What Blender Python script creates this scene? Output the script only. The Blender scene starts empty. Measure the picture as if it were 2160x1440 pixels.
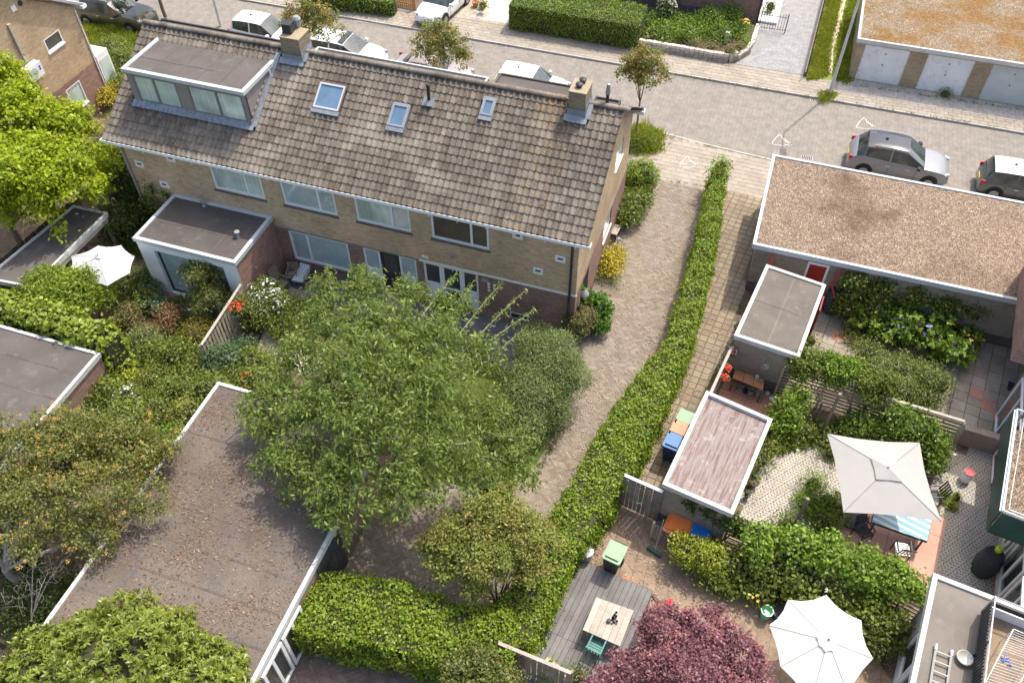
import bpy, math, random
import numpy as np
from mathutils import Vector, Matrix
S = bpy.context.scene
COL = S.collection
R_ = math.radians

# ---------------------------------------------------------------- camera, sky, sun, exposure
CR = np.array([[0.9479594465712329, -0.23625469236647484, 0.213439940009325],
               [0.3183638744569982, 0.7121163931833303, -0.6257273255982139],
               [-0.004163063426203863, 0.6611156955438184, 0.7502724211968094]])
CH = 25.0
FP = 1789.87
cam = bpy.data.objects.new('camera', bpy.data.cameras.new('camera'))
COL.objects.link(cam)
m4 = Matrix.Identity(4)
for i in range(3):
    for j in range(3):
        m4[i][j] = CR[i][j]
m4[2][3] = CH
cam.matrix_world = m4
cam.data.sensor_width = 36
cam.data.lens = FP / 2160 * 36
cam.data.clip_end = 600
S.camera = cam
SUN_AZ, SUN_EL = 66.0, 60.5          # azimuth measured from +X towards +Y
w = bpy.data.worlds.new('World'); S.world = w; w.use_nodes = True
nt = w.node_tree
bg = nt.nodes['Background']
sky = nt.nodes.new('ShaderNodeTexSky'); sky.sky_type = 'NISHITA'; sky.sun_disc = False
sky.sun_elevation = R_(SUN_EL); sky.sun_rotation = R_(90 - SUN_AZ)
sky.dust_density = 4.0; sky.ozone_density = 0.4
nt.links.new(sky.outputs[0], bg.inputs[0]); bg.inputs[1].default_value = 0.15
sl = bpy.data.lights.new('sun', 'SUN'); sl.energy = 2.05; sl.angle = R_(0.6); sl.color = (1, 0.95, 0.86)
so = bpy.data.objects.new('sun', sl); COL.objects.link(so)
sd = Vector((math.cos(R_(SUN_EL)) * math.cos(R_(SUN_AZ)), math.cos(R_(SUN_EL)) * math.sin(R_(SUN_AZ)), math.sin(R_(SUN_EL))))
so.rotation_euler = sd.to_track_quat('Z', 'Y').to_euler(); so.location = (0, 20, 40)
S.view_settings.view_transform = 'Standard'; S.view_settings.look = 'None'
S.view_settings.exposure = 1.04; S.view_settings.gamma = 1
S.render.engine = 'CYCLES'

random.seed(5); RNG = np.random.default_rng(7)

def G(px, py, z=0.0):
    "ground survey: where the sight line of a surveyed point meets the level z"
    d = CR @ np.array([px - 1080, 720 - py, -FP]); t = (z - CH) / d[2]
    return (d[0] * t, d[1] * t, z)
def G2(px, py, z=0.0):
    return G(px, py, z)[:2]
def onY(px, py, Y):
    d = CR @ np.array([px - 1080, 720 - py, -FP]); t = Y / d[1]
    return (d[0] * t, Y, CH + d[2] * t)

# ---------------------------------------------------------------- materials
class NB:
    def __init__(s, name):
        s.m = bpy.data.materials.new(name); s.m.use_nodes = True; s.nt = s.m.node_tree
        s.b = s.nt.nodes['Principled BSDF']; s.out = s.nt.nodes['Material Output']
        s._pos = None
    def n(s, t, **k):
        x = s.nt.nodes.new('ShaderNode' + t)
        for a, v in k.items(): setattr(x, a, v)
        return x
    def l(s, a, b):
        if isinstance(a, (int, float)): b.default_value = a
        elif isinstance(a, tuple): b.default_value = (tuple(a) + (1,))[:len(b.default_value)]
        else: s.nt.links.new(a, b)
    def pos(s):
        if s._pos is None: s._pos = s.n('NewGeometry').outputs['Position']
        return s._pos
    def math(s, op, a, b=0.0, c=None, clamp=False):
        x = s.n('Math', operation=op, use_clamp=clamp); s.l(a, x.inputs[0]); s.l(b, x.inputs[1])
        if c is not None: s.l(c, x.inputs[2])
        return x.outputs[0]
    def xyz(s, v=None):
        x = s.n('SeparateXYZ'); s.l(v if v is not None else s.pos(), x.inputs[0]); return x.outputs
    def comb(s, a, b, c=0.0):
        x = s.n('CombineXYZ'); s.l(a, x.inputs[0]); s.l(b, x.inputs[1]); s.l(c, x.inputs[2]); return x.outputs[0]
    def noise(s, scale, detail=4, v=None, rough=.55, col=False):
        x = s.n('TexNoise'); x.inputs['Scale'].default_value = scale; x.inputs['Detail'].default_value = detail
        x.inputs['Roughness'].default_value = rough
        s.l(v if v is not None else s.pos(), x.inputs['Vector']); return x.outputs['Color' if col else 'Fac']
    def vor(s, scale, v=None, out='Distance', feature='F1'):
        x = s.n('TexVoronoi', feature=feature); x.inputs['Scale'].default_value = scale
        s.l(v if v is not None else s.pos(), x.inputs['Vector']); return x.outputs[out]
    def ramp(s, f, stops, interp='LINEAR'):
        x = s.n('ValToRGB'); e = x.color_ramp; e.interpolation = interp
        while len(e.elements) > 1: e.elements.remove(e.elements[-1])
        e.elements[0].position = stops[0][0]; e.elements[0].color = tocol(stops[0][1])
        for p, c in stops[1:]:
            q = e.elements.new(p); q.color = tocol(c)
        s.l(f, x.inputs[0]); return x.outputs[0]
    def mr(s, f, a, b, c=0.0, d=1.0):
        x = s.n('MapRange'); s.l(f, x.inputs[0])
        for i, v in enumerate((a, b, c, d)): x.inputs[i + 1].default_value = v
        return x.outputs[0]
    def mix(s, f, a, b, t='MIX'):
        x = s.n('Mix', data_type='RGBA', blend_type=t); s.l(f, x.inputs['Factor'])
        s.l(a, x.inputs[6]); s.l(b, x.inputs[7]); return x.outputs[2]
    def mul(s, c, f):          # colour times scalar
        x = s.n('VectorMath', operation='SCALE'); s.l(c, x.inputs[0]); s.l(f, x.inputs['Scale']); return x.outputs[0]
    def bump(s, h, strength, dist=.01):
        x = s.n('Bump'); x.inputs['Strength'].default_value = strength; x.inputs['Distance'].default_value = dist
        s.l(h, x.inputs['Height']); s.nt.links.new(x.outputs[0], s.b.inputs['Normal'])
    def rnd(s):
        "one random number for each separate piece, whether joined or its own object"
        a = s.n('NewGeometry').outputs['Random Per Island']; b = s.n('ObjectInfo').outputs['Random']
        return s.math('FRACT', s.math('ADD', a, b))
    def fin(s, col, rough=.8, spec=.3, metal=0.0):
        s.l(col, s.b.inputs['Base Color']); s.l(rough, s.b.inputs['Roughness']); s.b.inputs['Metallic'].default_value = metal
        s.b.inputs['Specular IOR Level'].default_value = spec
        return s.m
def tocol(c):
    if isinstance(c, (int, float)): return (c, c, c, 1)
    return (*c, 1)

def M(name, c1, c2=None, scale=1.5, rough=.8, spec=.3, metal=0, fine=.25, fscale=30, bump=0.0, bscale=60, isl=0.0, c3=None, detail=5):
    b = NB(name); c2 = c2 or c1
    f = b.mr(b.noise(scale, detail), .35, .65)
    col = b.mix(f, tocol(c1), tocol(c2))
    if c3 is not None:
        col = b.mix(b.mr(b.noise(scale * 2.3, 6, rough=.7), .56, .7), col, tocol(c3))
    if fine: col = b.mul(col, b.mr(b.noise(fscale, 3), .25, .75, 1 - fine, 1 + fine))
    if isl: col = b.mul(col, b.mr(b.rnd(), 0, 1, 1 - isl, 1 + isl))
    if bump: b.bump(b.noise(bscale, 3), bump)
    return b.fin(col, rough, spec, metal)

def brick(name, c1, c2, c3, mortar, bw=.21, bh=.0625, ms=.011, lich=None):
    b = NB(name); x, y, z = b.xyz(); nrm = b.xyz(b.n('NewGeometry').outputs['True Normal'])
    ax = b.math('GREATER_THAN', b.math('ABSOLUTE', nrm[0]), .7)
    u = b.math('ADD', b.math('MULTIPLY', y, ax), b.math('MULTIPLY', x, b.math('SUBTRACT', 1, ax)))
    v = b.comb(u, z)
    t = b.n('TexBrick', offset=.5); b.l(v, t.inputs['Vector'])
    t.inputs['Scale'].default_value = 1; t.inputs['Brick Width'].default_value = bw; t.inputs['Row Height'].default_value = bh
    t.inputs['Mortar Size'].default_value = ms; t.inputs['Bias'].default_value = 0
    t.inputs['Color1'].default_value = tocol(c1); t.inputs['Color2'].default_value = tocol(c2); t.inputs['Mortar'].default_value = tocol(mortar)
    cell = b.comb(b.math('FLOOR', b.math('DIVIDE', u, bw)), b.math('FLOOR', b.math('DIVIDE', z, bh)))
    wn = b.n('TexWhiteNoise'); b.l(cell, wn.inputs['Vector'])
    col = b.mix(b.math('MULTIPLY', b.mr(wn.outputs[0], .55, 1), .6), t.outputs['Color'], tocol(c3))
    col = b.mul(col, b.mr(b.noise(.8, 5), .3, .7, .82, 1.15))
    col = b.mul(col, b.mr(b.noise(22, 3), .3, .7, .85, 1.15))
    if lich: col = b.mix(b.mr(b.noise(3, 6), .5, .62), col, tocol(lich))
    b.bump(t.outputs['Fac'], .5, -.008)
    return b.fin(col, .85, .25)

def chevron(name, c1, c2, c3, joint, w=.2, p=.105, ax=0, stain=(.2, .19, .17), st=.35, weeds=None):
    "herringbone clinkers"
    b = NB(name); x, y, z = b.xyz()
    if ax: x, y = y, x
    col_i = b.math('FLOOR', b.math('DIVIDE', x, w))
    fr = b.math('PINGPONG', x, w)
    v = b.math('ADD', y, fr)
    row = b.math('DIVIDE', v, p)
    fx = b.math('FRACT', b.math('DIVIDE', x, w)); fy = b.math('FRACT', row)
    line = b.math('MAXIMUM', b.math('LESS_THAN', fx, .07), b.math('LESS_THAN', fy, .15))
    wn = b.n('TexWhiteNoise'); b.l(b.comb(col_i, b.math('FLOOR', row)), wn.inputs['Vector'])
    col = b.ramp(wn.outputs[0], [(0, c1), (.5, c2), (1, c3)])
    col = b.mix(b.math('MULTIPLY', line, .8), col, tocol(joint))
    col = b.mul(col, b.mr(b.noise(40, 3), .25, .75, .85, 1.15))
    col = b.mix(b.math('MULTIPLY', b.mr(b.noise(.45, 6, rough=.65), .42, .68), st), col, tocol(stain))
    col = b.mul(col, b.mr(b.noise(2.5, 5), .3, .7, .84, 1.14))
    col = b.mul(col, b.mr(b.noise(11, 4, rough=.7), .3, .7, .84, 1.16))
    if weeds:
        col = b.mix(b.math('MULTIPLY', b.mr(b.noise(1.1, 7, rough=.75), .56, .68), b.math('ADD', .3, b.math('MULTIPLY', line, .7))), col, tocol(weeds))
    b.bump(line, .35, -.008)
    return b.fin(col, .85, .3)

def gravel(name, c1, c2, c3, moss=None, mth=.5, dark=None, ds=.7):
    b = NB(name); v = b.vor(34, out='Color'); d = b.vor(34)
    r = b.xyz(v)[0]
    col = b.ramp(r, [(0, c1), (.35, c2), (.8, c3), (1, tuple(min(1, k * 1.7) for k in c3))])
    col = b.mul(col, b.mr(d, 0, .7, 1.25, .35))
    col = b.mul(col, b.mr(b.noise(5, 5, rough=.7), .3, .7, .75, 1.25))
    if dark: col = b.mix(b.math('MULTIPLY', b.mr(b.noise(ds, 6, rough=.65), .52, .68), .85), col, b.mul(col, .5) if dark is True else tocol(dark))
    if moss:
        mc = b.mix(b.mr(b.noise(9, 4), .4, .6), tocol(moss), tocol(tuple(k * .5 for k in moss)))
        col = b.mix(b.math('MULTIPLY', b.mr(b.noise(.55, 7, rough=.7), mth, mth + .13), .85), col, mc)
    b.bump(d, .8, -.02)
    return b.fin(col, .9, .2)

def leafmat(name, c, c2, trans=.3, var=.35, rough=.45, pscale=1.2):
    "leaf: per leaf tint, patches of younger growth, light passing through"
    if c[1] > c[0] * 1.02:
        c = (c[0] * 1.28, c[1] * 1.22, c[2] * .95); c2 = (c2[0] * 1.28, c2[1] * 1.22, c2[2] * .95)
    b = NB(name); r = b.n('NewGeometry').outputs['Random Per Island']
    f = b.math('ADD', b.math('MULTIPLY', r, .6), b.math('MULTIPLY', b.mr(b.noise(pscale, 3), .3, .7), .4))
    col = b.mix(f, tocol(c), tocol(c2))
    col = b.mul(col, b.mr(b.math('FRACT', b.math('MULTIPLY', r, 17.3)), 0, 1, 1 - var, 1 + var))
    b.fin(col, rough, .35)
    tr = b.n('BsdfTranslucent'); b.l(b.mul(col, 1.3), tr.inputs[0])
    mx = b.n('MixShader'); mx.inputs[0].default_value = trans
    b.nt.links.new(b.b.outputs[0], mx.inputs[1]); b.nt.links.new(tr.outputs[0], mx.inputs[2]); b.nt.links.new(mx.outputs[0], b.out.inputs[0])
    return b.m

def glass(name, c, rough=.06, c2=None, spec=.6, sc=1.2, folds=False):
    b = NB(name)
    col = b.mix(b.mr(b.noise(sc, 3), .35, .65), tocol(c), tocol(c2 or tuple(k * .75 for k in c)))
    if folds:      # net curtain behind the pane
        x, y, z = b.xyz(); col = b.mul(col, b.mr(b.noise(1, 3, v=b.comb(b.math('MULTIPLY', x, 16), b.math('MULTIPLY', z, .5))), .3, .7, .80, 1.12)); col = b.mul(col, b.mr(b.noise(.9, 1), .4, .6, .78, 1.1))
    b.fin(col, rough, spec); b.b.inputs['Coat Weight'].default_value = .6; b.b.inputs['Coat Roughness'].default_value = .03
    return b.m

def paint(name, c, rough=.3, metal=.0, coat=.7):
    b = NB(name); b.fin(b.mul(tocol(c), b.mr(b.noise(2, 3), .3, .7, .96, 1.03)), rough, .5, metal); b.b.inputs['Coat Weight'].default_value = coat; b.b.inputs['Coat Roughness'].default_value = .05
    return b.m

# ---------------------------------------------------------------- mesh building
LOCAL = set()
def root_of(o):
    while o.parent: o = o.parent
    return o
def setp(o, label=None, cat=None, group=None, kind=None):
    for k, v in (('label', label), ('category', cat), ('group', group), ('kind', kind)):
        if v: o[k] = v
    return o
def thing(name, label, cat, loc=(0, 0, 0), rz=None, group=None):
    o = bpy.data.objects.new(name, None); COL.objects.link(o); o.empty_display_size = .3
    o.location = loc
    if rz is not None: o.rotation_euler = (0, 0, rz); LOCAL.add(o.name)
    return setp(o, label, cat, group)

class MB:
    def __init__(s): s.v = []; s.f = []
    def add(s, vs, fs):
        k = len(s.v); s.v += [tuple(map(float, q)) for q in vs]; s.f += [tuple(i + k for i in q) for q in fs]; return s
    def quad(s, *p): return s.add(p, [tuple(range(len(p)))])
    def box(s, x0, y0, z0, x1, y1, z1):
        return s.add([(x0, y0, z0), (x1, y0, z0), (x1, y1, z0), (x0, y1, z0), (x0, y0, z1), (x1, y0, z1), (x1, y1, z1), (x0, y1, z1)],
                     [(0, 3, 2, 1), (4, 5, 6, 7), (0, 1, 5, 4), (1, 2, 6, 5), (2, 3, 7, 6), (3, 0, 4, 7)])
    def obox(s, c, size, rz=0.0, rx=0.0, ry=0.0):
        m = Matrix.Rotation(rz, 3, 'Z') @ Matrix.Rotation(ry, 3, 'Y') @ Matrix.Rotation(rx, 3, 'X'); t = MB().box(*[-q / 2 for q in size], *[q / 2 for q in size])
        return s.add([tuple(m @ Vector(q) + Vector(c)) for q in t.v], t.f)
    def prism(s, pts, z0, z1):
        pts = [tuple(p[:2]) for p in pts]; n = len(pts)
        a = sum(pts[i][0] * pts[(i + 1) % n][1] - pts[(i + 1) % n][0] * pts[i][1] for i in range(n))
        if a < 0: pts = pts[::-1]
        z0s = z0 if isinstance(z0, (list, tuple)) else [z0] * n; z1s = z1 if isinstance(z1, (list, tuple)) else [z1] * n
        if a < 0: z0s = z0s[::-1]; z1s = z1s[::-1]
        return s.add([(*p, z) for p, z in zip(pts, z0s)] + [(*p, z) for p, z in zip(pts, z1s)],
                     [tuple(range(n - 1, -1, -1)), tuple(range(n, 2 * n))] + [(i, (i + 1) % n, n + (i + 1) % n, n + i) for i in range(n)])
    def sheet(s, pts, z):
        pts = [tuple(p[:2]) for p in pts]; n = len(pts)
        a = sum(pts[i][0] * pts[(i + 1) % n][1] - pts[(i + 1) % n][0] * pts[i][1] for i in range(n))
        if a < 0: pts = pts[::-1]
        return s.add([(*p, z) for p in pts], [tuple(range(n))])
    def wall(s, p, q, z0, z1, th):
        "upright slab from p to q, thickness th"
        d = np.array(q[:2]) - np.array(p[:2]); L = np.linalg.norm(d); n = np.array([-d[1], d[0]]) / L * th / 2
        p = np.array(p[:2]); q = np.array(q[:2])
        return s.prism([p + n, p - n, q - n, q + n], z0, z1)
    def tube(s, pts, r, n=6, caps=True):
        pts = [np.array(p, float) for p in pts]; r = r if isinstance(r, (list, tuple, np.ndarray)) else [r] * len(pts)
        k = len(s.v); up = np.array([0, 0, 1.0]); vs = []
        for i, p in enumerate(pts):
            t = pts[min(i + 1, len(pts) - 1)] - pts[max(i - 1, 0)]; t = t / (np.linalg.norm(t) + 1e-9)
            a = np.cross(t, up if abs(t[2]) < .95 else np.array([1.0, 0, 0])); a /= np.linalg.norm(a); b = np.cross(t, a)
            for j in range(n):
                th = 2 * math.pi * j / n; vs.append(p + r[i] * (math.cos(th) * a + math.sin(th) * b))
        fs = [(i * n + j, i * n + (j + 1) % n, (i + 1) * n + (j + 1) % n, (i + 1) * n + j) for i in range(len(pts) - 1) for j in range(n)]
        if caps: fs += [tuple(range(n - 1, -1, -1)), tuple(range((len(pts) - 1) * n, len(pts) * n))]
        return s.add(vs, fs)
    def lathe(s, c, prof, n=16):
        "prof: (r, z) list, from bottom to top"
        vs = []; fs = []
        for r, z in prof:
            for j in range(n):
                th = 2 * math.pi * j / n; vs.append((c[0] + r * math.cos(th), c[1] + r * math.sin(th), c[2] + z))
        m = len(prof)
        for i in range(m - 1):
            for j in range(n): fs.append((i * n + j, i * n + (j + 1) % n, (i + 1) * n + (j + 1) % n, (i + 1) * n + j))
        if prof[0][0] > .001: fs.append(tuple(range(n - 1, -1, -1)))
        if prof[-1][0] > .001: fs.append(tuple(range((m - 1) * n, m * n)))
        return s.add(vs, fs)
    def build(s, name, mat, parent=None, smooth=False, label=None, kind=None):
        v = np.array(s.v, dtype=np.float64).reshape(-1, 3)
        if parent is not None:
            r = root_of(parent)
            if r.name not in LOCAL: v = v - np.array(r.location)
        me = bpy.data.meshes.new(name); me.from_pydata([tuple(q) for q in v], [], s.f)
        if smooth:
            me.polygons.foreach_set('use_smooth', [True] * len(me.polygons))
            try: me.set_sharp_from_angle(angle=R_(40))
            except Exception: pass
        me.materials.append(mat); me.update()
        o = bpy.data.objects.new(name, me); COL.objects.link(o)
        if parent is not None: o.parent = parent
        return setp(o, label, kind=kind)
    def single(s, name, mat, label, cat, group=None, loc=None, smooth=False, kind=None):
        v = np.array(s.v); 
        if loc is None:
            loc = (v[:, 0].mean(), v[:, 1].mean(), v[:, 2].min()); s.v = [tuple(q) for q in (v - np.array(loc))]
        o = s.build(name, mat, None, smooth); o.location = loc
        return setp(o, label, cat, group, kind)
def struct(mb, name, mat, label=None):
    o = mb.build(name, mat); o['kind'] = 'structure'
    if label: o['label'] = label
    return o
def inst(me, name, parent, loc, rot=(0, 0, 0), scale=None):
    o = bpy.data.objects.new(name, me); COL.objects.link(o); o.parent = parent; o.location = loc; o.rotation_euler = rot
    if scale: o.scale = scale
    return o
def dup(root, loc, rz=0.0, label=None, group=None):
    def cp(o, par):
        c = o.copy(); COL.objects.link(c)
        if par is not None: c.parent = par
        for ch in o.children: cp(ch, c)
        return c
    r = cp(root, None); r.location = loc; r.rotation_euler = (0, 0, rz)
    if label: r['label'] = label
    if group: r['group'] = group
    return r
def rawmesh(name, verts, nper, mat, parent=None, loc=None):
    "fast mesh: verts (N*nper,3), one face per nper verts"
    v = np.asarray(verts, dtype=np.float32).reshape(-1, 3)
    off = np.array(parent.location if parent is not None else (loc or (0, 0, 0)), dtype=np.float32)
    v = v - off; n = len(v); f = n // nper
    me = bpy.data.meshes.new(name); me.vertices.add(n); me.vertices.foreach_set('co', v.ravel())
    me.loops.add(n); me.loops.foreach_set('vertex_index', np.arange(n, dtype=np.int32))
    me.polygons.add(f); me.polygons.foreach_set('loop_start', np.arange(0, n, nper, dtype=np.int32))
    me.materials.append(mat); me.update(calc_edges=True)
    o = bpy.data.objects.new(name, me); COL.objects.link(o)
    if parent is not None: o.parent = parent
    else: o.location = off
    return o
def inside(p, poly):
    x, y = p; c = False; n = len(poly)
    for i in range(n):
        x1, y1 = poly[i][:2]; x2, y2 = poly[(i + 1) % n][:2]
        if (y1 > y) != (y2 > y) and x < (x2 - x1) * (y - y1) / (y2 - y1) + x1: c = not c
    return c
def joined(name, me, places, mat, parent, kind='stuff'):
    "many copies of one small mesh as one object: places = list of (loc, Matrix3)"
    v = np.zeros(len(me.vertices) * 3); me.vertices.foreach_get('co', v); v = v.reshape(-1, 3)
    fs = [tuple(p.vertices) for p in me.polygons]; nv = len(v); V = []; F = []
    for k, (loc, m) in enumerate(places):
        V.append(v @ np.array(m).T + np.array(loc)); F += [tuple(i + k * nv for i in f) for f in fs]
    m2 = bpy.data.meshes.new(name); m2.from_pydata(np.concatenate(V).tolist(), [], F); m2.materials.append(mat)
    sm = [p.use_smooth for p in me.polygons]
    if any(sm): m2.polygons.foreach_set('use_smooth', sm * len(places))
    o = bpy.data.objects.new(name, m2); COL.objects.link(o); o.parent = parent; o['kind'] = kind
    return o
def pave(parent, name, poly, size, rz, z, th, mat, gap=.012, stagger=True, limit=280, tilt=.006, holes=(), keep=None, mats=None):
    "real slabs laid in a polygon; the nearest ones are objects, the rest one joined part"
    sx, sy = size; gx_ = gap * .9; me = MB().box(-sx / 2 + gx_, -sy / 2 + gap / 2, -th, sx / 2 - gx_, sy / 2 - gap / 2, 0)
    tmp = bpy.data.meshes.new(name); tmp.from_pydata(me.v, [], me.f); tmp.materials.append(mat)
    c, s_ = math.cos(rz), math.sin(rz); P = [tuple(p[:2]) for p in poly]
    loc = [(p[0] * c + p[1] * s_, -p[0] * s_ + p[1] * c) for p in P]
    x0 = min(q[0] for q in loc); x1 = max(q[0] for q in loc); y0 = min(q[1] for q in loc); y1 = max(q[1] for q in loc)
    pl = []; ny = int((y1 - y0) / sy) + 1; nx = int((x1 - x0) / sx) + 2
    for j in range(ny):
        for i in range(nx):
            lx = x0 + (i + (.5 if stagger and j % 2 else 0)) * sx; ly = y0 + (j + .5) * sy
            wx, wy = lx * c - ly * s_, lx * s_ + ly * c
            if not inside((wx, wy), P) or any(inside((wx, wy), h) for h in holes): continue
            pl.append((wx, wy))
    pl.sort(key=lambda q: q[0] ** 2 + q[1] ** 2 + CH ** 2)
    o0 = np.array(root_of(parent).location); k = 0; rest = []
    for wx, wy in pl:
        dz = random.uniform(-.004, .004); rr = (random.uniform(-tilt, tilt), random.uniform(-tilt, tilt), rz + random.uniform(-.006, .006))
        L = (wx - o0[0], wy - o0[1], z + dz - o0[2])
        if k < limit: inst(tmp, name, parent, L, rr)
        else: rest.append((L, Matrix.Rotation(rr[2], 3, 'Z') @ Matrix.Rotation(rr[0], 3, 'X')))
        k += 1
    if rest: joined(name + 's_beyond', tmp, rest, mat, parent)
# ---------------------------------------------------------------- shared materials
RZ = -R_(9.5)
m_soil = M('soil', (.10, .075, .05), (.16, .12, .08), scale=2, rough=.95, bump=.5, bscale=25, fine=.4)
m_road = chevron('road_clinkers', (0.228, 0.199, 0.165), (0.249, 0.220, 0.185), (0.271, 0.242, 0.205), (0.166, 0.144, 0.120), w=.2, p=.1, st=.35, stain=(0.195, 0.181, 0.159))
m_drive = chevron('driveway_clinkers', (.185, .145, .108), (.235, .188, .142), (.285, .238, .188), (.10, .082, .062), w=.24, p=.12, ax=1, st=.4, stain=(.27, .235, .19))
m_court = chevron('court_clinkers', (.25, .175, .115), (.285, .20, .135), (.33, .24, .165), (.16, .125, .085), w=.4, p=.075, st=.3, stain=(.25, .20, .15))
m_darkclink = chevron('dark_clinkers', (.13, .09, .075), (.17, .12, .10), (.21, .16, .13), (.09, .08, .07), ax=1, st=.3, stain=(.2, .17, .15))
m_slab = M('pavement_slab', (0.305, 0.259, 0.205), (0.341, 0.294, 0.237), scale=.8, rough=.85, fine=.12, isl=.10, bump=.15)
m_slabbase = M('paving_sand', (.30, .26, .20), (.38, .33, .26), scale=4, rough=.95, fine=.3)
m_path = M('path_slab', (0.229, 0.181, 0.125), (0.290, 0.232, 0.169), scale=.8, rough=.9, fine=.2, isl=.13, c3=(0.229, 0.194, 0.112), bump=.2)
m_pathred = M('path_slab_red', (.42, .20, .13), (.38, .22, .15), scale=2, rough=.9, fine=.2)
m_joint = M('mossy_joint', (.13, .115, .06), (.19, .15, .095), scale=3, rough=.95, fine=.4)
m_gslab = M('garden_slab', (0.281, 0.238, 0.187), (0.348, 0.306, 0.246), scale=1.2, rough=.9, fine=.2, isl=.14, c3=(0.230, 0.212, 0.170))
m_lawn = M('lawn', (.07, .105, .02), (.125, .15, .03), scale=3, c3=(.16, .15, .06), rough=.9, fine=.4, fscale=60, bump=.5, bscale=120)
m_membrane = M('dark_roof_felt', (0.079, 0.069, 0.061), (0.108, 0.095, 0.083), scale=.9, rough=.8, fine=.12, fscale=60, bump=.08, c3=(0.143, 0.127, 0.110))
m_membrane2 = M('brown_roof_felt', (0.091, 0.079, 0.069), (0.122, 0.107, 0.096), scale=.8, rough=.85, fine=.2, fscale=40, bump=.15, c3=(0.157, 0.142, 0.128))
m_trim = M('pale_aluminium_trim', (0.480, 0.504, 0.512), (0.544, 0.560, 0.560), scale=1, rough=.45, fine=.05, spec=.5)
m_trimw = M('weathered_white_trim', (0.504, 0.496, 0.462), (0.605, 0.596, 0.571), scale=2, rough=.6, fine=.1, c3=(0.353, 0.336, 0.294))
m_white = M('white_paint', (.84, .84, .81), (.78, .78, .75), scale=2, rough=.4, fine=.04, spec=.5)
m_render = M('white_render', (0.784, 0.784, 0.750), (0.851, 0.851, 0.818), scale=1, rough=.8, fine=.04)
m_dark = M('dark_metal', (.03, .032, .035), (.045, .045, .05), rough=.5, fine=.1)
m_black = M('black_rubber', (.015, .015, .016), rough=.7, fine=.1)
m_grey = M('grey_metal', (.30, .31, .32), (.36, .37, .38), rough=.4, metal=.3, fine=.08)
m_lead = M('lead_flashing', (0.205, 0.223, 0.248), (0.285, 0.304, 0.329), scale=6, rough=.5, fine=.25, fscale=25, metal=.2)
m_bbeige = brick('beige_brick', (0.548, 0.376, 0.215), (0.662, 0.463, 0.271), (0.388, 0.244, 0.145), (0.476, 0.370, 0.264))
m_bbeige2 = brick('warm_beige_brick', (0.462, 0.324, 0.179), (0.550, 0.400, 0.231), (0.363, 0.227, 0.137), (0.440, 0.356, 0.252))
m_bred = brick('red_brown_brick', (0.276, 0.149, 0.109), (0.356, 0.201, 0.149), (0.196, 0.103, 0.081), (0.276, 0.218, 0.184))
m_bred2 = brick('new_red_brick', (.30, .135, .105), (.38, .19, .15), (.22, .10, .09), (.36, .28, .24))
m_bgrey = brick('grey_beige_brick', (.33, .265, .205), (.40, .325, .25), (.26, .195, .15), (.30, .26, .21))
m_bplinth = brick('dark_plinth_brick', (.14, .11, .10), (.18, .145, .125), (.11, .08, .075), (.15, .13, .115))
m_bgarage = brick('garage_brick', (.36, .27, .16), (.43, .33, .20), (.26, .18, .12), (.30, .25, .19))
m_gpale = glass('pale_window_pane', (.58, .66, .58), c2=(.44, .53, .47), rough=.15, folds=True)
m_gpale2 = glass('grey_window_pane', (.46, .54, .52), c2=(.33, .41, .40), rough=.1)
m_gdark = glass('dark_window_pane', (.03, .035, .032), c2=(.06, .065, .055), rough=.05)
m_gblue = glass('sky_blue_roof_pane', (.14, .23, .32), c2=(.10, .17, .25), rough=.05)
m_wood = M('weathered_wood', (.24, .19, .14), (.32, .26, .20), scale=3, rough=.9, fine=.3, isl=.2)
m_woodpale = M('bleached_wood', (0.374, 0.324, 0.259), (0.446, 0.396, 0.331), scale=4, rough=.85, fine=.2, isl=.1)
m_wooddark = M('dark_brown_wood', (.12, .085, .06), (.17, .125, .09), scale=3, rough=.9, fine=.3, isl=.2)
m_woodblack = M('black_stained_wood', (.045, .042, .045), (.07, .066, .066), scale=3, rough=.75, fine=.2, isl=.2)
m_deck = M('grey_deck_board', (.15, .14, .135), (.20, .19, .18), scale=2, rough=.85, fine=.2, isl=.12)
m_terra = M('terracotta', (.50, .19, .09), (.42, .15, .07), scale=4, rough=.8, fine=.1)
m_gravel = gravel('roof_gravel', (0.151, 0.108, 0.074), (0.303, 0.217, 0.152), (0.455, 0.348, 0.252), dark=(0.095, 0.059, 0.035), ds=.35)
m_gravmoss = gravel('mossy_roof_gravel', (.15, .11, .07), (.31, .23, .145), (.48, .38, .26), moss=(.27, .14, .035), mth=.46)
m_seam = M('felt_seam', (.085, .074, .063), (.115, .10, .085), rough=.75, fine=.2)
m_seam3 = M('brown_felt_seam', (.092, .075, .062), (.135, .112, .092), scale=1.5, rough=.85, fine=.35, c3=(.155, .125, .10))
m_seam2 = M('pale_felt_seam', (.15, .13, .11), (.19, .165, .14), rough=.8, fine=.2)
m_pebble = gravel('pebble_strip', (.12, .11, .10), (.28, .26, .24), (.45, .43, .40))

# ---------------------------------------------------------------- ground, road, pavements
struct(MB().sheet([(-200, -120), (200, -120), (200, 260), (-200, 260)], -.16), 'ground', m_soil)
struct(MB().sheet([(-90, 36.1), (70, 36.1), (70, 42.03), (-90, 42.03)], -.10), 'road', m_road)
gd = struct(MB().prism([(-60, 3), (30, 3), (30, 32.6), (-60, 32.6)], -.15, -.02), 'garden_soil', m_soil)
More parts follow.
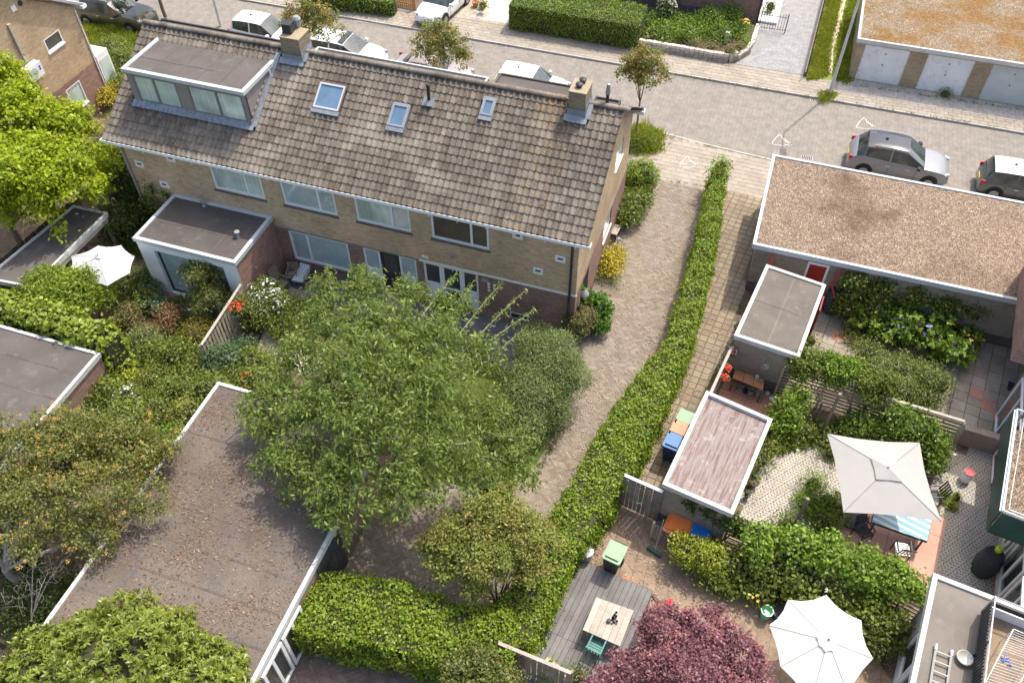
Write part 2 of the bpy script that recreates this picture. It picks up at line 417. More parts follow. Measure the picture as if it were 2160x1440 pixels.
# far side
fp = struct(MB().prism([(-90, 42.15), (70, 42.15), (70, 44.02), (-90, 44.02)], -.15, -.025), 'far_pavement', m_slabbase)
pave(fp, 'paving_slab', [(-32, 42.17), (13, 42.17), (13, 44.0), (-32, 44.0)], (.42, .3), 0, 0, .05, m_slab, gap=.016, limit=300)
kb = MB()
for i in range(100): kb.box(-50 + i, 42.03, -.15, -50 + i + .985, 42.145, 0.005)
m_kerb = M('kerb_stone', (.36, .34, .31), (.44, .41, .37), rough=.85, fine=.2, isl=.1)
struct(kb, 'far_kerb', m_kerb)['kind'] = 'structure'
struct(MB().sheet([(-90, 44.02), (70, 44.02), (70, 75), (-90, 75)], -.03), 'far_gardens_ground', m_soil)
m_drvgrey = chevron('grey_clinkers', (0.266, 0.259, 0.252), (0.301, 0.294, 0.287), (0.336, 0.329, 0.322), (0.210, 0.203, 0.196), st=.2, stain=(0.252, 0.245, 0.231))
struct(MB().sheet([(-1.95, 44.03), (1.75, 44.03), (2.2, 58), (-1.3, 58), (-1.3, 45.2)], -.012), 'grey_driveway', m_drvgrey)
struct(MB().sheet([(-21, 44.03), (-15.2, 44.03), (-15.2, 50), (-21, 50)], -.012), 'car_drive', chevron('brown_drive_clinkers', (.36, .29, .22), (.43, .35, .27), (.48, .40, .32), (.26, .22, .17)))
struct(MB().sheet([(-17.6, 44.3), (-15.25, 44.3), (-15.25, 50), (-17.3, 50)], -.004), 'slab_forecourt', M('pale_concrete', (.50, .46, .40), (.56, .51, .45), fine=.15))
struct(MB().sheet([(3.6, 43.02), (14, 43.02), (14, 44.45), (3.6, 44.45)], .012), 'garage_apron', chevron('apron_clinkers', (.42, .37, .31), (.48, .43, .37), (.54, .49, .43), (.3, .27, .22), weeds=(.14, .15, .05)))
struct(MB().sheet([(-24, 41.9), (-20, 42.03), (-20, 42.14), (-24, 42.14)], -.09), 'gutter_strip', m_kerb)
# near side pavement
npv = struct(MB().prism([(-60, 32.6), (30, 32.6), (30, 35.78), (1.2, 35.85), (-2, 36.1), (-4.2, 36.38), (-6.5, 36.3), (-60, 36.3)], -.15, -.025), 'near_pavement', m_slabbase)
pave(npv, 'paving_slab', [(-6, 32.7), (7, 32.7), (7, 35.75), (1.2, 35.82), (-2, 36.0), (-4.2, 36.3), (-6, 36.2)], (.42, .3), R_(-2), 0, .05, m_slab, gap=.016, limit=300, holes=[[(-5.7, 33.6), (-4.2, 33.7), (-4.2, 35.4), (-5.9, 35.6)]])
kb = MB()
for a, b in (((-60, 36.32), (-6.5, 36.32)), ((-6.5, 36.32), (-4.2, 36.4)), ((-4.2, 36.4), (-2, 36.12)), ((-2, 36.12), (1.2, 35.87)), ((1.2, 35.87), (30, 35.80))): kb.wall(a, b, -.15, .004, .1)
struct(kb, 'near_kerb', m_kerb)
# driveway beside the house, yard behind
drv = [(-4.88, 21.72), (-4.88, 30), (-5.4, 32.62), (-1.2, 32.62), (-1.0, 22), (-1.9, 15), (-2.4, 8), (-9.08, 8), (-9.08, 19.5), (-4.88, 19.5)]
struct(MB().prism(drv, -.15, 0.0), 'driveway', m_drive)
struct(MB().sheet([G2(*p) for p in [(880, 745), (1180, 735), (1215, 800), (1195, 870), (1150, 950), (1105, 1015), (1000, 1030), (860, 1000), (830, 880)]], .006), 'lawn', m_lawn)
struct(MB().sheet([(-17.45, 18.6), (-4.9, 19.6), (-4.9, 21.74), (-17.45, 21.74)], .012), 'patio', M('grey_blue_patio_slab', (.13, .135, .145), (.17, .17, .18), scale=2, rough=.7, fine=.15))
struct(MB().sheet([G2(*p) for p in [(560, 690), (640, 690), (690, 770), (640, 790), (540, 740)]], .018), 'pale_gravel_path', M('pale_sandy_gravel', (.42, .36, .28), (.52, .45, .36), scale=8, rough=.95, fine=.4, fscale=50))
# path between hedge and sheds
pth = [G2(*p) for p in [(1532, 403), (1612, 415), (1592, 520), (1560, 640), (1548, 712), (1484, 835), (1395, 1045), (1290, 1010), (1330, 860), (1400, 740), (1450, 560)]]
pa = struct(MB().prism(pth, -.15, -.01), 'garden_path', m_joint)
pave(pa, 'path_slab', pth, (.31, .31), RZ * .75, .008, .05, m_path, gap=.028, limit=300, stagger=False)
# lower court
crt = [G2(*p) for p in [(1296, 1040), (1400, 1082), (1500, 1130), (1660, 1240), (1760, 1300), (1900, 1450), (1500, 1560), (1080, 1560), (1150, 1230), (1240, 1110)]]
struct(MB().prism(crt, -.15, -.005), 'court_paving', m_court)
struct(MB().prism([G2(*p) for p in [(640, 1350), (900, 1390), (1100, 1440), (1100, 1600), (560, 1600), (590, 1440)]], -.15, .012), 'dark_yard_paving', m_darkclink)
struct(MB().prism([G2(*p) for p in [(625, 1345), (648, 1352), (592, 1460), (560, 1460)]], -.1, .02), 'concrete_strip', M('pale_concrete_strip', (.36, .33, .29), (.42, .39, .34), fine=.15))
# mid garden slabs
mg = [G2(*p) for p in [(1740, 590), (2190, 690), (2190, 925), (2090, 915), (1985, 875), (1660, 800), (1690, 745)]]
mgp = struct(MB().prism(mg, -.15, -.012), 'slab_terrace', m_joint)
pave(mgp, 'garden_slab', mg, (.5, .5), RZ, .006, .05, m_gslab, gap=.016, limit=260, stagger=False)
c_, s_ = math.cos(RZ), math.sin(RZ)
redt = MB().box(-.24, -.24, -.04, .24, .24, 0)
me_ = bpy.data.meshes.new('red_slab'); me_.from_pydata(redt.v, [], redt.f); me_.materials.append(M('red_concrete', (.40, .19, .13), (.46, .24, .17), fine=.2))
for p in [(2062, 830), (2084, 855), (2108, 880), (1768, 708), (2105, 878)][:4]:
    g = G(*p, .018); inst(me_, 'red_slab', mgp, (g[0], g[1], .018), (0, 0, RZ))
inst(bpy.data.meshes['red_slab'], 'dark_slab', mgp, (*G2(2140, 818), .02), (0, 0, RZ)).data = me_.copy()
bpy.data.objects['dark_slab'].data.materials[0] = m_dark
# terracotta corner terrace
tt = [G2(*p) for p in [(1520, 790), (1640, 850), (1625, 880), (1610, 900), (1490, 850)]]
ttp = struct(MB().prism(tt, -.15, .004), 'terracotta_terrace', m_joint)
pave(ttp, 'terracotta_slab', tt, (.5, .5), RZ, .02, .04, M('terracotta_slab', (.36, .17, .12), (.42, .22, .16), scale=1.5, fine=.15, isl=.08), gap=.012, stagger=False)
# patterned tiles
def dashes():
    b = NB('patterned_tile'); x, y, z = b.xyz()
    c, s = math.cos(RZ), math.sin(RZ)
    u = b.math('ADD', b.math('MULTIPLY', x, c), b.math('MULTIPLY', y, s)); v = b.math('SUBTRACT', b.math('MULTIPLY', y, c), b.math('MULTIPLY', x, s))
    v = b.math('DIVIDE', v, .866 * .125); rowi = b.math('FLOOR', v)
    u = b.math('ADD', b.math('DIVIDE', u, .125), b.math('MULTIPLY', rowi, .5)); ci = b.math('FLOOR', u)
    k = b.math('MODULO', b.math('ADD', b.math('ADD', ci, b.math('MULTIPLY', rowi, 2)), 3000), 3)
    ang = b.math('MULTIPLY', b.math('ADD', k, .25), math.pi / 3)
    fu = b.math('SUBTRACT', b.math('FRACT', u), .5); fv = b.math('SUBTRACT', b.math('FRACT', v), .5)
    ca, sa = b.math('COSINE', ang), b.math('SINE', ang)
    p = b.math('ABSOLUTE', b.math('ADD', b.math('MULTIPLY', fu, ca), b.math('MULTIPLY', fv, sa)))
    q = b.math('ABSOLUTE', b.math('SUBTRACT', b.math('MULTIPLY', fv, ca), b.math('MULTIPLY', fu, sa)))
    d = b.math('MULTIPLY', b.math('LESS_THAN', p, .40), b.math('LESS_THAN', q, .11))
    base = b.mix(b.mr(b.noise(1.2, 5), .35, .65), tocol((.38, .345, .285)), tocol((.47, .43, .36)))
    col = b.mix(b.math('MULTIPLY', d, .9), base, tocol((.04, .034, .03)))
    col = b.mul(col, b.mr(b.noise(30, 3), .3, .7, .85, 1.1)); b.bump(d, .4, -.008)
    return b.fin(col, .8, .3)
m_pat = dashes()
hx1 = [G2(*p) for p in [(1640, 905), (1770, 960), (1770, 1090), (1700, 1125), (1640, 1110), (1545, 1085), (1590, 980)]]
hx2 = [G2(*p) for p in [(1950, 960), (2110, 940), (2190, 990), (2190, 1290), (2080, 1280), (1970, 1225), (1960, 1150), (1980, 1090)]]
for nm, pg in (('patterned_terrace', hx1), ('patterned_terrace', hx2)):
    t_ = struct(MB().prism(pg, -.15, .0), nm, m_joint)
    pave(t_, 'patterned_tile', pg, (.433, .5), RZ, .012, .03, m_pat, gap=.006, stagger=True, tilt=.001)
ts = [G2(*p, .08) for p in [(1752, 1050), (1990, 1085), (1962, 1232), (1900, 1240), (1735, 1165)]]
tsp = struct(MB().prism(ts, -.15, .055), 'pink_terrace', m_joint)
pave(tsp, 'pink_slab', ts, (.8, .8), RZ, .08, .04, M('pink_concrete_slab', (.52, .30, .22), (.58, .35, .26), scale=1, fine=.1, isl=.06, c3=(.45, .26, .19)), gap=.008, stagger=False)
# timber deck, board by board
dk = [G2(*p, .1) for p in [(1228, 1180), (1378, 1243), (1330, 1400), (1290, 1600), (1060, 1600), (1115, 1430)]]
dkp = struct(MB().prism(dk, -.12, .05), 'timber_deck', m_woodblack)
a = np.array(G2(1228, 1182, .1)); bb = np.array(G2(1378, 1245, .1)); dirx = (bb - a) / np.linalg.norm(bb - a); diry = np.array([-.16, -1.0]); diry /= np.linalg.norm(diry)
nb_ = 14; wd = np.linalg.norm(bb - a) / nb_
for i in range(nb_):
    for (t0, t1) in ((0, 2.55), (2.56, 5.5)):
        p0 = a + dirx * (i * wd + .006) + diry * t0; p1 = a + dirx * ((i + 1) * wd - .006) + diry * t0
        o = MB().prism([p0, p1, p1 + diry * (t1 - t0), p0 + diry * (t1 - t0)], .05, .1 + random.uniform(-.004, .004)).build('deck_board', m_deck, dkp)
# chalk drawings
m_chalk = M('white_chalk', (.66, .64, .60), (.52, .50, .46), rough=.95, fine=.2)
def chalk(cx, cy, pts, label, z=-.094):
    mb = MB()
    for st in pts:
        for (a, b2) in zip(st, st[1:]):
            mb.wall((G2(cx + a[0], cy + a[1])), (G2(cx + b2[0], cy + b2[1])), z, z + .004, .035)
    mb.single('chalk_drawing', m_chalk, label, 'drawing', group='chalk drawings on the street')
heart = [[(-4, -3), (-12, 4), (-19, 13), (-20, 18), (-8, 20), (4, 21), (10, 19), (17, 21)], [(-3, -2), (0, 2), (1, 8), (5, 5), (4, 11), (9, 8), (8, 14), (13, 11), (12, 16), (19, 14)], [(19, 19), (22, 20)]]
chalk(1650, 283, heart, 'white chalk heart on the road beyond the near gravel roof')
chalk(1828, 248, heart, 'white chalk heart on the road above the silver car')
chalk(1454, 333, heart, 'white chalk heart on the pale pavement by the hedge end', z=.004)
# drains
for p, l in (((1057, 98), 'iron road gully by the far kerb above the trees'), ((1721, 213), 'iron road gully beside the lamp post foot'), ((1702, 333), 'iron road gully behind the near gravel roof')):
    g = G(*p, -.1); r = thing('street_drain', l, 'drain', (g[0], g[1], -.1), group='street drains')
    MB().box(g[0] - .28, g[1] - .16, -.1, g[0] + .28, g[1] + .16, -.092).build('frame', m_kerb, r)
    for k in range(6): MB().box(g[0] - .24 + k * .085, g[1] - .13, -.09, g[0] - .19 + k * .085, g[1] + .13, -.084).build('bar', m_dark, r)

# ---------------------------------------------------------------- buildings
def facade(mp, u0, u1, v0, v1, holes, depth, mb=None, top=None):
    mb = mb or MB(); us = sorted({u0, u1, *[h[0] for h in holes], *[h[1] for h in holes]}); vs = sorted({v0, v1, *[h[2] for h in holes], *[h[3] for h in holes]})
    for i in range(len(us) - 1):
        for j in range(len(vs) - 1):
            cu, cv = (us[i] + us[i + 1]) / 2, (vs[j] + vs[j + 1]) / 2
            if any(h[0] < cu < h[1] and h[2] < cv < h[3] for h in holes): continue
            mb.quad(mp(us[i], vs[j], 0), mp(us[i + 1], vs[j], 0), mp(us[i + 1], vs[j + 1], 0), mp(us[i], vs[j + 1], 0))
    for a, b2, c, d in holes:
        for (p, q) in (((a, c), (a, d)), ((a, d), (b2, d)), ((b2, d), (b2, c)), ((b2, c), (a, c))):
            mb.quad(mp(*p, 0), mp(*q, 0), mp(*q, depth), mp(*p, depth))
    return mb
def mbox(mb, mp, u0, u1, v0, v1, d0, d1):
    P = [mp(u, v, d) for d in (d0, d1) for (u, v) in ((u0, v0), (u1, v0), (u1, v1), (u0, v1))]
    return mb.add(P, [(0, 1, 2, 3), (7, 6, 5, 4), (0, 4, 5, 1), (1, 5, 6, 2), (2, 6, 7, 3), (3, 7, 4, 0)])
def window(parent, mp, u0, u1, v0, v1, splits=(), fr=.085, d0=.03, panes=None, fm=None, sill=None, name='window'):
    fm = fm or m_white; mb = MB()
    mbox(mb, mp, u0, u0 + fr, v0, v1, d0, d0 + .07); mbox(mb, mp, u1 - fr, u1, v0, v1, d0, d0 + .07)
    mbox(mb, mp, u0 + fr, u1 - fr, v0, v0 + fr, d0, d0 + .07); mbox(mb, mp, u0 + fr, u1 - fr, v1 - fr, v1, d0, d0 + .07)
    xs = [u0 + fr] + list(splits) + [u1 - fr]
    for s in splits: mbox(mb, mp, s - fr / 2, s + fr / 2, v0 + fr, v1 - fr, d0 + .001, d0 + .069)
    w_ = mb.build(name, fm, parent); panes = panes or [m_gpale] * (len(xs) - 1)
    for i in range(len(xs) - 1):
        a, b2 = xs[i] + (fr / 2 if i else 0), xs[i + 1] - (fr / 2 if i < len(xs) - 2 else 0)
        mbox(MB(), mp, a, b2, v0 + fr, v1 - fr, d0 + .04, d0 + .05).build('pane', panes[i], w_)
    if sill: mbox(MB(), mp, u0 - .04, u1 + .04, v0 - .09, v0 - .005, -.05, .1).build('sill', sill, w_)
    return w_
def trimring(parent, pts, z0, z1, wd, mat, name='roof_trim'):
    "raised edge round a flat roof, mitred corners"
    n = len(pts); P = [np.array(p[:2], float) for p in pts]
    a = sum(P[i][0] * P[(i + 1) % n][1] - P[(i + 1) % n][0] * P[i][1] for i in range(n))
    if a < 0: P = P[::-1]
    inn = []
    for i in range(n):
        e1 = P[i] - P[i - 1]; e2 = P[(i + 1) % n] - P[i]; n1 = np.array([-e1[1], e1[0]]) / np.linalg.norm(e1); n2 = np.array([-e2[1], e2[0]]) / np.linalg.norm(e2)
        bis = n1 + n2; bis /= np.linalg.norm(bis); inn.append(P[i] + bis * wd / max(.3, float(bis @ n1)))
    for i in range(n):
        j = (i + 1) % n
        MB().prism([P[i], P[j], inn[j], inn[i]], z0, z1).build(name, mat, parent)
    return inn
def shrinkpoly(pts, d):
    c = np.mean([p[:2] for p in pts], axis=0)
    return [tuple(np.array(p[:2]) + (c - np.array(p[:2])) * d / np.linalg.norm(c - np.array(p[:2]))) for p in pts]
def flatbuilding(name, label, cat, pts, h, wallm, roofm, trimm, over=.12, fh=.2, up=.05, tw=.13, group=None, walls=True, plinth=None):
    c = np.mean([p[:2] for p in pts], axis=0); r = thing(name, label, cat, (c[0], c[1], 0), group=group)
    wp = shrinkpoly(pts, over * 1.4)
    if walls:
        w_ = MB().prism(wp, .45 if plinth else 0, h - fh).build('wall', wallm, r)
        if plinth: MB().prism(shrinkpoly(pts, over * 1.4 + .01), 0, .449).build('plinth', plinth, r)
    rf = MB().prism(shrinkpoly(pts, .03), h - fh + .002, h - up).build('roof', roofm, r)
    trimring(rf, pts, h - fh, h, tw, trimm)
    return r, rf, wp

def seams(parent, quad, n, z, mat, cross=0):
    "overlaps between the strips of felt on a flat roof"
    q = [np.array(p[:2], float) for p in quad]
    for k in range(1, n):
        t = k / n + random.uniform(-.02, .02); MB().wall(q[0] + (q[1] - q[0]) * t, q[3] + (q[2] - q[3]) * (t + random.uniform(-.005, .005)), z + .001, z + .006, .07).build('felt_seam', mat, parent)
    for k in range(cross):
        t = random.uniform(.15, .85); MB().wall(q[0] + (q[3] - q[0]) * t, q[0] + (q[3] - q[0]) * t + (q[1] - q[0]) * random.uniform(.3, .95), z + .007, z + .011, .06).build('felt_seam', mat, parent)
# --- the terrace of houses
HX0, HX1, HY0, HY1 = -23.9, -4.9, 21.75, 29.85
EZ, RY, RZZ = 5.2, 25.8, 7.95
house = thing('terraced_house', 'beige brick row house with long grey brown tiled roof and dormer', 'house', (-14.4, 25.8, 0))
rear = lambda u, v, d: (u, HY0 + d, v)
hol_up = [(-19.86, -17.6, 3.69, 4.9), (-16.77, -14.47, 3.69, 4.9), (-13.65, -11.4, 3.69, 4.9), (-10.56, -8.29, 3.69, 4.9)]
hol_dn = [(-16.96, -14.3, .72, 2.31), (-13.65, -11.36, .25, 2.31), (-11.06, -8.78, .28, 2.32)]
facade(rear, HX0, HX1, 2.36, EZ - .1, hol_up, .16).build('upper_wall', m_bbeige, house)
facade(rear, HX0, HX1, 0, 2.36, hol_dn, .16).build('lower_wall', m_bred, house)
mbox(MB(), rear, -11.2, HX1 + .03, 2.335, 2.42, -.03, .02).build('white_band', m_white, house)
mbox(MB(), rear, -17.5, -11.21, 2.34, 2.40, -.02, .02).build('lintel_band', m_lead, house)
gab = lambda u, v, d: (HX1 - d, u, v)
gh = [(22.55, 23.75, 0, 2.15), (26.0, 27.35, 1.35, 2.3)]; gh2 = [(27.1, 28.35, 4.2, 5.05), (27.0, 28.4, 2.8, 3.0)][:1]
g_ = facade(gab, HY0, HY1, 2.36, EZ, gh2, .14); g_.quad((HX1, HY0, EZ), (HX1, HY1, EZ), (HX1, RY, RZZ - .08)); g_.build('gable_wall', m_bbeige2, house)
facade(gab, HY0, HY1, 0, 2.36, gh, .25).build('gable_base_wall', m_bred, house)
MB().add([(HX0, HY0, 0), (HX0, HY1, 0), (HX0, HY1, EZ), (HX0, RY, RZZ - .08), (HX0, HY0, EZ)], [(0, 1, 2, 3, 4)]).build('west_gable_wall', m_bbeige, house)
MB().quad((HX0, HY1, 0), (HX1, HY1, 0), (HX1, HY1, EZ), (HX0, HY1, EZ)).build('street_wall', m_bbeige, house)
for (a, b2, c, d), s, pn in zip(hol_up, (-18.35, -15.2, -12.15, -8.98), (([m_gpale] * 2), ([m_gpale2] * 2), ([m_gpale, m_gpale2]), [m_gdark] * 2)):
    window(house, rear, a, b2, c, d, [s], panes=pn, sill=m_bplinth)
window(house, rear, *hol_dn[0], [-16.15], panes=[m_gpale2] * 2, sill=m_bplinth)
# patio door sets: window > pane, panel; door > handle
def doorset(u0, a, b2, u1, z0, glz, doorm, panelm):
    for (p, q) in ((u0, a), (b2, u1)):
        w_ = window(house, rear, p, q, 1.18, 2.31, panes=[glz])
        mbox(MB(), rear, p, q, z0, 1.178, .05, .11).build('panel', panelm, w_)
    d_ = window(house, rear, a + .005, b2 - .005, z0, 2.31, panes=[m_gdark], fm=doorm, name='door', fr=.1)
    mbox(MB(), rear, a + .1, b2 - .1, 1.05, 1.13, .02, .085).build('crossbar', doorm, d_)
    mbox(MB(), rear, a + .06, a + .18, 1.0, 1.03, -.03, .02).build('handle', m_grey, d_)
doorset(-13.65, -12.93, -12.10, -11.36, .25, m_gpale2, m_dark, m_white)
doorset(-11.06, -10.32, -9.46, -8.78, .28, m_gdark, m_white, m_white)
for a in (-10.95, -9.15): mbox(MB(), rear, a, a + .25, 1.3, 2.2, .11, .13).build('curtain', m_white, house)
for (x, z) in ((-5.56, 4.07), (-6.38, 3.23), (-7.18, 4.74), (-23.25, 4.1), (-21.56, 4.76), (-22.38, 3.28)):
    v_ = mbox(MB(), rear, x - .19, x + .19, z - .15, z + .15, -.03, .03).build('wall_vent', m_white, house)
    mbox(MB(), rear, x - .1, x + .1, z - .02, z + .06, -.036, -.031).build('slot', m_dark, v_)
gr = mbox(MB(), rear, -7.5, -6.72, .38, .7, -.02, .03).build('cellar_grille', m_trim, house)
mbox(MB(), rear, -7.43, -6.8, .43, .64, -.026, -.021).build('opening', m_dark, gr)
for (x, z) in ((-8.35, 1.95), (-8.35, 1.78), (-8.35, 1.6), (-8.12, 1.93), (-8.12, 1.76)):
    MB().tube([(x, HY0 - .03, z), (x, HY0 + .01, z)], .055, 12).build('round_wall_plate', m_white, house)
mbox(MB(), rear, -8.65, -8.35 + .0, 2.02, 2.16, -.025, .01).build('cream_box', m_woodpale, house)
mbox(MB(), rear, -11.08, -10.8, 2.55, 2.66, -.03, .01).build('white_plate', m_white, house)
MB().tube([(-9.75, HY0 - .12, 3.05), (-9.75, HY0 + .01, 3.1)], .08, 10).build('wall_lamp', m_grey, house)
# gutters
gt = MB(); gt.box(HX0 - .55, 21.44, EZ - .13, HX1 + .42, 21.465, EZ + .0); gt.box(HX0 - .55, 21.465, EZ - .14, HX1 + .42, 21.63, EZ - .12)
gt.box(HX1 + .421, 21.44, EZ - .14, HX1 + .445, 21.72, EZ + .0); gt.box(HX0 - .58, 21.44, EZ - .14, HX0 - .552, 21.72, EZ + .0)
gut = gt.build('gutter', m_white, house)
gd_ = MB(); random.seed(3)
x = HX0 - .5
while x < HX1 + .3:
    w_ = random.uniform(.2, .6); gd_.box(x, 21.468, EZ - .118, x + w_ - .004, 21.6, EZ - random.uniform(.03, .10)); x += w_
gd_.build('moss_in_gutter', M('gutter_moss', (.05, .042, .03), (.12, .09, .05), scale=6, fine=.4), gut)
for i in range(18):
    x = HX0 + .2 + i * 1.1; MB().box(x, 21.47, EZ - .24, x + .035, 21.74, EZ - .205).build('gutter_bracket', m_white, gut)
MB().box(HX0, 21.64, EZ - .16, HX1, 21.748, EZ - .11).build('soffit', m_white, house)
sg = MB(); sg.box(HX0 - .3, 30.0, EZ - .16, HX1 + .42, 30.3, EZ - .13); sg.box(HX0 - .3, 30.27, EZ - .13, HX1 + .42, 30.3, EZ); sg.box(HX0 - .3, 30.0, EZ - .13, HX1 + .42, 30.03, EZ); sg.box(HX1 + .39, 30.03, EZ - .13, HX1 + .42, 30.27, EZ)
sg.build('street_gutter', m_white, house)
MB().tube([(-5.12, 21.6, 5.05), (-5.12, 21.66, 4.8), (-5.12, 21.66, 0)], .05, 8).build('black_drainpipe', m_dark, house)
MB().tube([(-23.8, 21.6, 5.05), (-23.8, 21.66, 4.8), (-23.8, 21.66, 0)], .045, 8).build('grey_drainpipe', m_grey, house)
# side entrance
window(house, gab, 26.0, 27.35, 1.35, 2.3, panes=[m_gpale], sill=m_white, d0=.05)
window(house, gab, *gh2[0], panes=[m_gpale], sill=m_white, d0=.04)
d_ = window(house, gab, 22.6, 23.7, .12, 2.12, panes=[m_gdark], name='door', fr=.13, d0=.18)
MB().box(-4.9, 22.4, 0, -4.15, 23.6, .12).build('doorstep', m_bred2, house)
MB().box(-4.85, 22.55, .121, -4.45, 23.15, .135).build('door_mat', m_dark, house)
lp = MB().lathe((-4.7, 22.35, 1.95), [(.02, .22), (.04, .2), (.17, .06), (.18, .02), (.02, .04)], 14).build('door_lamp', m_grey, house, True)
MB().tube([(-4.92, 22.35, 2.1), (-4.7, 22.35, 2.2)], .015, 5).build('lamp_arm', m_dark, lp)
# roof
slope = math.atan2(RZZ - EZ, RY - 21.4); sl_len = math.hypot(RZZ - EZ, RY - 21.4)
def tilemat():
    b = NB('old_concrete_tile'); r = b.rnd(); x, y, z = b.xyz()
    col = b.ramp(r, [(0, (.132, .106, .081)), (.35, (.160, .132, .103)), (.7, (.182, .152, .12)), (1, (.212, .18, .145))])
    st = b.noise(1, 4, v=b.comb(b.math('MULTIPLY', x, 38), b.math('MULTIPLY', y, 2.2)))
    col = b.mul(col, b.mr(st, .3, .7, .66, 1.3))
    col = b.mul(col, b.mr(b.noise(1, 6, v=b.comb(b.math('MULTIPLY', x, 1.6), b.math('MULTIPLY', y, .3)), rough=.7), .3, .7, .68, 1.3))
    col = b.mix(b.math('MULTIPLY', b.mr(b.noise(.5, 6, rough=.65), .5, .66), .5), col, tocol((.40, .35, .28)))
    col = b.mix(b.math('MULTIPLY', b.mr(b.noise(11, 5, rough=.7), .60, .68), .6), col, tocol((.46, .45, .40)))
    # orange lichen, mostly below the east chimney and the ridge
    mx = b.math('MULTIPLY', b.mr(x, -11.5, -7.2), b.mr(x, -4.8, -6.6)); near = b.mr(y, 24.3, 25.6)
    lm = b.math('MULTIPLY', b.mr(x, -8.1, -7.4), b.mr(x, -5.9, -6.4))
    amt = b.math('ADD', b.math('ADD', b.math('MULTIPLY', b.math('MULTIPLY', mx, near), .055), b.math('MULTIPLY', lm, .085)), 0)
    lich = b.math('GREATER_THAN', b.math('ADD', b.noise(13, 4, rough=.6), amt), .70)
    col = b.mix(b.math('MULTIPLY', lich, .9), col, tocol((.42, .22, .04)))
    b.bump(st, .3, .01)
    return b.fin(col, .85, .25)
m_tile = tilemat()
ov = MB(); P0 = [(HX0 - .5, 21.56, EZ + .0), (HX1 + .3, 21.56, EZ + .0), (HX1 + .3, RY, RZZ - .09), (HX0 - .5, RY, RZZ - .09)]
ov.add(P0 + [(p[0], p[1], p[2] - .1) for p in P0], [(0, 1, 2, 3), (7, 6, 5, 4), (0, 4, 5, 1), (1, 5, 6, 2), (3, 2, 6, 7), (0, 3, 7, 4)])
P1 = [(HX0 - .5, 30.18, EZ - .03), (HX1 + .3, 30.18, EZ - .03), (HX1 + .3, RY + .004, RZZ - .09), (HX0 - .5, RY + .004, RZZ - .09)]
ov.add(P1 + [(p[0], p[1], p[2] - .1) for p in P1], [(3, 2, 1, 0), (4, 5, 6, 7), (0, 1, 5, 4), (1, 2, 6, 5), (3, 7, 6, 2), (0, 4, 7, 3)])
roof = ov.build('roof', M('roof_underlay', (.13, .11, .09), rough=.9), house)
CW = 19.8 / 88; SY0, SZ0 = 21.50, EZ + .03; slope = math.atan2(RZZ - SZ0, RY - SY0); sl_len = math.hypot(RZZ - SZ0, RY - SY0); TL = sl_len / 16
us_ = [0, .03, .065, .105, .15, .185, .21, .236]; hs_ = [.074, .046, .012, .0, .005, .034, .064, .076]
def tile_mesh(nm, mat, L):
    mb = MB(); n = len(us_)
    vs = [(u, L + .03, h) for u, h in zip(us_, hs_)] + [(u, 0, h) for u, h in zip(us_, hs_)] + [(u, 0, h - .042) for u, h in zip(us_, hs_)] + [(u, 0, h) for u, h in zip(us_, hs_)]
    fs = [(n + i, n + i + 1, i + 1, i) for i in range(n - 1)] + [(2 * n + i, 2 * n + i + 1, 3 * n + i + 1, 3 * n + i) for i in range(n - 1)]
    mb.add(vs, fs); me = bpy.data.meshes.new(nm); me.from_pydata(mb.v, [], mb.f); me.materials.append(mat)
    for i, p in enumerate(me.polygons): p.use_smooth = i < n - 1
    return me
tme = tile_mesh('roof_tile', m_tile, TL)
cut = [(-23.55, -18.15, 22.9, 25.32), (-16.1, -14.95, 23.95, 24.85), (-12.98, -12.3, 23.85, 24.6), (-9.66, -9.18, 24.75, 25.35), (-17.95, -17.05, 25.2, 26), (-6.5, -5.85, 25.25, 26)]
pl = []; ca, sa = math.cos(slope), math.sin(slope)
for j in range(16):
    for i in range(88):
        x = HX0 - .45 + i * CW; s = j * TL; y = SY0 + s * ca; z = SZ0 + s * sa - .02
        cx, cy = x + CW / 2, y + TL / 2 * ca
        if any(a < cx < b2 and c < cy < d for a, b2, c, d in cut): continue
        pl.append((x, y, z))
pl.sort(key=lambda q: q[0] ** 2 + q[1] ** 2 + (q[2] - CH) ** 2); ho = np.array(house.location); rest = []
for k, q in enumerate(pl):
    L = (q[0] - ho[0] + random.uniform(-.004, .004), q[1] - ho[1], q[2] - ho[2] + random.uniform(0, .006)); rr = (slope - .105 + random.uniform(-.006, .006), 0, random.uniform(-.012, .012))
    if k < 300: inst(tme, 'roof_tile', roof, L, rr)
    else: rest.append((L, Matrix.Rotation(rr[2], 3, 'Z') @ Matrix.Rotation(rr[0], 3, 'X')))
joined('roof_tiles_above', tme, rest, m_tile, roof)
rest = []
for j in range(16):
    for i in range(88):
        s = j * TL; rest.append(((HX0 - .45 + (i + 1) * CW - ho[0], 30.24 - s * ca - ho[1], EZ + s * sa - .02), Matrix.Rotation(math.pi, 3, 'Z') @ Matrix.Rotation(slope - .075, 3, 'X')))
joined('street_side_tiles', tme, rest, m_tile, roof)
rt = MB(); n = 9; vs = []
for e, r_ in ((0, .125), (.40, .108)):
    for k in range(n): a = math.pi * k / (n - 1); vs.append((e, -r_ * math.cos(a), r_ * math.sin(a) * .85))
rme = bpy.data.meshes.new('ridge_tile'); rme.from_pydata(vs + [(0, v[1] * .85, v[2] * .85) for v in vs[:n]] + vs[:n], [], [(i, i + 1, n + i + 1, n + i) for i in range(n - 1)] + [(3 * n + i, 2 * n + i, 2 * n + i + 1, 3 * n + i + 1) for i in range(n - 1)])
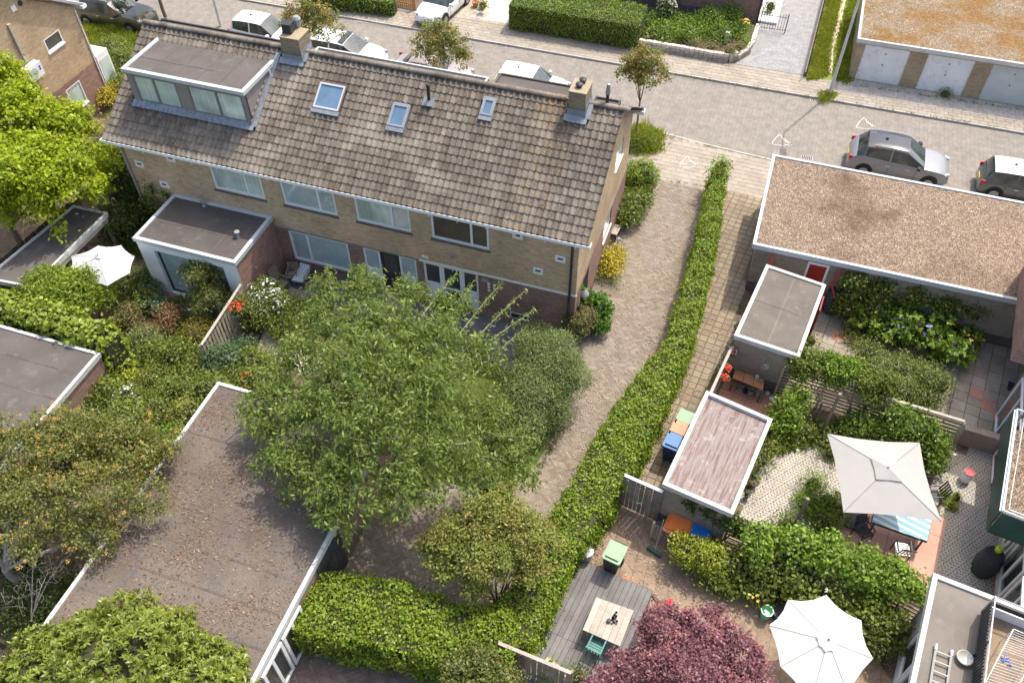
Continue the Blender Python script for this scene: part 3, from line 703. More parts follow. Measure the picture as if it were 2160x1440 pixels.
rme.materials.append(m_tile); rme.polygons.foreach_set('use_smooth', [i < n - 1 for i in range(2 * n - 2)])
x = HX0 - .46
while x < HX1 + .3:
    if not (-18.1 < x < -17.1 or -6.8 < x < -5.9): inst(rme, 'ridge_tile', roof, (x - ho[0], RY - ho[1], RZZ + .0 - ho[2] + random.uniform(-.006, .006)), (0, random.uniform(-.02, .02), random.uniform(-.02, .02)))
    x += .385
# roof windows
def onroof(y): return SZ0 + (y - SY0) * math.tan(slope)
def roofwin(u0, u1, y0, y1, fm, gm, hi=.10):
    mp = lambda u, v, d: (u, v + d * sa, onroof(v) - d * ca)
    w_ = window(house, mp, u0, u1, y0, y1, fr=.06, panes=[gm], fm=fm, name='roof_window', d0=-hi)
    mb = MB(); 
    mbox(mb, mp, u0 - .05, u1 + .05, y0 - .16, y0 - .004, -.075, .0); mb.build('flashing', m_lead, w_)
    mb = MB(); mbox(mb, mp, u0 - .045, u0 - .003, y0 - .003, y1 + .04, -.09, .05); mbox(mb, mp, u1 + .003, u1 + .045, y0 - .003, y1 + .04, -.09, .05); mbox(mb, mp, u0, u1, y1 + .003, y1 + .06, -.09, .05); mb.build('casing', fm, w_)
    return w_
w0_ = roofwin(-16.05, -15.0, 23.98, 24.84, m_trim, m_gblue)
m_bcas = M('brown_window_casing', (.16, .115, .095), rough=.5)
for o in w0_.children:
    if o.name.startswith('casing'): o.data.materials[0] = m_bcas
roofwin(-12.93, -12.32, 23.87, 24.6, m_grey, m_gblue); roofwin(-9.6, -9.2, 24.78, 25.32, m_grey, m_gblue)
def pot(x, y, z0, h, r=.06, col=None, nm='roof_vent_pipe', cap=True):
    v_ = MB().tube([(x, y, z0), (x, y, z0 + h)], r, 10).build(nm, col or m_dark, house, True)
    if cap: MB().lathe((x, y, z0 + h), [(r * 1.25, -.02), (r * 1.35, .05), (r * .8, .09), (0.001, .1)], 12).build('cap', col or m_dark, v_, True)
    return v_
v_ = pot(-11.66, 24.9, 7.3, .72)
MB().obox((-11.66, 24.83, 7.42), (.42, .36, .03), rx=slope).build('flashing', m_lead, v_)
v_ = pot(-5.24, 26.0, 7.8, .5, .06, m_dark); MB().lathe((-5.24, 26.0, 8.3), [(.075, 0), (.09, .05), (.06, .38), (.065, .4), (0.001, .42)], 12).build('grey_cowl', m_grey, v_, True)
m_chim = brick('chimney_brick', (.24, .19, .12), (.31, .25, .16), (.18, .13, .09), (.24, .21, .15))
m_chtop = M('lichen_mortar', (.30, .25, .18), (.36, .29, .20), scale=3, fine=.3, c3=(.42, .24, .06), rough=.95)
def chimney(x0, x1, y0, y1, zt, pots):
    c_ = MB().box(x0, y0, 6.9, x1, y1, zt - .05).build('chimney', m_chim, house)
    MB().box(x0 - .02, y0 - .02, zt - .049, x1 + .02, y1 + .02, zt).build('chimney_top', m_chtop, c_)
    fl = MB()
    for k in range(8):
        u = x0 - .12 + (x1 - x0 + .24) * k / 8; fl.obox((u + .06, y0 - .10 - random.uniform(0, .06), onroof(y0 - .1) + .06), ((x1 - x0 + .24) / 8 - .004, .26, .02), rx=slope)
    fl.box(x0 - .035, y0 - .03, 7.2, x1 + .035, y0 - .022, 7.95); fl.box(x1 + .022, y0 - .02, 7.3, x1 + .03, y1, 8.15); fl.box(x0 - .03, y0 - .02, 7.3, x0 - .022, y1, 8.15)
    fl.obox((x1 + .12, y0 + .25, onroof(y0 + .25) + .09), (.16, .75, .02), rx=slope)
    fl.build('lead_flashing', m_lead, c_)
    for (px, py, r) in pots: MB().lathe((px, py, zt), [(r * .7, 0), (r * .7, .08), (r, .08), (r * 1.05, .13), (r * .6, .17), (.001, .18)], 14).build('chimney_pot', m_dark, c_, True)
    return c_
c_ = chimney(-17.88, -17.08, 25.42, 26.25, 8.62, [])
MB().obox((-17.68, 25.85, 8.82), (.36, .4, .36), rz=.1).build('cowl', m_dark, c_)
MB().lathe((-17.55, 26.3, 8.62), [(.12, 0), (.14, .3), (.17, .32), (.1, .42), (.001, .43)], 12).build('round_cowl', m_grey, c_, True)
chimney(-6.47, -5.86, 25.28, 26.15, 8.62, [(-6.2, 25.62, .13), (-6.16, 25.95, .13)])
# dormer
m_dgrey = M('taupe_dormer_panel', (.255, .225, .20), (.29, .26, .23), rough=.6, fine=.05)
DX0, DX1, DY, DT = -23.52, -18.2, 22.95, 7.67
dorm = MB().box(DX0 + .08, DY + .18, 5.9, DX1 - .08, 25.6, DT - .16).build('dormer', m_dgrey, house)
df = lambda u, v, d: (u, DY + .05 + d, v)
dh = [(-23.25, -21.25, 6.22, 7.44), (-20.8, -18.4, 6.22, 7.44)]
facade(df, DX0 + .05, DX1 - .05, 6.0, DT - .15, dh, .12).build('dormer_front', m_dgrey, dorm)
m_taupe = M('taupe_window_frame', (.22, .195, .175), rough=.5)
window(house, df, *dh[0], [-22.3], panes=[m_gpale] * 2, fm=m_taupe, name='dormer_window', fr=.085, d0=.0)
window(house, df, *dh[1], [-19.55], panes=[m_gpale] * 2, fm=m_taupe, name='dormer_window', fr=.085, d0=.0)
drf = MB().box(DX0 + .04, DY - .0, DT - .148, DX1 - .04, 25.33, DT - .05).build('dormer_roof', m_membrane2, house)
trimring(drf, [(DX0, DY - .06), (DX1, DY - .06), (DX1, 25.35), (DX0, 25.35)], DT - .15, DT, .16, m_trim)
for o in list(drf.children):
    if sum((v.co.y for v in o.data.vertices)) / 8 + 25.8 > 25.2: bpy.data.objects.remove(o)
seams(drf, [(DX0 + .17, DY + .12), (DX1 - .17, DY + .12), (DX1 - .17, 25.3), (DX0 + .17, 25.3)], 5, DT - .05, m_seam, 1)
cl = MB()
for k in range(11):
    z = 5.95 + k * .15
    y0 = max(DY + .02, SY0 + (z - SZ0) / math.tan(slope) - .2)
    MB().prism([(DX1 - .078, y0), (DX1 - .05, y0), (DX1 - .05, 25.5), (DX1 - .078, 25.5)], z, z + .138).build('cladding_board', m_dgrey, dorm)
for k in range(27):
    x = DX0 + .0 + k * .2; MB().obox((x + .09, DY - .06, onroof(DY - .05) + .075), (.19, .3, .02), rx=slope + random.uniform(-.1, .1)).build('lead_apron', m_lead, dorm)
for k in range(9):
    y = DY + k * .29; MB().obox((DX1 + .06, y + .1, onroof(y + .1) + .08), (.2, .34, .015), rx=slope).build('lead_soaker', m_lead, dorm)
MB().obox((DX1 - .0, 24.75, 7.3), (.05, .08, .5)).build('dormer_downpipe', m_trim, dorm)
# street side dormers, their roofs just show over the ridge
for x0, x1, y1, tm in ((-17.0, -9.9, 26.55, m_trim), (-9.6, -6.62, 27.0, m_membrane), (-5.8, -4.85, 26.6, m_dark), (-24.1, -18.2, 26.55, m_dark)):
    s_ = MB().box(x0, 26.15, 6.6, x1, y1 - .01, 7.70).build('street_dormer', m_membrane2, house)
    trimring(s_, [(x0, 26.0), (x1, 26.0), (x1, y1), (x0, y1)], 7.64, 7.76, .07, tm)

# --- extension
EX0, EX1, EY0, EY1, EH = -22.07, -17.5, 18.87, 21.74, 2.9
ext = thing('garden_extension', 'white fronted flat roofed extension with large sliding window on the left house', 'extension', (-19.8, 20.3, 0))
ef = lambda u, v, d: (u, EY0 + .06 + d, v)
eh = [(-21.32, -18.2, .06, 2.4)]
facade(ef, EX0 + .05, EX1 - .05, 0, EH - .18, eh, .22).build('front_wall', m_render, ext)
MB().box(EX1 - .055, EY0 + .065, 0, EX1 - .05, EY1, EH - .18).build('side_wall', m_bred2, ext)
MB().quad((EX0 + .05, EY0 + .06, 0), (EX0 + .05, EY1, 0), (EX0 + .05, EY1, EH - .18), (EX0 + .05, EY0 + .06, EH - .18)).build('west_wall', m_render, ext)
window(ext, ef, *eh[0], [-19.85], panes=[m_gpale2] * 2, fm=m_dark, name='sliding_window', fr=.07, d0=.14)
er = MB().box(EX0 + .04, EY0 + .04, EH - .178, EX1 - .04, EY1 - .02, EH - .05).build('roof', m_membrane, ext)
trimring(er, [(EX0, EY0), (EX1, EY0), (EX1, EY1), (EX0, EY1)], EH - .18, EH, .15, m_trim)
seams(er, [(EX0 + .16, EY0 + .16), (EX1 - .16, EY0 + .16), (EX1 - .16, EY1 - .16), (EX0 + .16, EY1 - .16)], 4, EH - .05, m_seam, 1)
for p in ((430, 432), (502, 497)):
    g = G(*p, EH); MB().lathe((g[0], g[1], EH - .05), [(.09, 0), (.05, .08), (.05, .2), (.11, .2), (.11, .27), (.001, .29)], 12).build('roof_vent', m_grey, er, True)
MB().tube([(EX1 - .05, 19.9, 1.75), (EX1 + .06, 19.9, 1.75)], .05, 8).build('wall_lamp', m_grey, ext)
struct(MB().sheet([(-21.6, 18.2), (-17.6, 18.2), (-17.6, 18.9), (-21.6, 18.9)], .012), 'pebble_strip', m_pebble)

# --- neighbour house, top left
NX, NY = -32.4, 30.25
nb = thing('brick_house', 'beige brick house with white roof edge and air conditioner at top left', 'house', (-36, 26, 0))
ng = lambda u, v, d: (NX - d, u, v)
nh = [(27.75, 29.25, 3.45, 4.7), (28.2, 29.3, .9, 2.35)][:1] + [(27.55, 28.8, .55, 2.05)]
nh = [(28.0, 29.3, 3.75, 4.75), (27.3, 28.7, .5, 2.0)]
def wq(*ps): return [PXX(*p) for p in ps]
def onX(px, py, X):
    d = CR @ np.array([px - 1080, 720 - py, -FP]); t = X / d[0]; return (d[1] * t, CH + d[2] * t)
wA = [onX(a, b2, NX) for a, b2 in ((92, 85), (122, 62), (135, 88), (103, 112))]; wB = [onX(a, b2, NX) for a, b2 in ((139, 193), (166, 167), (185, 212), (160, 235))]
nh = [(min(w[0] for w in q), max(w[0] for w in q), sum(sorted(w[1] for w in q)[:2]) / 2, sum(sorted(w[1] for w in q)[2:]) / 2) for q in (wA, wB)]
facade(ng, 20.5, NY, 2.36, 5.1, nh[:1], .12).quad((NX, 20.5, 5.1), (NX, NY, 5.1), (NX, 25.6, 8.1)).build('upper_wall', m_bbeige2, nb)
facade(ng, 20.5, NY, 0, 2.36, nh[1:] , .12).build('lower_wall', m_bred, nb)
for h_, gm in zip(nh, (m_gdark, m_gpale)): window(nb, ng, *h_, panes=[gm], sill=m_white, d0=.0, fr=.06)
MB().quad((NX, NY, 0), (NX - 9, NY, 0), (NX - 9, NY, 5.1), (NX, NY, 5.1)).build('street_wall', m_bbeige2, nb)
MB().add([(NX + .25, NY + .3, 5.1), (NX - 9, NY + .3, 5.1), (NX - 9, 25.6, 8.2), (NX + .25, 25.6, 8.2), (NX + .25, 20.2, 5.1), (NX - 9, 20.2, 5.1)], [(0, 1, 2, 3), (3, 2, 5, 4)]).build('roof', m_tile, nb)
g2_ = MB(); g2_.box(NX - 9, NY + .1, 5.0, NX + .35, NY + .4, 5.03); g2_.box(NX - 9, NY + .1, 5.03, NX + .35, NY + .13, 5.16); g2_.box(NX - 9, NY + .37, 5.03, NX + .35, NY + .4, 5.16); g2_.box(NX + .32, NY + .131, 5.03, NX + .35, NY + .369, 5.16); g2_.build('gutter', m_white, nb)
MB().box(NX + .02, 25.7, 5.25, NX + .1, 25.8, 5.3)
MB().tube([(NX + .03, NY - .12, 5.0), (NX + .03, NY - .12, 0)], .035, 6).build('drainpipe', m_white, nb)
b0 = MB().box(NX - 2.5, NY + .01, 0, NX + .02, NY + .9, 2.5).build('bay', m_white, nb); MB().box(NX - 2.4, NY + .91, .6, NX - .1, NY + .93, 2.2).build('pane', m_gpale, b0); MB().box(NX + .021, NY + .1, .5, NX + .03, NY + .8, 2.2).build('pane', m_gpale, b0)
y_, z_ = onX(28, 18, NX); MB().box(NX, y_ - .13, z_ - .13, NX + .03, y_ + .13, z_ + .13).build('white_wall_plate', m_white, nb)
y_, z_ = onX(42, 7, NX); MB().tube([(NX, y_, z_), (NX + .04, y_, z_)], .12, 12).build('round_vent', m_dark, nb)
y0_, z0_ = onX(20, 52, NX + .1); y1_, z1_ = onX(57, 132, NX + .1)
MB().box(NX, y0_ - .08, z1_, NX + .09, y0_ + .08, z0_).build('pipe_casing', m_woodpale, nb)
ac = thing('air_conditioner', 'white air conditioner box on the beige neighbour wall', 'air conditioner', (NX + .25, y0_ - .05, z1_ - .75))
ay, az = y0_ - .05, z1_ - .75
MB().box(NX + .05, ay - .45, az, NX + .4, ay + .45, az + .65).build('casing', m_white, ac)
MB().tube([(NX + .4, ay - .12, az + .32), (NX + .415, ay - .12, az + .32)], .25, 20).build('fan_grille', m_trim, ac)
m_logo = M('blue_print', (.02, .05, .35), rough=.5)
MB().box(NX + .401, ay + .24, az + .40, NX + .404, ay + .36, az + .48).build('blue_mark', m_logo, ac); MB().box(NX + .401, ay + .24, az + .29, NX + .404, ay + .36, az + .37).build('blue_mark', m_logo, ac)

# --- gravel roof building (right) and garages (top right)
nr = [(.96, 32.58), (16, 32.5), (16, 26.4), (.94, 26.45)]
r, rf, wp = flatbuilding('garage_block', 'long flat roofed brick building with brown gravel roof and red door', 'building', nr, 2.6, m_bgrey, m_gravel, m_trim, over=.0, plinth=m_bplinth, tw=.12, fh=.22)
for o in list(r.children):
    if o.name.startswith(('wall', 'plinth')): bpy.data.objects.remove(o)
MB().box(1.12, 26.62, .5, 15.9, 32.4, 2.38).build('wall', m_bgrey, r); MB().box(1.13, 26.63, 0, 15.8, 32.3, .499).build('plinth', m_bplinth, r)
gf = lambda u, v, d: (u, 26.60 + d, v)
x0_ = onY(1712, 547, 26.6)[0]; x1_ = onY(1748, 555, 26.6)[0]
d_ = mbox(MB(), gf, x0_, x1_, .03, 2.1, -.01, .02).build('door', M('red_door_paint', (.33, .03, .02), (.27, .025, .018), rough=.45), r)
mb = MB(); mbox(mb, gf, x0_ - .08, x0_ - .002, 0, 2.2, -.02, .02); mbox(mb, gf, x1_ + .002, x1_ + .09, 0, 2.2, -.02, .02); mbox(mb, gf, x0_, x1_, 2.102, 2.2, -.02, .02); mb.build('door_frame', m_white, d_)
m_redpipe = M('red_plastic_pipe', (.45, .05, .04), rough=.4)
MB().tube([(x1_ + .55, 26.45, 2.3), (x1_ + .5, 26.45, 2.1), (x1_ + .35, 26.4, 1.5), (x1_ + .6, 26.15, 1.05)], .045, 8).build('red_downpipe', m_redpipe, r)
x2_ = onY(1634, 535, 26.4)[0]; MB().tube([(x2_, 26.45, 2.32), (x2_ - .05, 26.35, 2.2), (x2_ - .1, 25.9, 1.6)], .05, 8).build('red_pipe_stub', m_redpipe, r)

fg = [(3.9, 51.9), (20, 51.9), (20, 44.3), (3.88, 44.3)]
r, rf, wp = flatbuilding('garages', 'row of beige brick garages with orange mossy gravel roof and white doors', 'garage', fg, 2.35, m_bgarage, m_gravmoss, m_trimw, over=.0, fh=.22, tw=.12)
for o in list(r.children):
    if o.name.startswith('wall'): bpy.data.objects.remove(o)
ff = lambda u, v, d: (u, 44.42 + d, v)
dh_ = [(4.38, 6.63, .02, 2.03), (7.49, 9.77, .02, 2.03), (10.6, 12.9, .02, 2.03), (13.7, 16, .02, 2.03)]
facade(ff, 4.05, 20, 0, 2.12, dh_, .15).build('front_wall', m_bgarage, r); MB().box(4.0505, 44.421, 0, 4.052, 48.9, 2.12).build('side_wall', m_bgarage, r)
MB().box(4.06, 44.6, 0, 19.9, 51.7, 2.1).build('inner_wall', m_bgarage, r)
m_gdoor = M('chalky_white_door', (.82, .83, .82), (.74, .75, .74), scale=1.5, rough=.6, fine=.06, c3=(.52, .52, .50))
for (a, b2, c, d), mm in zip(dh_, (m_gdoor, m_gdoor, M('grey_white_door', (.56, .59, .57), (.50, .53, .51), fine=.06), m_gdoor)):
    dr = mbox(MB(), ff, a, b2, c, d, .08, .12).build('garage_door', mm, r)
    for k in range(22):
        u = a + .03 + k * (b2 - a - .06) / 22; mbox(MB(), ff, u, u + (b2 - a) / 22 * .62, c + .03, d - .03, .068, .081).build('door_rib', mm, dr)
    for v in (1.0, 1.62): mbox(MB(), ff, (a + b2) / 2 - .03, (a + b2) / 2 + .03, v, v + .06, .05, .068).build('handle', m_dark, dr)

# --- far house and front garden wall
fhh = thing('far_brick_house', 'brown brick house wall with white window beyond the front garden', 'house', (-4, 49.5, 0))
fw = lambda u, v, d: (u, 48.9 + d, v)
u0_, _, v0_ = onY(1475, 0, 48.9); u1_ = onY(1523, 8, 48.9)[0]
facade(fw, -13.5, -1.45, 0, 4, [(-5.1, u1_, 1.35, 2.9)], .1).build('wall', m_bred, fhh)
MB().box(-13.5, 48.86, 0, -3.2, 48.895, .42).build('plinth', m_bplinth, fhh)
MB().quad((-1.45, 48.9, 0), (-1.45, 56, 0), (-1.45, 56, 4), (-1.45, 48.9, 4)).build('side_wall', m_bred, fhh)
MB().prism([(-13.5, 48.95), (-1.5, 48.95), (-1.5, 57), (-13.5, 57)], 4.0, 4.1).build('roof', m_membrane, fhh)
window(fhh, fw, -5.1, u1_, 1.35, 2.9, panes=[m_gpale], sill=m_white)
MB().tube([(-1.42, 48.8, 0), (-1.42, 48.8, 3.9)], .05, 8).build('drainpipe', m_dark, fhh)
MB().box(-1.4, 49.0, 0, -.3, 53, .12).build('white_step', m_white, fhh)
# --- right hand buildings
jt = thing('brick_flat', 'red brown brick flat projecting at the right edge of the frame', 'building', (12, 21, 0))
ju = [G2(2131, 760, 2.6), (10.72, 28), (18, 27.5), (17.6, 22.4)]
MB().prism(ju, 2.6, 6.5).build('upper_storey', m_bred2, jt)
q0 = G2(2152, 930, 1.0)
MB().prism([(10.75, 23.2), (10.45, 19.6), (17, 18.8), (17.5, 22.5)], 0, 2.58).build('ground_storey', m_bred, jt)
wf = lambda u, v, d: (10.75 - (23.2 - u) * .083 - .03 + d, u, v)
window(jt, wf, 21.2, 22.9, .1, 2.3, [22.0], panes=[m_gdark, m_gdark], d0=-.03)
window(jt, wf, 19.8, 21.0, .1, 2.3, panes=[M('red_panel', (.30, .03, .02), rough=.5)], d0=-.03, name='door')
# --- sheds between path and gardens
m_shedroof = M('grey_shed_felt', (.125, .108, .088), (.155, .135, .112), scale=1.5, rough=.85, fine=.15, fscale=50, c3=(.19, .165, .14))
def streakroof():
    b = NB('streaked_pink_roof'); x, y, z = b.xyz()
    c, s = math.cos(RZ), math.sin(RZ); u = b.math('ADD', b.math('MULTIPLY', x, c), b.math('MULTIPLY', y, s)); v = b.math('SUBTRACT', b.math('MULTIPLY', y, c), b.math('MULTIPLY', x, s))
    st = b.noise(1, 6, v=b.comb(b.math('MULTIPLY', u, 14), b.math('MULTIPLY', v, .9)), rough=.65)
    col = b.ramp(st, [(.3, (.13, .08, .075)), (.45, (.21, .145, .13)), (.55, (.28, .235, .21)), (.7, (.20, .165, .15))])
    col = b.mix(b.mr(b.noise(3.5, 6, rough=.7), .55, .65), col, tocol((.34, .30, .275)))
    wv = b.math('SINE', b.math('MULTIPLY', u, 52)); b.bump(wv, .35, .012)
    return b.fin(col, .85, .25)
shed_a = [(1.62, 25.81), (3.91, 25.39), (3.34, 21.42), (1.0, 21.72)]
shed_b = [(.5, 18.92), (2.78, 18.42), (2.1, 14.44), (-.16, 14.82)]
sa_, _, _ = flatbuilding('brick_shed', 'brick shed with flat grey roof touching the long gravel roofed building', 'shed', shed_a, 2.3, m_bgrey, m_shedroof, m_trimw, over=.1, group='flat roofed sheds', fh=.2, up=.06, plinth=m_bplinth)
sb_, _, _ = flatbuilding('brick_shed', 'brick shed with streaked pinkish flat roof beside the wheelie bins', 'shed', shed_b, 2.3, m_bgrey, streakroof(), m_trimw, over=.1, group='flat roofed sheds', fh=.2, up=.13, plinth=m_bplinth)
MB().wall((3.92, 25.0), (3.84, 24.2), .05, 2.05, .05).build('red_door', M('red_shed_door', (.33, .03, .02), rough=.5), sa_)
seams([o for o in sa_.children if o.name.startswith('roof')][0], shrinkpoly(shed_a, .25), 2, 2.24, m_seam2, 2)
g = G(1613, 768, 1.75)
wl = thing('wall_lamp', 'round metal lamp on the brick wall above the wooden workbench', 'lamp', g)
MB().lathe((g[0], g[1] - .1, g[2]), [(.02, .1), (.05, .09), (.17, .0), (.165, -.01)], 14).build('shade', m_dark, wl, True); MB().tube([(g[0], g[1] + .2, g[2] + .22), (g[0], g[1], g[2] + .25), (g[0], g[1] - .1, g[2] + .09)], .012, 6).build('arm', m_dark, wl)

# --- big flat roofs on the left
rl, rfl, _ = flatbuilding('flat_roofed_garage', 'dark flat roofed garage cut by the left frame edge below the vine hedge', 'garage', [(-34, 13.85), (-20.1, 13.85), (-20.05, 3), (-34, 3)], 2.3, m_bred, m_membrane2, m_trimw, over=.05, fh=.2, tw=.12, plinth=m_bplinth)
rc_, rfc, _ = flatbuilding('flat_roofed_workshop', 'long brown flat roof strewn with dry leaves and lined by white edging', 'workshop', [(-15.46, 14.03), (-9.12, 14.03), (-9.10, 3), (-15.46, 3)], 2.3, m_bred, M('leafy_brown_felt', (.112, .091, .074), (.162, .132, .107), scale=.6, rough=.9, fine=.35, fscale=30, bump=.2, c3=(.10, .092, .09), detail=9), m_trimw, over=.05, fh=.22, tw=.12, plinth=m_bplinth)
wx = lambda u, v, d: (-9.14 - d, u, v)
for k in range(9):
    y = onX(690, 1150, -9.14)[0] - .75 + k * .155; mbox(MB(), wx, y, y + .147, .05, 2.02, -.04, -.005).build('black_board', m_woodblack, rc_)
y_ = onX(600, 1370, -9.14)[0]
for k in range(2):
    window(rc_, wx, y_ - 1.05 + k * 1.1, y_ - .02 + k * 1.1, .12, 2.0, [y_ - .55 + k * 1.1], panes=[m_gdark] * 2, name='white_door', d0=-.09, fr=.1)
seams(rfl, [(-33.8, 3.2), (-33.8, 13.6), (-20.25, 13.6), (-20.2, 3.2)], 10, 2.25, m_seam3, 1)
seams(rfc, [(-15.3, 3.2), (-15.3, 13.85), (-9.27, 13.85), (-9.25, 3.2)], 10, 2.25, m_seam3, 1)
lit = []
for i in range(30000):
    x = -15.3 + RNG.random() * 6.0; y = 4 + RNG.random() * 9.9
    dens = .5 + .5 * math.sin(x * 1.7 + math.sin(y * 1.3) * 2) * math.sin(y * 1.1 + x * .6)
    if RNG.random() > dens ** 2 * .9 + .05: continue
    a = RNG.random() * 6.28; L = .012 + RNG.random() ** 2 * .05; wv = L * (.25 + RNG.random() * .3); d = np.array([math.cos(a), math.sin(a), RNG.uniform(-.3, .3)]); e = np.array([-math.sin(a), math.cos(a), RNG.uniform(-.3, .3)])
    c = np.array([x, y, 2.262 + RNG.random() * .015]); lit += [c - d * L, c + e * wv, c + d * L, c - e * wv]
m_litter = leafmat('dry_leaves', (.235, .145, .085), (.12, .082, .052), trans=0, var=.4)
ll = rawmesh('leaf_litter', np.array(lit), 4, m_litter, loc=(-12.3, 9, 2.25)); setp(ll, 'dry fallen leaves scattered over the long brown flat roof', 'leaves', kind='stuff')

# --- pergola roof on the left
pg = thing('pergola', 'open timber shelter with narrow dark flat roof beside the white parasol', 'shelter', (-25.4, 18, 0))
pr = [(-26.55, 15.55), (-24.5, 15.7), (-24.45, 20.3), (-26.1, 20.25)]
MB().prism(shrinkpoly(pr, .03), 2.25, 2.36).build('roof', m_membrane2, pg); trimring(pg, pr, 2.2, 2.42, .09, m_trimw)
MB().box(-24.62, 15.75, 2.0, -24.5, 20.2, 2.19).build('beam', m_woodpale, pg)
for x, y in ((-24.56, 20.1), (-24.56, 15.85), (-26.3, 20.0), (-26.5, 15.8)): MB().box(x - .06, y - .06, 0, x + .06, y + .06, 1.999 if x > -25 else 2.24).build('post', m_wood, pg)
MB().sheet([(-26.5, 15.5), (-20.9, 15.5), (-20.9, 20.3), (-26.5, 20.3)], .02).build('paved_floor', M('brown_terrace_brick', (.28, .18, .12), (.34, .23, .16), fine=.2), pg)

def boardfence(name, label, p, q, h, bw=.14, gap=.015, mat=None, rails=True, cap=None, jit=.01, th=.022, z0=0, cat='fence', group=None):
    p = np.array(p[:2]); q = np.array(q[:2]); L = np.linalg.norm(q - p); d = (q - p) / L; ang = math.atan2(d[1], d[0]); mid = (p + q) / 2
    r = thing(name, label, cat, (*mid, z0), group=group); n = int(L / (bw + gap)); me = MB().box(-bw / 2, -th / 2, .04, bw / 2, th / 2, h)
    mm = bpy.data.meshes.new('board'); mm.from_pydata(me.v, [], me.f); mm.materials.append(mat or m_wood)
    for i in range(n):
        c = p + d * (i + .5) * L / n; inst(mm, 'board', r, (c[0] - mid[0], c[1] - mid[1], random.uniform(-jit, jit)), (0, random.uniform(-jit, jit), ang))
    nrm = np.array([-d[1], d[0]])
    if rails:
        for z in (.35, h - .3): MB().wall(p + nrm * .04, q + nrm * .04, z0 + z, z0 + z + .07, .045).build('rail', mat or m_wood, r)
    k = max(2, int(L / 1.9) + 1)
    for i in range(k):
        c = p + d * L * i / (k - 1) + nrm * .055; MB().obox((c[0], c[1], z0 + h / 2), (.08, .08, h + .04), ang).build('post', mat or m_wood, r)
    if cap is not None: MB().wall(p, q, z0 + h + .012, z0 + h + .05, .1).build('cap', cap, r)
    return r
def slatfence(name, label, p, q, h, n, sw=.085, mat=None, cap=None, z0=0.0, k=4, group=None):
    p = np.array(p[:2]); q = np.array(q[:2]); L = np.linalg.norm(q - p); d = (q - p) / L; ang = math.atan2(d[1], d[0]); mid = (p + q) / 2; nrm = np.array([-d[1], d[0]])
    r = thing(name, label, 'fence', (*mid, z0), group=group)
    for j in range(n):
        z = z0 + .1 + j * (h - .1) / n; 
        for i in range(k - 1):
            a = p + d * L * i / (k - 1) + d * .01; b2 = p + d * L * (i + 1) / (k - 1) - d * .01
            MB().wall(a, b2, z, z + sw, .02).build('slat', mat, r)
    for i in range(k): c = p + d * L * i / (k - 1) - nrm * .055; MB().obox((c[0], c[1], z0 + h / 2), (.08, .08, h), ang).build('post', mat, r)
    if cap is not None: MB().wall(p, q, z0 + h + .01, z0 + h + .05, .11).build('cap', cap, r)
    return r
boardfence('board_fence', 'grey brown board fence at the left edge beside the pergola roof', (-27.5, 16.0), (-27.0, 22.5), 1.8, mat=m_wooddark)
boardfence('board_fence', 'weathered board fence with gaps between the white roses and the left garden', (-17.25, 15.6), (-17.5, 18.8), 1.8, bw=.13, gap=.06, mat=M('grey_fence_board', (.30, .25, .19), (.38, .33, .26), scale=3, fine=.3, isl=.2), cap=m_woodpale, jit=.02)
boardfence('garden_gate', 'weathered wooden gate with white top rail between hedge and shed', G2(1318, 1003, 1.8), G2(1398, 1038, 1.8), 1.8, bw=.13, gap=.008, mat=M('grey_gate_board', (.20, .165, .13), (.28, .235, .19), scale=3, fine=.3, isl=.22), cap=m_white, cat='gate')
g = G(1350, 1058, 1.0); ha = thing('gate_latch', 'steel latch on the weathered wooden gate', 'latch', g); MB().tube([(g[0] - .12, g[1] - .06, g[2]), (g[0] + .05, g[1] - .06, g[2])], .015, 6).build('lever', m_trim, ha); MB().obox((g[0] + .06, g[1] - .05, g[2]), (.04, .02, .18)).build('plate', m_trim, ha)
boardfence('board_fence', 'low pale topped board fence between the two brick sheds', (.62, 18.95), (1.03, 21.6), 1.75, bw=.15, mat=m_wood, cap=m_woodpale)
m_slat = M('pale_slat', (.42, .36, .25), (.50, .44, .33), scale=3, fine=.25, isl=.15)
slatfence('slat_fence', 'long horizontal slat fence behind the grey parasol', G2(1655, 772, 1.55), G2(2036, 888, 1.55), 1.5, 8, mat=m_slat, cap=m_woodpale, k=5)
slatfence('slat_fence', 'low horizontal slat fence beside the pink roofed shed corner', G2(1545, 1090, 1.35), G2(1705, 1158, 1.35), 1.3, 6, mat=m_slat, cap=m_wood, k=3)
slatfence('slat_fence', 'horizontal slat fence end behind the big green climber by the lower right roof', G2(1800, 1195, 1.3), G2(1960, 1275, 1.3), 1.3, 6, mat=m_slat, k=3)
boardfence('board_fence', 'short fence with pale top plank above the small tree at the bottom', G2(1052, 1355, 1.7), G2(1205, 1418, 1.7), 1.65, mat=m_wood, cap=m_woodpale)
MB().obox((*G2(1178, 1408, .6), .55), (.9, .16, .06), rz=-.35).single('plank_shelf', m_woodpale, 'pale plank shelf beside the lower end of the short fence', 'shelf')
# low brick wall
lw = thing('garden_wall', 'low brick garden wall beyond the end of the slat fence', 'wall', (9.7, 21.1, 0))
p, q = G2(2036, 900, .85), G2(2128, 928, .85); MB().wall(p, q, 0, .8, .24).build('wall', m_bgrey, lw)
p, q = np.array(p), np.array(q)
for k in range(22):
    a = p + (q - p) * k / 22; b2 = p + (q - p) * (k + .9) / 22; MB().wall(a, b2, .803, .87, .26).build('coping_brick', m_bgarage, lw)
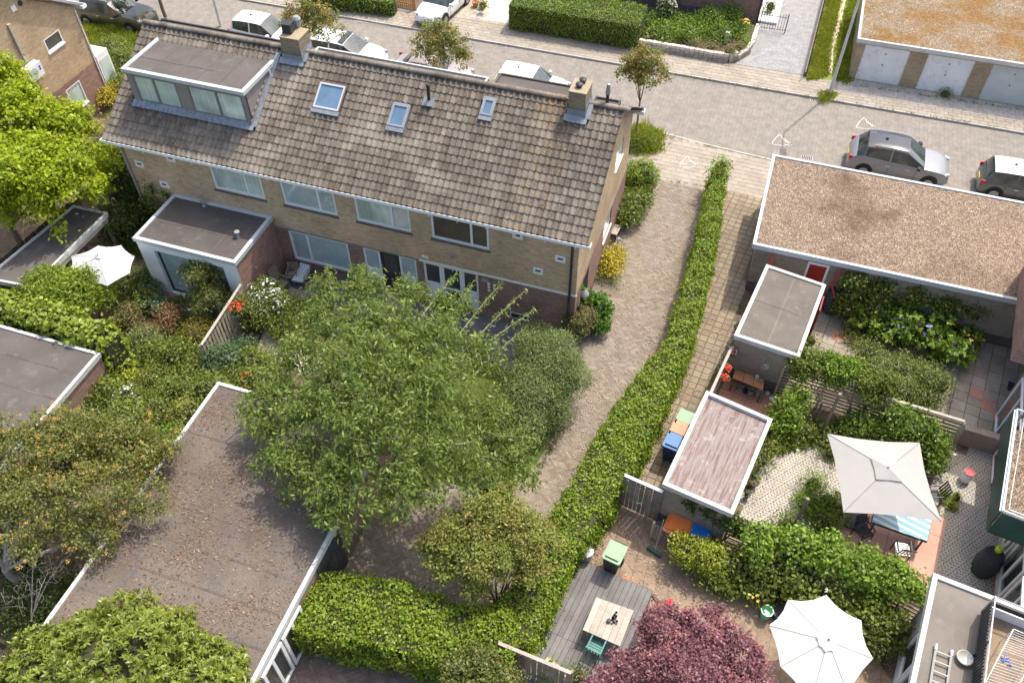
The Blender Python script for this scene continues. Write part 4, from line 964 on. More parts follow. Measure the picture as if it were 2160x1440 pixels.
# stone retaining wall of the front garden
st = thing('stone_wall', 'curved low stone block wall round the front garden across the street', 'wall', (-4, 44.2, 0))
wpts = [(-8.2, 44.12), (-5.3, 44.1), (-3.2, 44.05), (-2.35, 44.1), (-1.95, 44.5), (-1.55, 45.3), (-1.35, 46.2), (-1.3, 48.3)]
m_stone = M('granite_block', (.34, .30, .25), (.44, .40, .34), scale=3, fine=.25, isl=.2); m_capst = M('pale_granite_block', (.58, .54, .46), (.66, .61, .53), scale=3, fine=.15, isl=.12)
acc = 0
for a, b2 in zip(wpts, wpts[1:]):
    a = np.array(a); b2 = np.array(b2); L = np.linalg.norm(b2 - a); n = max(1, round(L / .26))
    for k in range(n):
        for row in range(3):
            s_ = .02 * (row % 2); p = a + (b2 - a) * (k + .03) / n; q = a + (b2 - a) * (k + .97) / n
            hh = .17 if a[1] < 44.3 else .1
            MB().wall(p, q, -.02 + row * hh, -.02 + row * hh + hh - .015 + random.uniform(-.01, .01), .22 + random.uniform(-.02, .03)).build('stone_block', m_capst if row == 2 else m_stone, st)

# ---------------------------------------------------------------- lower right roofs, balconies
m_green = M('dark_green_panel', (.018, .052, .045), (.03, .075, .062), scale=2, rough=.35, fine=.05)
m_rail = M('pale_blue_rail', (.55, .68, .68), rough=.35, fine=.03)
bl = thing('green_balcony', 'dark green panelled balcony with pale rail at the right frame edge', 'balcony', (11, 18, 2.5))
A = np.array(G2(2146, 862, 3.6)); B = np.array(G2(2115, 1075, 3.6)); ex = np.array([5, -.85])
MB().prism([A, B, B + ex, A + ex], 2.5, 2.7).build('floor', m_gravel, bl)
MB().wall(A, B, 2.45, 3.5, .05).build('side_panel', m_green, bl); MB().wall(B + (.03, -.03), B + ex, 2.45, 3.5, .05).build('front_panel', m_green, bl)
MB().tube([(*(A + ex), 3.58), (*A, 3.58), (*B, 3.58), (*(B + ex), 3.58)], .035, 8).build('rail', m_rail, bl); MB().wall(A, B, 3.505, 3.54, .12).build('cap', m_trim, bl)
A2 = A + (.32, -.05); B2 = B + (.3, .3); MB().tube([(*(A2 + ex), 3.3), (*A2, 3.3), (*B2, 3.3), (*(B2 + ex), 3.3)], .02, 6).build('inner_rail', m_white, bl)
fa = thing('window_front', 'white framed ground floor windows under the green balcony at the right edge', 'building', (10, 16.5, 0))
F1 = np.array([10.12, 13.6]); F2 = np.array([10.7, 19.0]); fd = (F2 - F1) / np.linalg.norm(F2 - F1); fn = np.array([fd[1], -fd[0]])
fm_ = lambda u, v, d: (*(F1 + fd * u + fn * d), v)
MB().prism([F1 + fn * .15, F2 + fn * .15, F2 + (5, -.8), F1 + (5, -.8)], 0, 2.44).build('wall', m_bred2, fa)
for k in range(4): window(fa, fm_, .25 + k * 1.45, 1.55 + k * 1.45, .45, 2.2, [.9 + k * 1.45], panes=[m_gdark] * 2, fr=.08, d0=.02, sill=m_woodpale)
MB().tube([(*(F1 + fd * 3.1 - fn * .15), .1), (*(F1 + fd * 3.1 - fn * .15), 2.45)], .04, 8).build('drainpipe', m_white, fa)
be = thing('felt_roofed_extension', 'grey felt roofed extension with white framed windows in the lower right corner', 'extension', (9, 11, 0))
rp = [(7.63, 13.99), (14.5, 13.1), (13.7, 7), (6.6, 7.6)]
MB().prism(shrinkpoly(rp, .03), 2.7, 2.83).build('roof', M('grey_brown_felt', (.165, .143, .12), (.20, .175, .148), scale=1.2, rough=.85, fine=.12, fscale=60, c3=(.23, .20, .175)), be)
trimring(be, rp, 2.66, 2.9, .13, m_trimw)
W1 = np.array([7.83, 13.7]); W2 = np.array([6.85, 7.7]); wd_ = (W2 - W1) / np.linalg.norm(W2 - W1); wn_ = np.array([-wd_[1], wd_[0]])
wm_ = lambda u, v, d: (*(W1 + wd_ * u + wn_ * d), v)
MB().prism([W1 + wn_ * .2, W2 + wn_ * .2, (13.4, 7.2), (14.2, 12.9)], 0, 2.65).build('wall', m_woodpale, be)
mbox(MB(), wm_, 0, 6, 0, .4, 0, .19).build('base_panel', m_render, be); mbox(MB(), wm_, 0, 6, 2.25, 2.64, .0, .19).build('fascia', m_render, be); mbox(MB(), wm_, 0, .9, .402, 2.248, .0, .19).build('end_panel', m_woodpale, be)
for k in range(4): window(be, wm_, .95 + k * 1.15, 2.05 + k * 1.15, .42, 2.23, panes=[m_gdark], fr=.1, d0=.0, fm=m_white)
MB().tube([(*(W1 - wn_ * .12), 2.75), (*(W1 + wd_ * 1.2 - wn_ * .12), 2.72)], .06, 8).build('black_gutter', m_dark, be)
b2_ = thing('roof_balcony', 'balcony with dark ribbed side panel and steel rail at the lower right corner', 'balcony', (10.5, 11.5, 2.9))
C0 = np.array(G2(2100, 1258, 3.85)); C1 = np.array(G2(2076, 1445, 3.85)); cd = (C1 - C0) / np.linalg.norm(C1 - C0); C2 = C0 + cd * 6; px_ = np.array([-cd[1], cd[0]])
if px_[0] < 0: px_ = -px_
MB().prism([C0, C2, C2 + px_ * 4.5, C0 + px_ * 4.5], 2.905, 2.96).build('floor', M('brown_balcony_floor', (.20, .14, .09), (.28, .20, .13), scale=2, fine=.25), b2_)
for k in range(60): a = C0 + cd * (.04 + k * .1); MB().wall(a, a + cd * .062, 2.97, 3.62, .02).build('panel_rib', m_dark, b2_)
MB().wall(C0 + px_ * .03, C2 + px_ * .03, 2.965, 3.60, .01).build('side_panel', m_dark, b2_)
MB().tube([(*(C0 + px_ * 4.5), 3.85), (*C0, 3.85), (*C2, 3.85)], .026, 8).build('rail', m_trim, b2_); MB().tube([(*C0, 2.96), (*C0, 3.85)], .03, 8).build('rail_post', m_trim, b2_)
for k in (1.3, 2.6, 3.9): MB().tube([(*(C0 + cd * k), 2.96), (*(C0 + cd * k), 3.85)], .02, 6).build('rail_post', m_dark, b2_)
MB().wall(C0 + px_ * .05, C0 + px_ * 4.5, 2.965, 3.35, .03).build('front_panel', m_white, b2_); MB().wall(C0 + px_ * .05, C0 + px_ * 4.5, 3.4, 3.6, .03).build('front_panel', m_dark, b2_)
# drying rack on the balcony
dr = thing('drying_rack', 'white wire clothes rack with blue pegs on the lower right balcony', 'clothes rack', (*G2(2125, 1380, 3.6), 2.96))
r0 = [np.array(G(*p, 3.75)) for p in ((2138, 1326), (2108, 1378), (2080, 1436), (2142, 1455), (2172, 1400), (2200, 1352))]
r1_ = r0[1] + (0, 0, .12); r4_ = r0[4] + (0, 0, .12); mb = MB(); mb.tube([r0[0], r1_, r0[2], r0[3], r4_, r0[5], r0[0]], .013, 6); mb.build('frame', m_white, dr)
for (a, b2, c, d) in ((r0[0], r0[5], r1_, r4_), (r1_, r4_, r0[2], r0[3])):
    for k in range(1, 11): t = k / 11; MB().tube([a + (c - a) * t, b2 + (d - b2) * t], .006, 4).build('wire', m_white, dr)
for k in range(9): c = G(2118 + random.uniform(-8, 14), 1392 + random.uniform(-14, 14), 3.86); MB().obox(c, (.09, .02, .05), random.uniform(0, 3)).build('peg', M('blue_peg', (.06, .12, .40), rough=.5) if k == 0 else bpy.data.materials['blue_peg'], dr)
for p in (r0[0], r0[2], r0[3], r0[5]): MB().tube([p, (p[0], p[1], 2.962)], .012, 5).build('leg', m_white, dr)
# ladder and bowl on the felt roof
la = thing('ladder', 'aluminium ladder lying on the grey felt roof in the lower right corner', 'ladder', (*G2(1985, 1400, 2.85), 2.85))
l0, l1 = np.array(G(1975, 1362, 2.92)), np.array(G(2008, 1375, 2.92)); ld = np.array([-.13, -1, 0]); ld /= np.linalg.norm(ld)
m_alu = M('dull_aluminium', (.55, .52, .46), rough=.4, metal=.3, fine=.08)
for p in (l0, l1): MB().tube([p, p + ld * 2.6], .028, 4).build('rail', m_alu, la); MB().tube([p - ld * .06, p + ld * .1], .04, 6).build('foot', m_trim, la)
for k in range(9): MB().tube([l0 + ld * (.14 + k * .28), l1 + ld * (.14 + k * .28)], .02, 5).build('rung', m_alu, la)
g = G(2032, 1390, 2.84); MB().lathe((0, 0, 0), [(.14, 0), (.17, .06), (.21, .13), (.19, .14), (.14, .08), (.0, .05)], 18).single('metal_bowl', m_alu, 'round metal bowl on the grey felt roof beside the ladder', 'bowl', loc=g, smooth=True)
g = G(2056, 1392, 2.84); MB().lathe((0, 0, 0), [(.10, 0), (.13, .12), (.12, .12), (.0, .02)], 14).single('glass_bowl', m_dark, 'dark glass dish in the shade of the ribbed balcony panel', 'bowl', loc=g, smooth=True)
bo = bpy.data.objects['metal_bowl']

# ---------------------------------------------------------------- street furniture
def lamp(base, topz, lean, label, arm=None):
    r = thing('street_lamp', label, 'street lamp', base, group='street lamps'); b = np.array(base)
    MB().tube([b, b + (0, 0, .9), b + (lean[0] * .5, lean[1] * .5, topz * .5), b + (lean[0], lean[1], topz)], [.095, .085, .065, .05], 8).build('pole', m_trimw, r, True)
    t = b + (lean[0], lean[1], topz)
    MB().tube([t, t + np.array(arm) * .5 + (0, 0, .25), t + np.array(arm) + (0, 0, .2)], .04, 6).build('arm', m_trimw, r); e = t + np.array(arm) + (0, 0, .2)
    MB().obox(e + (0, 0, 0), (.28, .7, .12), math.atan2(arm[1], arm[0]) + math.pi / 2).build('lantern', m_grey, r)
lamp(G(1750, 197), 8.0, (0, 0), 'tall pale street lamp at the left of the garages', (.2, -1.6, 0))
lamp(G(465, 52), 7.0, (0, 0), 'slim street lamp behind the dormer house ridge', (0, 1.2, 0))
# entrance gates over the street
def irongate(name, label, p, q, h, n, mat, cat='gate'):
    p = np.array(p[:2]); q = np.array(q[:2]); d = q - p; r = thing(name, label, cat, (*p, 0))
    for k in range(n + 1): c = p + d * k / n; MB().tube([(*c, .06), (*c, h - (.12 * (1 - (2 * k / n - 1) ** 2)) + .1)], .012, 4).build('bar', mat, r)
    for z in (.15, h - .15): MB().tube([(*p, z), (*q, z)], .016, 4).build('rail', mat, r)
    for c in (p, q): MB().tube([(*c, 0), (*c, h + .05)], .03, 6).build('post', mat, r)
    return r
irongate('iron_gate', 'arched black iron gate beside the brick house across the street', G2(1600, 62), G2(1655, 70), 1.05, 10, m_dark)
irongate('metal_fence', 'dark metal fence along the grey driveway across the street', (1.86, 43.9), (2.2, 56), 1.1, 60, m_dark, 'fence')
MB().wall((1.80, 43.9), (2.12, 56), -.03, .25, .08).single('kerb_board', m_wood, 'low edging board at the foot of the metal driveway fence', 'edging')
og = thing('picket_gate', 'orange brown picket gate at the top of the frame', 'gate', (*G2(852, 12), 0))
m_orw = M('orange_brown_wood', (.50, .26, .09), (.56, .31, .12), scale=3, fine=.15, isl=.1)
for k in range(9): c = np.array(G2(836 + k * 4.4, 12 + k * 1.0)); MB().obox((c[0], c[1], .5), (.085, .02, 1.0)).build('picket', m_orw, og)
c = np.array(G2(876, 20)); MB().obox((c[0], c[1], .55), (.12, .12, 1.1)).build('post', m_orw, og); a = np.array(G2(836, 11)); MB().wall(a + (0, .03), c + (0, .03), .2, .28, .03).build('rail', m_orw, og)
g = G(1531, 92, .0); sd_ = thing('garden_ornament', 'small pale stone post with a metal figure in the front garden', 'ornament', g)
MB().obox((g[0], g[1], .35), (.2, .2, .7)).build('pedestal', m_trimw, sd_); MB().tube([(g[0], g[1], .7), (g[0] + .03, g[1], .95), (g[0] + .1, g[1], 1.1)], .02, 6).build('figure', m_grey, sd_)

# ---------------------------------------------------------------- cars
m_tyre = m_black; m_rim = M('alloy_rim', (.35, .35, .36), rough=.35, metal=.6, fine=.05); m_cglass = glass('car_glass', (.02, .028, .026), c2=(.07, .09, .08), rough=.04, sc=2.5)
m_redlight = M('red_tail_light', (.50, .01, .01), rough=.2, fine=.02); m_light = glass('headlight_glass', (.45, .48, .50)); m_plate = M('yellow_plate', (.75, .50, .03), rough=.5, fine=.02); m_arch = M('black_plastic', (.02, .02, .022), rough=.6)
def car(label, loc, rz, L=4.3, W=1.78, H=1.5, body=None, roofm=None, group='parked cars', suv=False, sedan=False, gl=None, glassroof=False):
    gl = gl or m_cglass; roofm = roofm or body
    r = thing('parked_car', label, 'car', loc, rz=rz, group=group)
    bt = .62 * H
    if suv: ST = [(0, .60, None, .80), (.012, .78, None, .90), (.035, .92, None, .95), (.07, 1.03, None, .97), (.15, 1.08, .94, .99), (.24, 1.06, .985, 1), (.39, 1.02, 1, 1), (.405, 1.02, 1, 1), (.50, 1.0, .99, 1), (.555, .99, .965, 1), (.735, .98, None, .995), (.80, .96, None, .985), (.87, .92, None, .96), (.93, .85, None, .91), (.975, .72, None, .82), (1, .55, None, .68)]
    elif sedan: ST = [(0, .70, None, .82), (.012, .82, None, .92), (.05, .92, None, .96), (.13, .98, None, .98), (.27, 1.0, .93, .99), (.33, 1.0, .985, 1), (.42, 1, 1, 1), (.44, 1, 1, 1), (.50, .99, .99, 1), (.55, .985, .96, 1), (.70, .96, None, 1), (.79, .93, None, 1), (.88, .88, None, .985), (.945, .80, None, .94), (.98, .68, None, .86), (1, .55, None, .74)]
    else: ST = [(0, .65, None, .82), (.012, .78, None, .91), (.03, .92, None, .95), (.045, 1.02, None, .965), (.10, 1.06, .95, .99), (.20, 1.03, .985, 1), (.36, 1.0, 1, 1), (.38, 1.0, 1, 1), (.50, .985, .99, 1), (.56, .98, .965, 1), (.725, .96, None, 1), (.80, .93, None, .995), (.87, .88, None, .96), (.935, .80, None, .90), (.975, .68, None, .80), (1, .54, None, .66)]
    rows = []
    for s, bz, tz, wf in ST:
        x = (s - .5) * L; h = W / 2 * wf; b = bt * bz
        if tz: T = H * tz; pr = [(h * .9, .19), (h * .995, .30), (h, .55 * b), (h * .985, .82 * b), (h * .93, b), (h * .76, b + (T - b) * .86), (h * .66, T - .025), (h * .35, T - .004), (0, T)]
        else: pr = [(h * .9, .21 if .1 < s < .9 else .26), (h * .995, .33), (h, .55 * b), (h * .985, .82 * b), (h * .93, b * .985), (h * .80, b + .012), (h * .60, b + .022), (h * .32, b + .03), (0, b + .033)]
        rows.append([(x, y, z) for y, z in pr] + [(x, -y, z) for y, z in pr[-2::-1]])
    n = len(rows[0]); V = [p for rw in rows for p in rw]; parts = {}
    cab = [i for i, q in enumerate(ST) if q[2]]; c0, c1 = cab[0], cab[-1]
    for i in range(len(ST) - 1):
        for j in range(n - 1):
            jj = j if j < n // 2 else n - 2 - j; key = 'body'
            if i == c0 - 1 and jj >= 5: key = 'rear_window'
            elif i == c1 and jj >= 5: key = 'windscreen'
            elif c0 <= i < c1 and jj >= 5: key = 'roof'
            elif c0 - (1 if not sedan else 0) <= i <= c1 and jj == 4 and i != c0 + 2 and not (i == c0 - 1 and not suv): key = 'side_window_%d_%d' % (i > c0 + 2, j > n // 2)
            parts.setdefault(key, []).append((i * n + j, i * n + j + 1, (i + 1) * n + j + 1, (i + 1) * n + j))
    parts['body'] += [tuple(range(n - 1, -1, -1)), tuple(range((len(ST) - 1) * n, len(ST) * n)), ]
    for k, fs in parts.items():
        ids = sorted({q for f in fs for q in f}); mp_ = {q: i for i, q in enumerate(ids)}; mb = MB(); mb.v = [V[q] for q in ids]; mb.f = [tuple(mp_[q] for q in f) for f in fs]
        nm = 'side_window' if k.startswith('side') else k
        o = mb.build(nm, body if k == 'body' else roofm if k == 'roof' else gl, r, True)
    for sx in (.18, .815):
        x = (sx - .5) * L
        for s in (-1, 1):
            MB().tube([(x, s * (W / 2 - .06), .36), (x, s * (W / 2 + .006), .36)], [.40, .385], 20).build('wheel_arch', m_arch, r)
            w_ = MB().tube([(x, s * (W / 2 - .15), .32), (x, s * (W / 2 + .014), .32)], .32, 20).build('wheel', m_tyre, r, True)
            MB().tube([(x, s * (W / 2 + .012), .32), (x, s * (W / 2 + .022), .32)], .21, 14).build('rim', m_rim, w_)
    for s in (-1, 1):
        MB().obox((.462 * L, s * W * .365, bt * .76), (.26, .14, .10), rz=-s * .55).build('headlight', m_light, r)
        MB().obox((-.478 * L, s * W * .425, bt * .86), (.17, .07, .17), rz=s * .35).build('tail_light', m_redlight, r)
        MB().obox((.18 * L, s * (W / 2 + .08), bt + .04), (.14, .2, .12), rz=s * .2).build('mirror', body if not suv else m_arch, r, True)
        for hx in (-.1, .1): MB().obox((hx * L - .05, s * (W / 2 + .002), bt * .8), (.2, .03, .03)).build('door_handle', m_trim, r)
        for hx in (-.235, -.10, .165): MB().obox((hx * L, s * (W / 2 - .012), .55), (.012, .03, .5)).build('door_seam', m_arch, r)
    MB().obox((.488 * L, 0, .40), (.06, W * .5, .16)).build('grille', m_arch, r)
    MB().obox((.500 * L, 0, .36), (.02, .5, .11)).build('number_plate', m_plate, r); MB().obox((-.502 * L, 0, .62), (.02, .5, .11)).build('number_plate', m_plate, r)
    MB().obox((-.18 * L, 0, H + .03), (.12, .03, .06)).build('antenna', m_arch, r)
    if glassroof: MB().prism([(-.02 * L, -W * .33), (.055 * L, -W * .33), (.055 * L, W * .33), (-.02 * L, W * .33)], H - .01, H + .004).build('glass_roof', m_blackroof, r)
    if suv: 
        for s in (-1, 1): MB().tube([(-.28 * L, s * W * .335, H - .03), (-.25 * L, s * W * .335, H + .02), (.02 * L, s * W * .335, H + .02), (.05 * L, s * W * .335, H - .02)], .018, 6).build('roof_rail', m_trim, r)
    return r
m_silver = paint('silver_paint', (.24, .245, .255), rough=.35, metal=.1, coat=.4); m_wh = paint('white_car_paint', (.78, .78, .77)); m_blackroof = paint('black_roof_paint', (.03, .033, .04), rough=.2, coat=.35); m_greyp = paint('slate_grey_paint', (.10, .11, .115), rough=.25, metal=.3)
m_brown = paint('taupe_car_paint', (.34, .29, .26), rough=.3, metal=.3); m_olive = paint('olive_grey_paint', (.085, .08, .055), rough=.3, metal=.3)
RD = -.10
def cz(px, py, z): g = G(px, py, z); return (g[0], g[1], RD)
car('silver grey crossover with black roof parked behind the long gravel roof', (6.72, 36.95, RD), -.015, 4.55, 1.92, 1.64, m_silver, m_blackroof, suv=True)
car('dark grey hatchback with white roof at the right frame edge', (12.25, 36.95, RD), 0, 3.9, 1.72, 1.5, m_greyp, m_wh)
car('white hatchback nearest the east chimney behind the ridge', (-11.7, 37.75, RD), -.02, 4.0, 1.72, 1.46, m_wh)
car('taupe sedan half hidden by a street tree behind the ridge', (-17.2, 37.4, RD), -.02, 4.5, 1.78, 1.42, m_brown, sedan=True)
car('white car with dark glass roof behind the west chimney', (-22.4, 37.7, RD), -.02, 4.5, 1.82, 1.50, m_wh, glassroof=True)
car('small white van like car behind the dormer and west chimney', (-27.6, 38.05, RD), 0, 3.9, 1.7, 1.6, m_wh)
car('dark olive off road car parked at the top left corner', (-37.1, 37.4, RD), 0, 4.7, 1.88, 1.65, m_olive, suv=True)
car('white car parked nose towards the street on the drive at the top', (*G2(935, 8, .5), -.01), -R_(97), 4.3, 1.78, 1.5, m_wh, gl=m_cglass)

# ---------------------------------------------------------------- garden furniture and other things
def parasol(name, label, rim, zr, apex, mat, vent=.25, poleoff=(0, 0), sq=False, sag=.0, sm=None):
    "rim: ground-plan points at the canopy edge"
    c = np.array(apex); base = (c[0] + poleoff[0], c[1] + poleoff[1], 0); r = thing(name, label, 'parasol', base); mb = MB(); n = len(rim)
    R0 = [np.array([*p, zr]) for p in rim]; K = 6; rings = []
    for k in range(K + 1):
        t = vent * .8 + (1 - vent * .8) * k / K; ring = []
        for i in range(n):
            for m in range(3):
                e = R0[i] + (R0[(i + 1) % n] - R0[i]) * m / 3; p = c + (e - c) * t; p[2] -= 0 if m == 0 else sag * t; 
                if m: p[:2] = p[:2] + (c[:2] - p[:2]) * .05 * t
                ring.append(tuple(p))
        rings.append(ring)
    N = 3 * n
    vs = [q for rr in rings for q in rr]; mb.add(vs, [(a * N + i, a * N + (i + 1) % N, (a + 1) * N + (i + 1) % N, (a + 1) * N + i) for a in range(K) for i in range(N)])
    can = mb.build('canopy', mat, r)
    mb = MB(); top = tuple(c + (0, 0, .075)); ring = []
    for i in range(n):
        p = c + (R0[i] - c) * vent; ring.append((p[0], p[1], p[2] + .055)); q = c + ((R0[i] + R0[(i + 1) % n]) / 2 - c) * vent * .93; ring.append((q[0], q[1], q[2] + .03))
    mb.add([top] + ring, [(0, 1 + i, 1 + (i + 1) % (2 * n)) for i in range(2 * n)]); mb.build('top_cap', mat, can)
    for i in range(n): MB().tube([c + (0, 0, -.06), R0[i] + (0, 0, -.035)], .012, 4).build('rib', m_grey, r)
    for i in range(n): MB().tube([c + (R0[i] - c) * vent * .8 + (0, 0, .006), R0[i] + (0, 0, .004)], .011, 4).build('seam', sm or mat, can)
    MB().lathe((c[0], c[1], c[2] + .045), [(.03, 0), (.035, .04), (.001, .08)], 8).build('finial', m_grey, r)
    if poleoff == (0, 0): MB().tube([(c[0], c[1], 0), (c[0], c[1], c[2])], .024, 8).build('pole', m_wood, r); MB().lathe((c[0], c[1], 0), [(.25, 0), (.25, .06), (.05, .12), (.001, .13)], 14).build('base', m_dark, r)
    return r
def cloth(name, c, t=.3):
    b = NB(name); b.fin(b.mul(tocol(c), b.mr(b.noise(3, 4), .3, .7, .96, 1.03)), .85, .2); tr = b.n('BsdfTranslucent'); b.l(tocol(c), tr.inputs[0]); mx = b.n('MixShader'); mx.inputs[0].default_value = t
    b.nt.links.new(b.b.outputs[0], mx.inputs[1]); b.nt.links.new(tr.outputs[0], mx.inputs[2]); b.nt.links.new(mx.outputs[0], b.out.inputs[0]); return b.m
m_cwhite = cloth('white_parasol_cloth', (.82, .82, .81)); m_ccream = cloth('cream_parasol_cloth', (.82, .79, .73)); m_cgrey = cloth('light_grey_parasol_cloth', (.52, .49, .455))
m_cseam = cloth('seam_tape', (.62, .60, .55)); m_cseamg = cloth('grey_seam_tape', (.40, .38, .35))
rimL = [G2(*p, 2.2) for p in ((150, 540), (206, 518), (255, 517), (285, 540), (274, 576), (226, 603), (184, 592), (146, 575))]
parasol('parasol', 'white octagonal parasol beside the white extension on the left', rimL, 2.2, (*np.mean(rimL, axis=0), 2.62), m_cwhite, vent=.12, sm=m_cseam, sag=.03)
rimW = [G2(*p, 2.2) for p in ((1662, 1264), (1743, 1254), (1817, 1308), (1842, 1388), (1790, 1466), (1710, 1480), (1646, 1405), (1622, 1318))]
parasol('parasol', 'big cream octagonal parasol beside the red maple at the bottom', rimW, 2.2, (*G2(1747, 1350, 2.75), 2.75), m_ccream, vent=.2, sm=m_cseam, sag=.05)
rimG = [G2(*p, 2.4) for p in ((1745, 914), (1940, 933), (1986, 1099), (1779, 1080))]
pq = parasol('parasol', 'square light grey parasol over the striped table', rimG, 2.4, (*G2(1872, 988, 2.85), 2.85), m_cgrey, vent=.27, poleoff=(-1.2, -.9), sq=True, sm=m_cseamg, sag=.03)
hb = np.array(G2(1806, 1100, .1)); MB().tube([(*hb, .1), (*hb, 2.2), (*(hb + (.1, .1)), 2.3), (*G2(1872, 988, 2.7), 2.72)], .03, 8).build('side_pole', m_grey, pq); MB().obox((*hb, .13), (.7, .7, .08), RZ).build('base', m_dark, pq)

def bin_(label, g, rz, body, lid, h=1.05, wdt=.56):
    r = thing('wheelie_bin', label, 'wheelie bin', g, rz=rz, group='wheelie bins'); w0, w1 = wdt * .36, wdt * .48
    mb = MB(); mb.add([(-w0, -w0, .06), (w0, -w0, .06), (w0, w0, .06), (-w0, w0, .06), (-w1, -w1 * 1.1, h - .12), (w1, -w1 * 1.1, h - .12), (w1, w1 * 1.2, h - .12), (-w1, w1 * 1.2, h - .12)], [(3, 2, 1, 0), (0, 1, 5, 4), (1, 2, 6, 5), (2, 3, 7, 6), (3, 0, 4, 7), (4, 5, 6, 7)]); mb.build('body', body, r)
    mb = MB(); a, b2 = w1 + .03, w1 * 1.15 + .03; mb.prism([(-a, -b2 + .05), (-a + .05, -b2), (a - .05, -b2), (a, -b2 + .05), (a, b2 + .03), (-a, b2 + .03)], h - .118, h - .06); mb.prism([(-a + .08, -b2 + .1), (a - .08, -b2 + .1), (a - .08, b2 - .04), (-a + .08, b2 - .04)], h - .058, h); mb.build('lid', lid, r)
    MB().tube([(-.2, w1 * 1.2 + .1, h - .1), (.2, w1 * 1.2 + .1, h - .1)], .018, 6).build('handle', body, r)
    for s in (-1, 1): MB().tube([(s * (w0 + .0), w0 + .08, .11), (s * (w0 + .06), w0 + .08, .11)], .11, 12).build('wheel', m_black, r)
    return r
m_gb = M('dark_green_plastic', (.05, .065, .04), rough=.45, fine=.05); m_gl = M('pale_green_plastic', (.22, .33, .20), rough=.35, fine=.04); m_or = M('orange_plastic', (.80, .22, .06), rough=.4, fine=.04); m_bu = M('blue_plastic', (.01, .17, .55), rough=.35, fine=.04); m_bl2 = M('dull_blue_plastic', (.06, .17, .38), rough=.35, fine=.04); m_db = M('dark_blue_plastic', (.03, .06, .12), rough=.4, fine=.04); m_dkb = M('black_plastic_body', (.035, .035, .038), rough=.45, fine=.05); m_or2 = M('faded_orange_plastic', (.62, .24, .12), rough=.45)
g = G(1283, 1200, 0); bin_('green wheelie bin with pale lid standing alone in the courtyard', (g[0] + .1, g[1] + .1, 0), RZ, m_gb, m_gl)
bin_('orange lidded wheelie bin under the dark ivy shed wall', (*G2(1434, 1101, .75), -.3), RZ, m_dkb, m_or, wdt=.82)
bin_('bright blue lidded wheelie bin next to the orange one', (*G2(1478, 1116, .72), -.32), RZ, m_dkb, m_bu, wdt=.66)
bin_('green lidded wheelie bin farthest in the row beside the pink roofed shed', (*G2(1446, 882, 1.0), 0), RZ, m_gb, m_gl)
bin_('faded orange lidded wheelie bin in the middle of the row beside the shed', (*G2(1434, 905, 1.0), 0), RZ, m_dkb, m_or2)
bin_('blue wheelie bin nearest in the row beside the pink roofed shed', (*G2(1421, 930, 1.0), 0), RZ, m_db, m_bl2)
g = G(1236, 1178); mc = thing('dustbin', 'round galvanised dustbin against the hedge beside the deck', 'dustbin', g); MB().lathe(g, [(.17, 0), (.2, .5)], 16).build('body', m_grey, mc, True); MB().lathe(g, [(.22, .5), (.22, .53), (.1, .6), (.001, .61)], 16).build('lid', m_trim, mc, True)
# broom
g = G(1380, 1165); br = thing('broom', 'long handled yard broom leaning on the wire trellis in the court', 'broom', g); e = np.array(G(1400, 1096, 1.3)); MB().tube([(g[0], g[1], .12), tuple(e)], .014, 6).build('handle', m_woodpale, br); MB().obox((g[0], g[1], .07), (.5, .12, .14), -.35).build('head', M('green_bristle', (.05, .10, .07), fine=.3), br)
tr_ = thing('wire_trellis', 'pale wire trellis panel beside the golden shrub', 'trellis', G(1372, 1135)); p, q = np.array(G2(1372, 1133)), np.array(G2(1425, 1160))
for k in range(7): MB().tube([(*p, .1 + k * .13), (*q, .1 + k * .13)], .008, 4).build('wire', m_woodpale, tr_); c = p + (q - p) * k / 6; MB().tube([(*c, .05), (*c, .95)], .008, 4).build('wire', m_woodpale, tr_)
MB().obox((*p, .5), (.07, .07, 1.0), RZ).build('post', m_woodpale, tr_)

def table(label, quad, h, topm, legm, nb=6, lg=.08, name='garden_table', th=.04, cat='table'):
    c = np.mean(quad, axis=0); r = thing(name, label, cat, (c[0], c[1], 0)); Q = [np.array(p) for p in quad]
    for k in range(nb):
        a, b2 = Q[0] + (Q[1] - Q[0]) * (k + .02) / nb, Q[0] + (Q[1] - Q[0]) * (k + .98) / nb; d, e = Q[3] + (Q[2] - Q[3]) * (k + .02) / nb, Q[3] + (Q[2] - Q[3]) * (k + .98) / nb
        MB().prism([a, b2, e, d], h - th, h).build('top_board', topm, r)
    for q in Q: p = q + (c - q) * .08; MB().obox((*p, (h - th) / 2), (lg, lg, h - th - .002), RZ).build('leg', legm, r)
    return r, Q
tq = [G2(*p, .78) for p in ((1258, 1259), (1337, 1287), (1308, 1362), (1229, 1327))]
table('bleached square wooden table on the dark deck', tq, .78, m_woodpale, m_wood, 6)
nv = thing('dried_plant', 'small dark dried plant lying on the bleached wooden table', 'plant', G(1296, 1302, .78))
for k in range(26):
    c = np.array(G(1290 + random.uniform(0, 12), 1295 + random.uniform(-6, 20), .79)); MB().obox(c, (.06, .05, .02), random.uniform(0, 3)).build('leaf', m_woodblack, nv)
MB().lathe(tuple(G(1284, 1310, .78)), [(.05, 0), (.07, .05), (.06, .09), (.001, .09)], 10).build('pot', m_woodblack, nv)
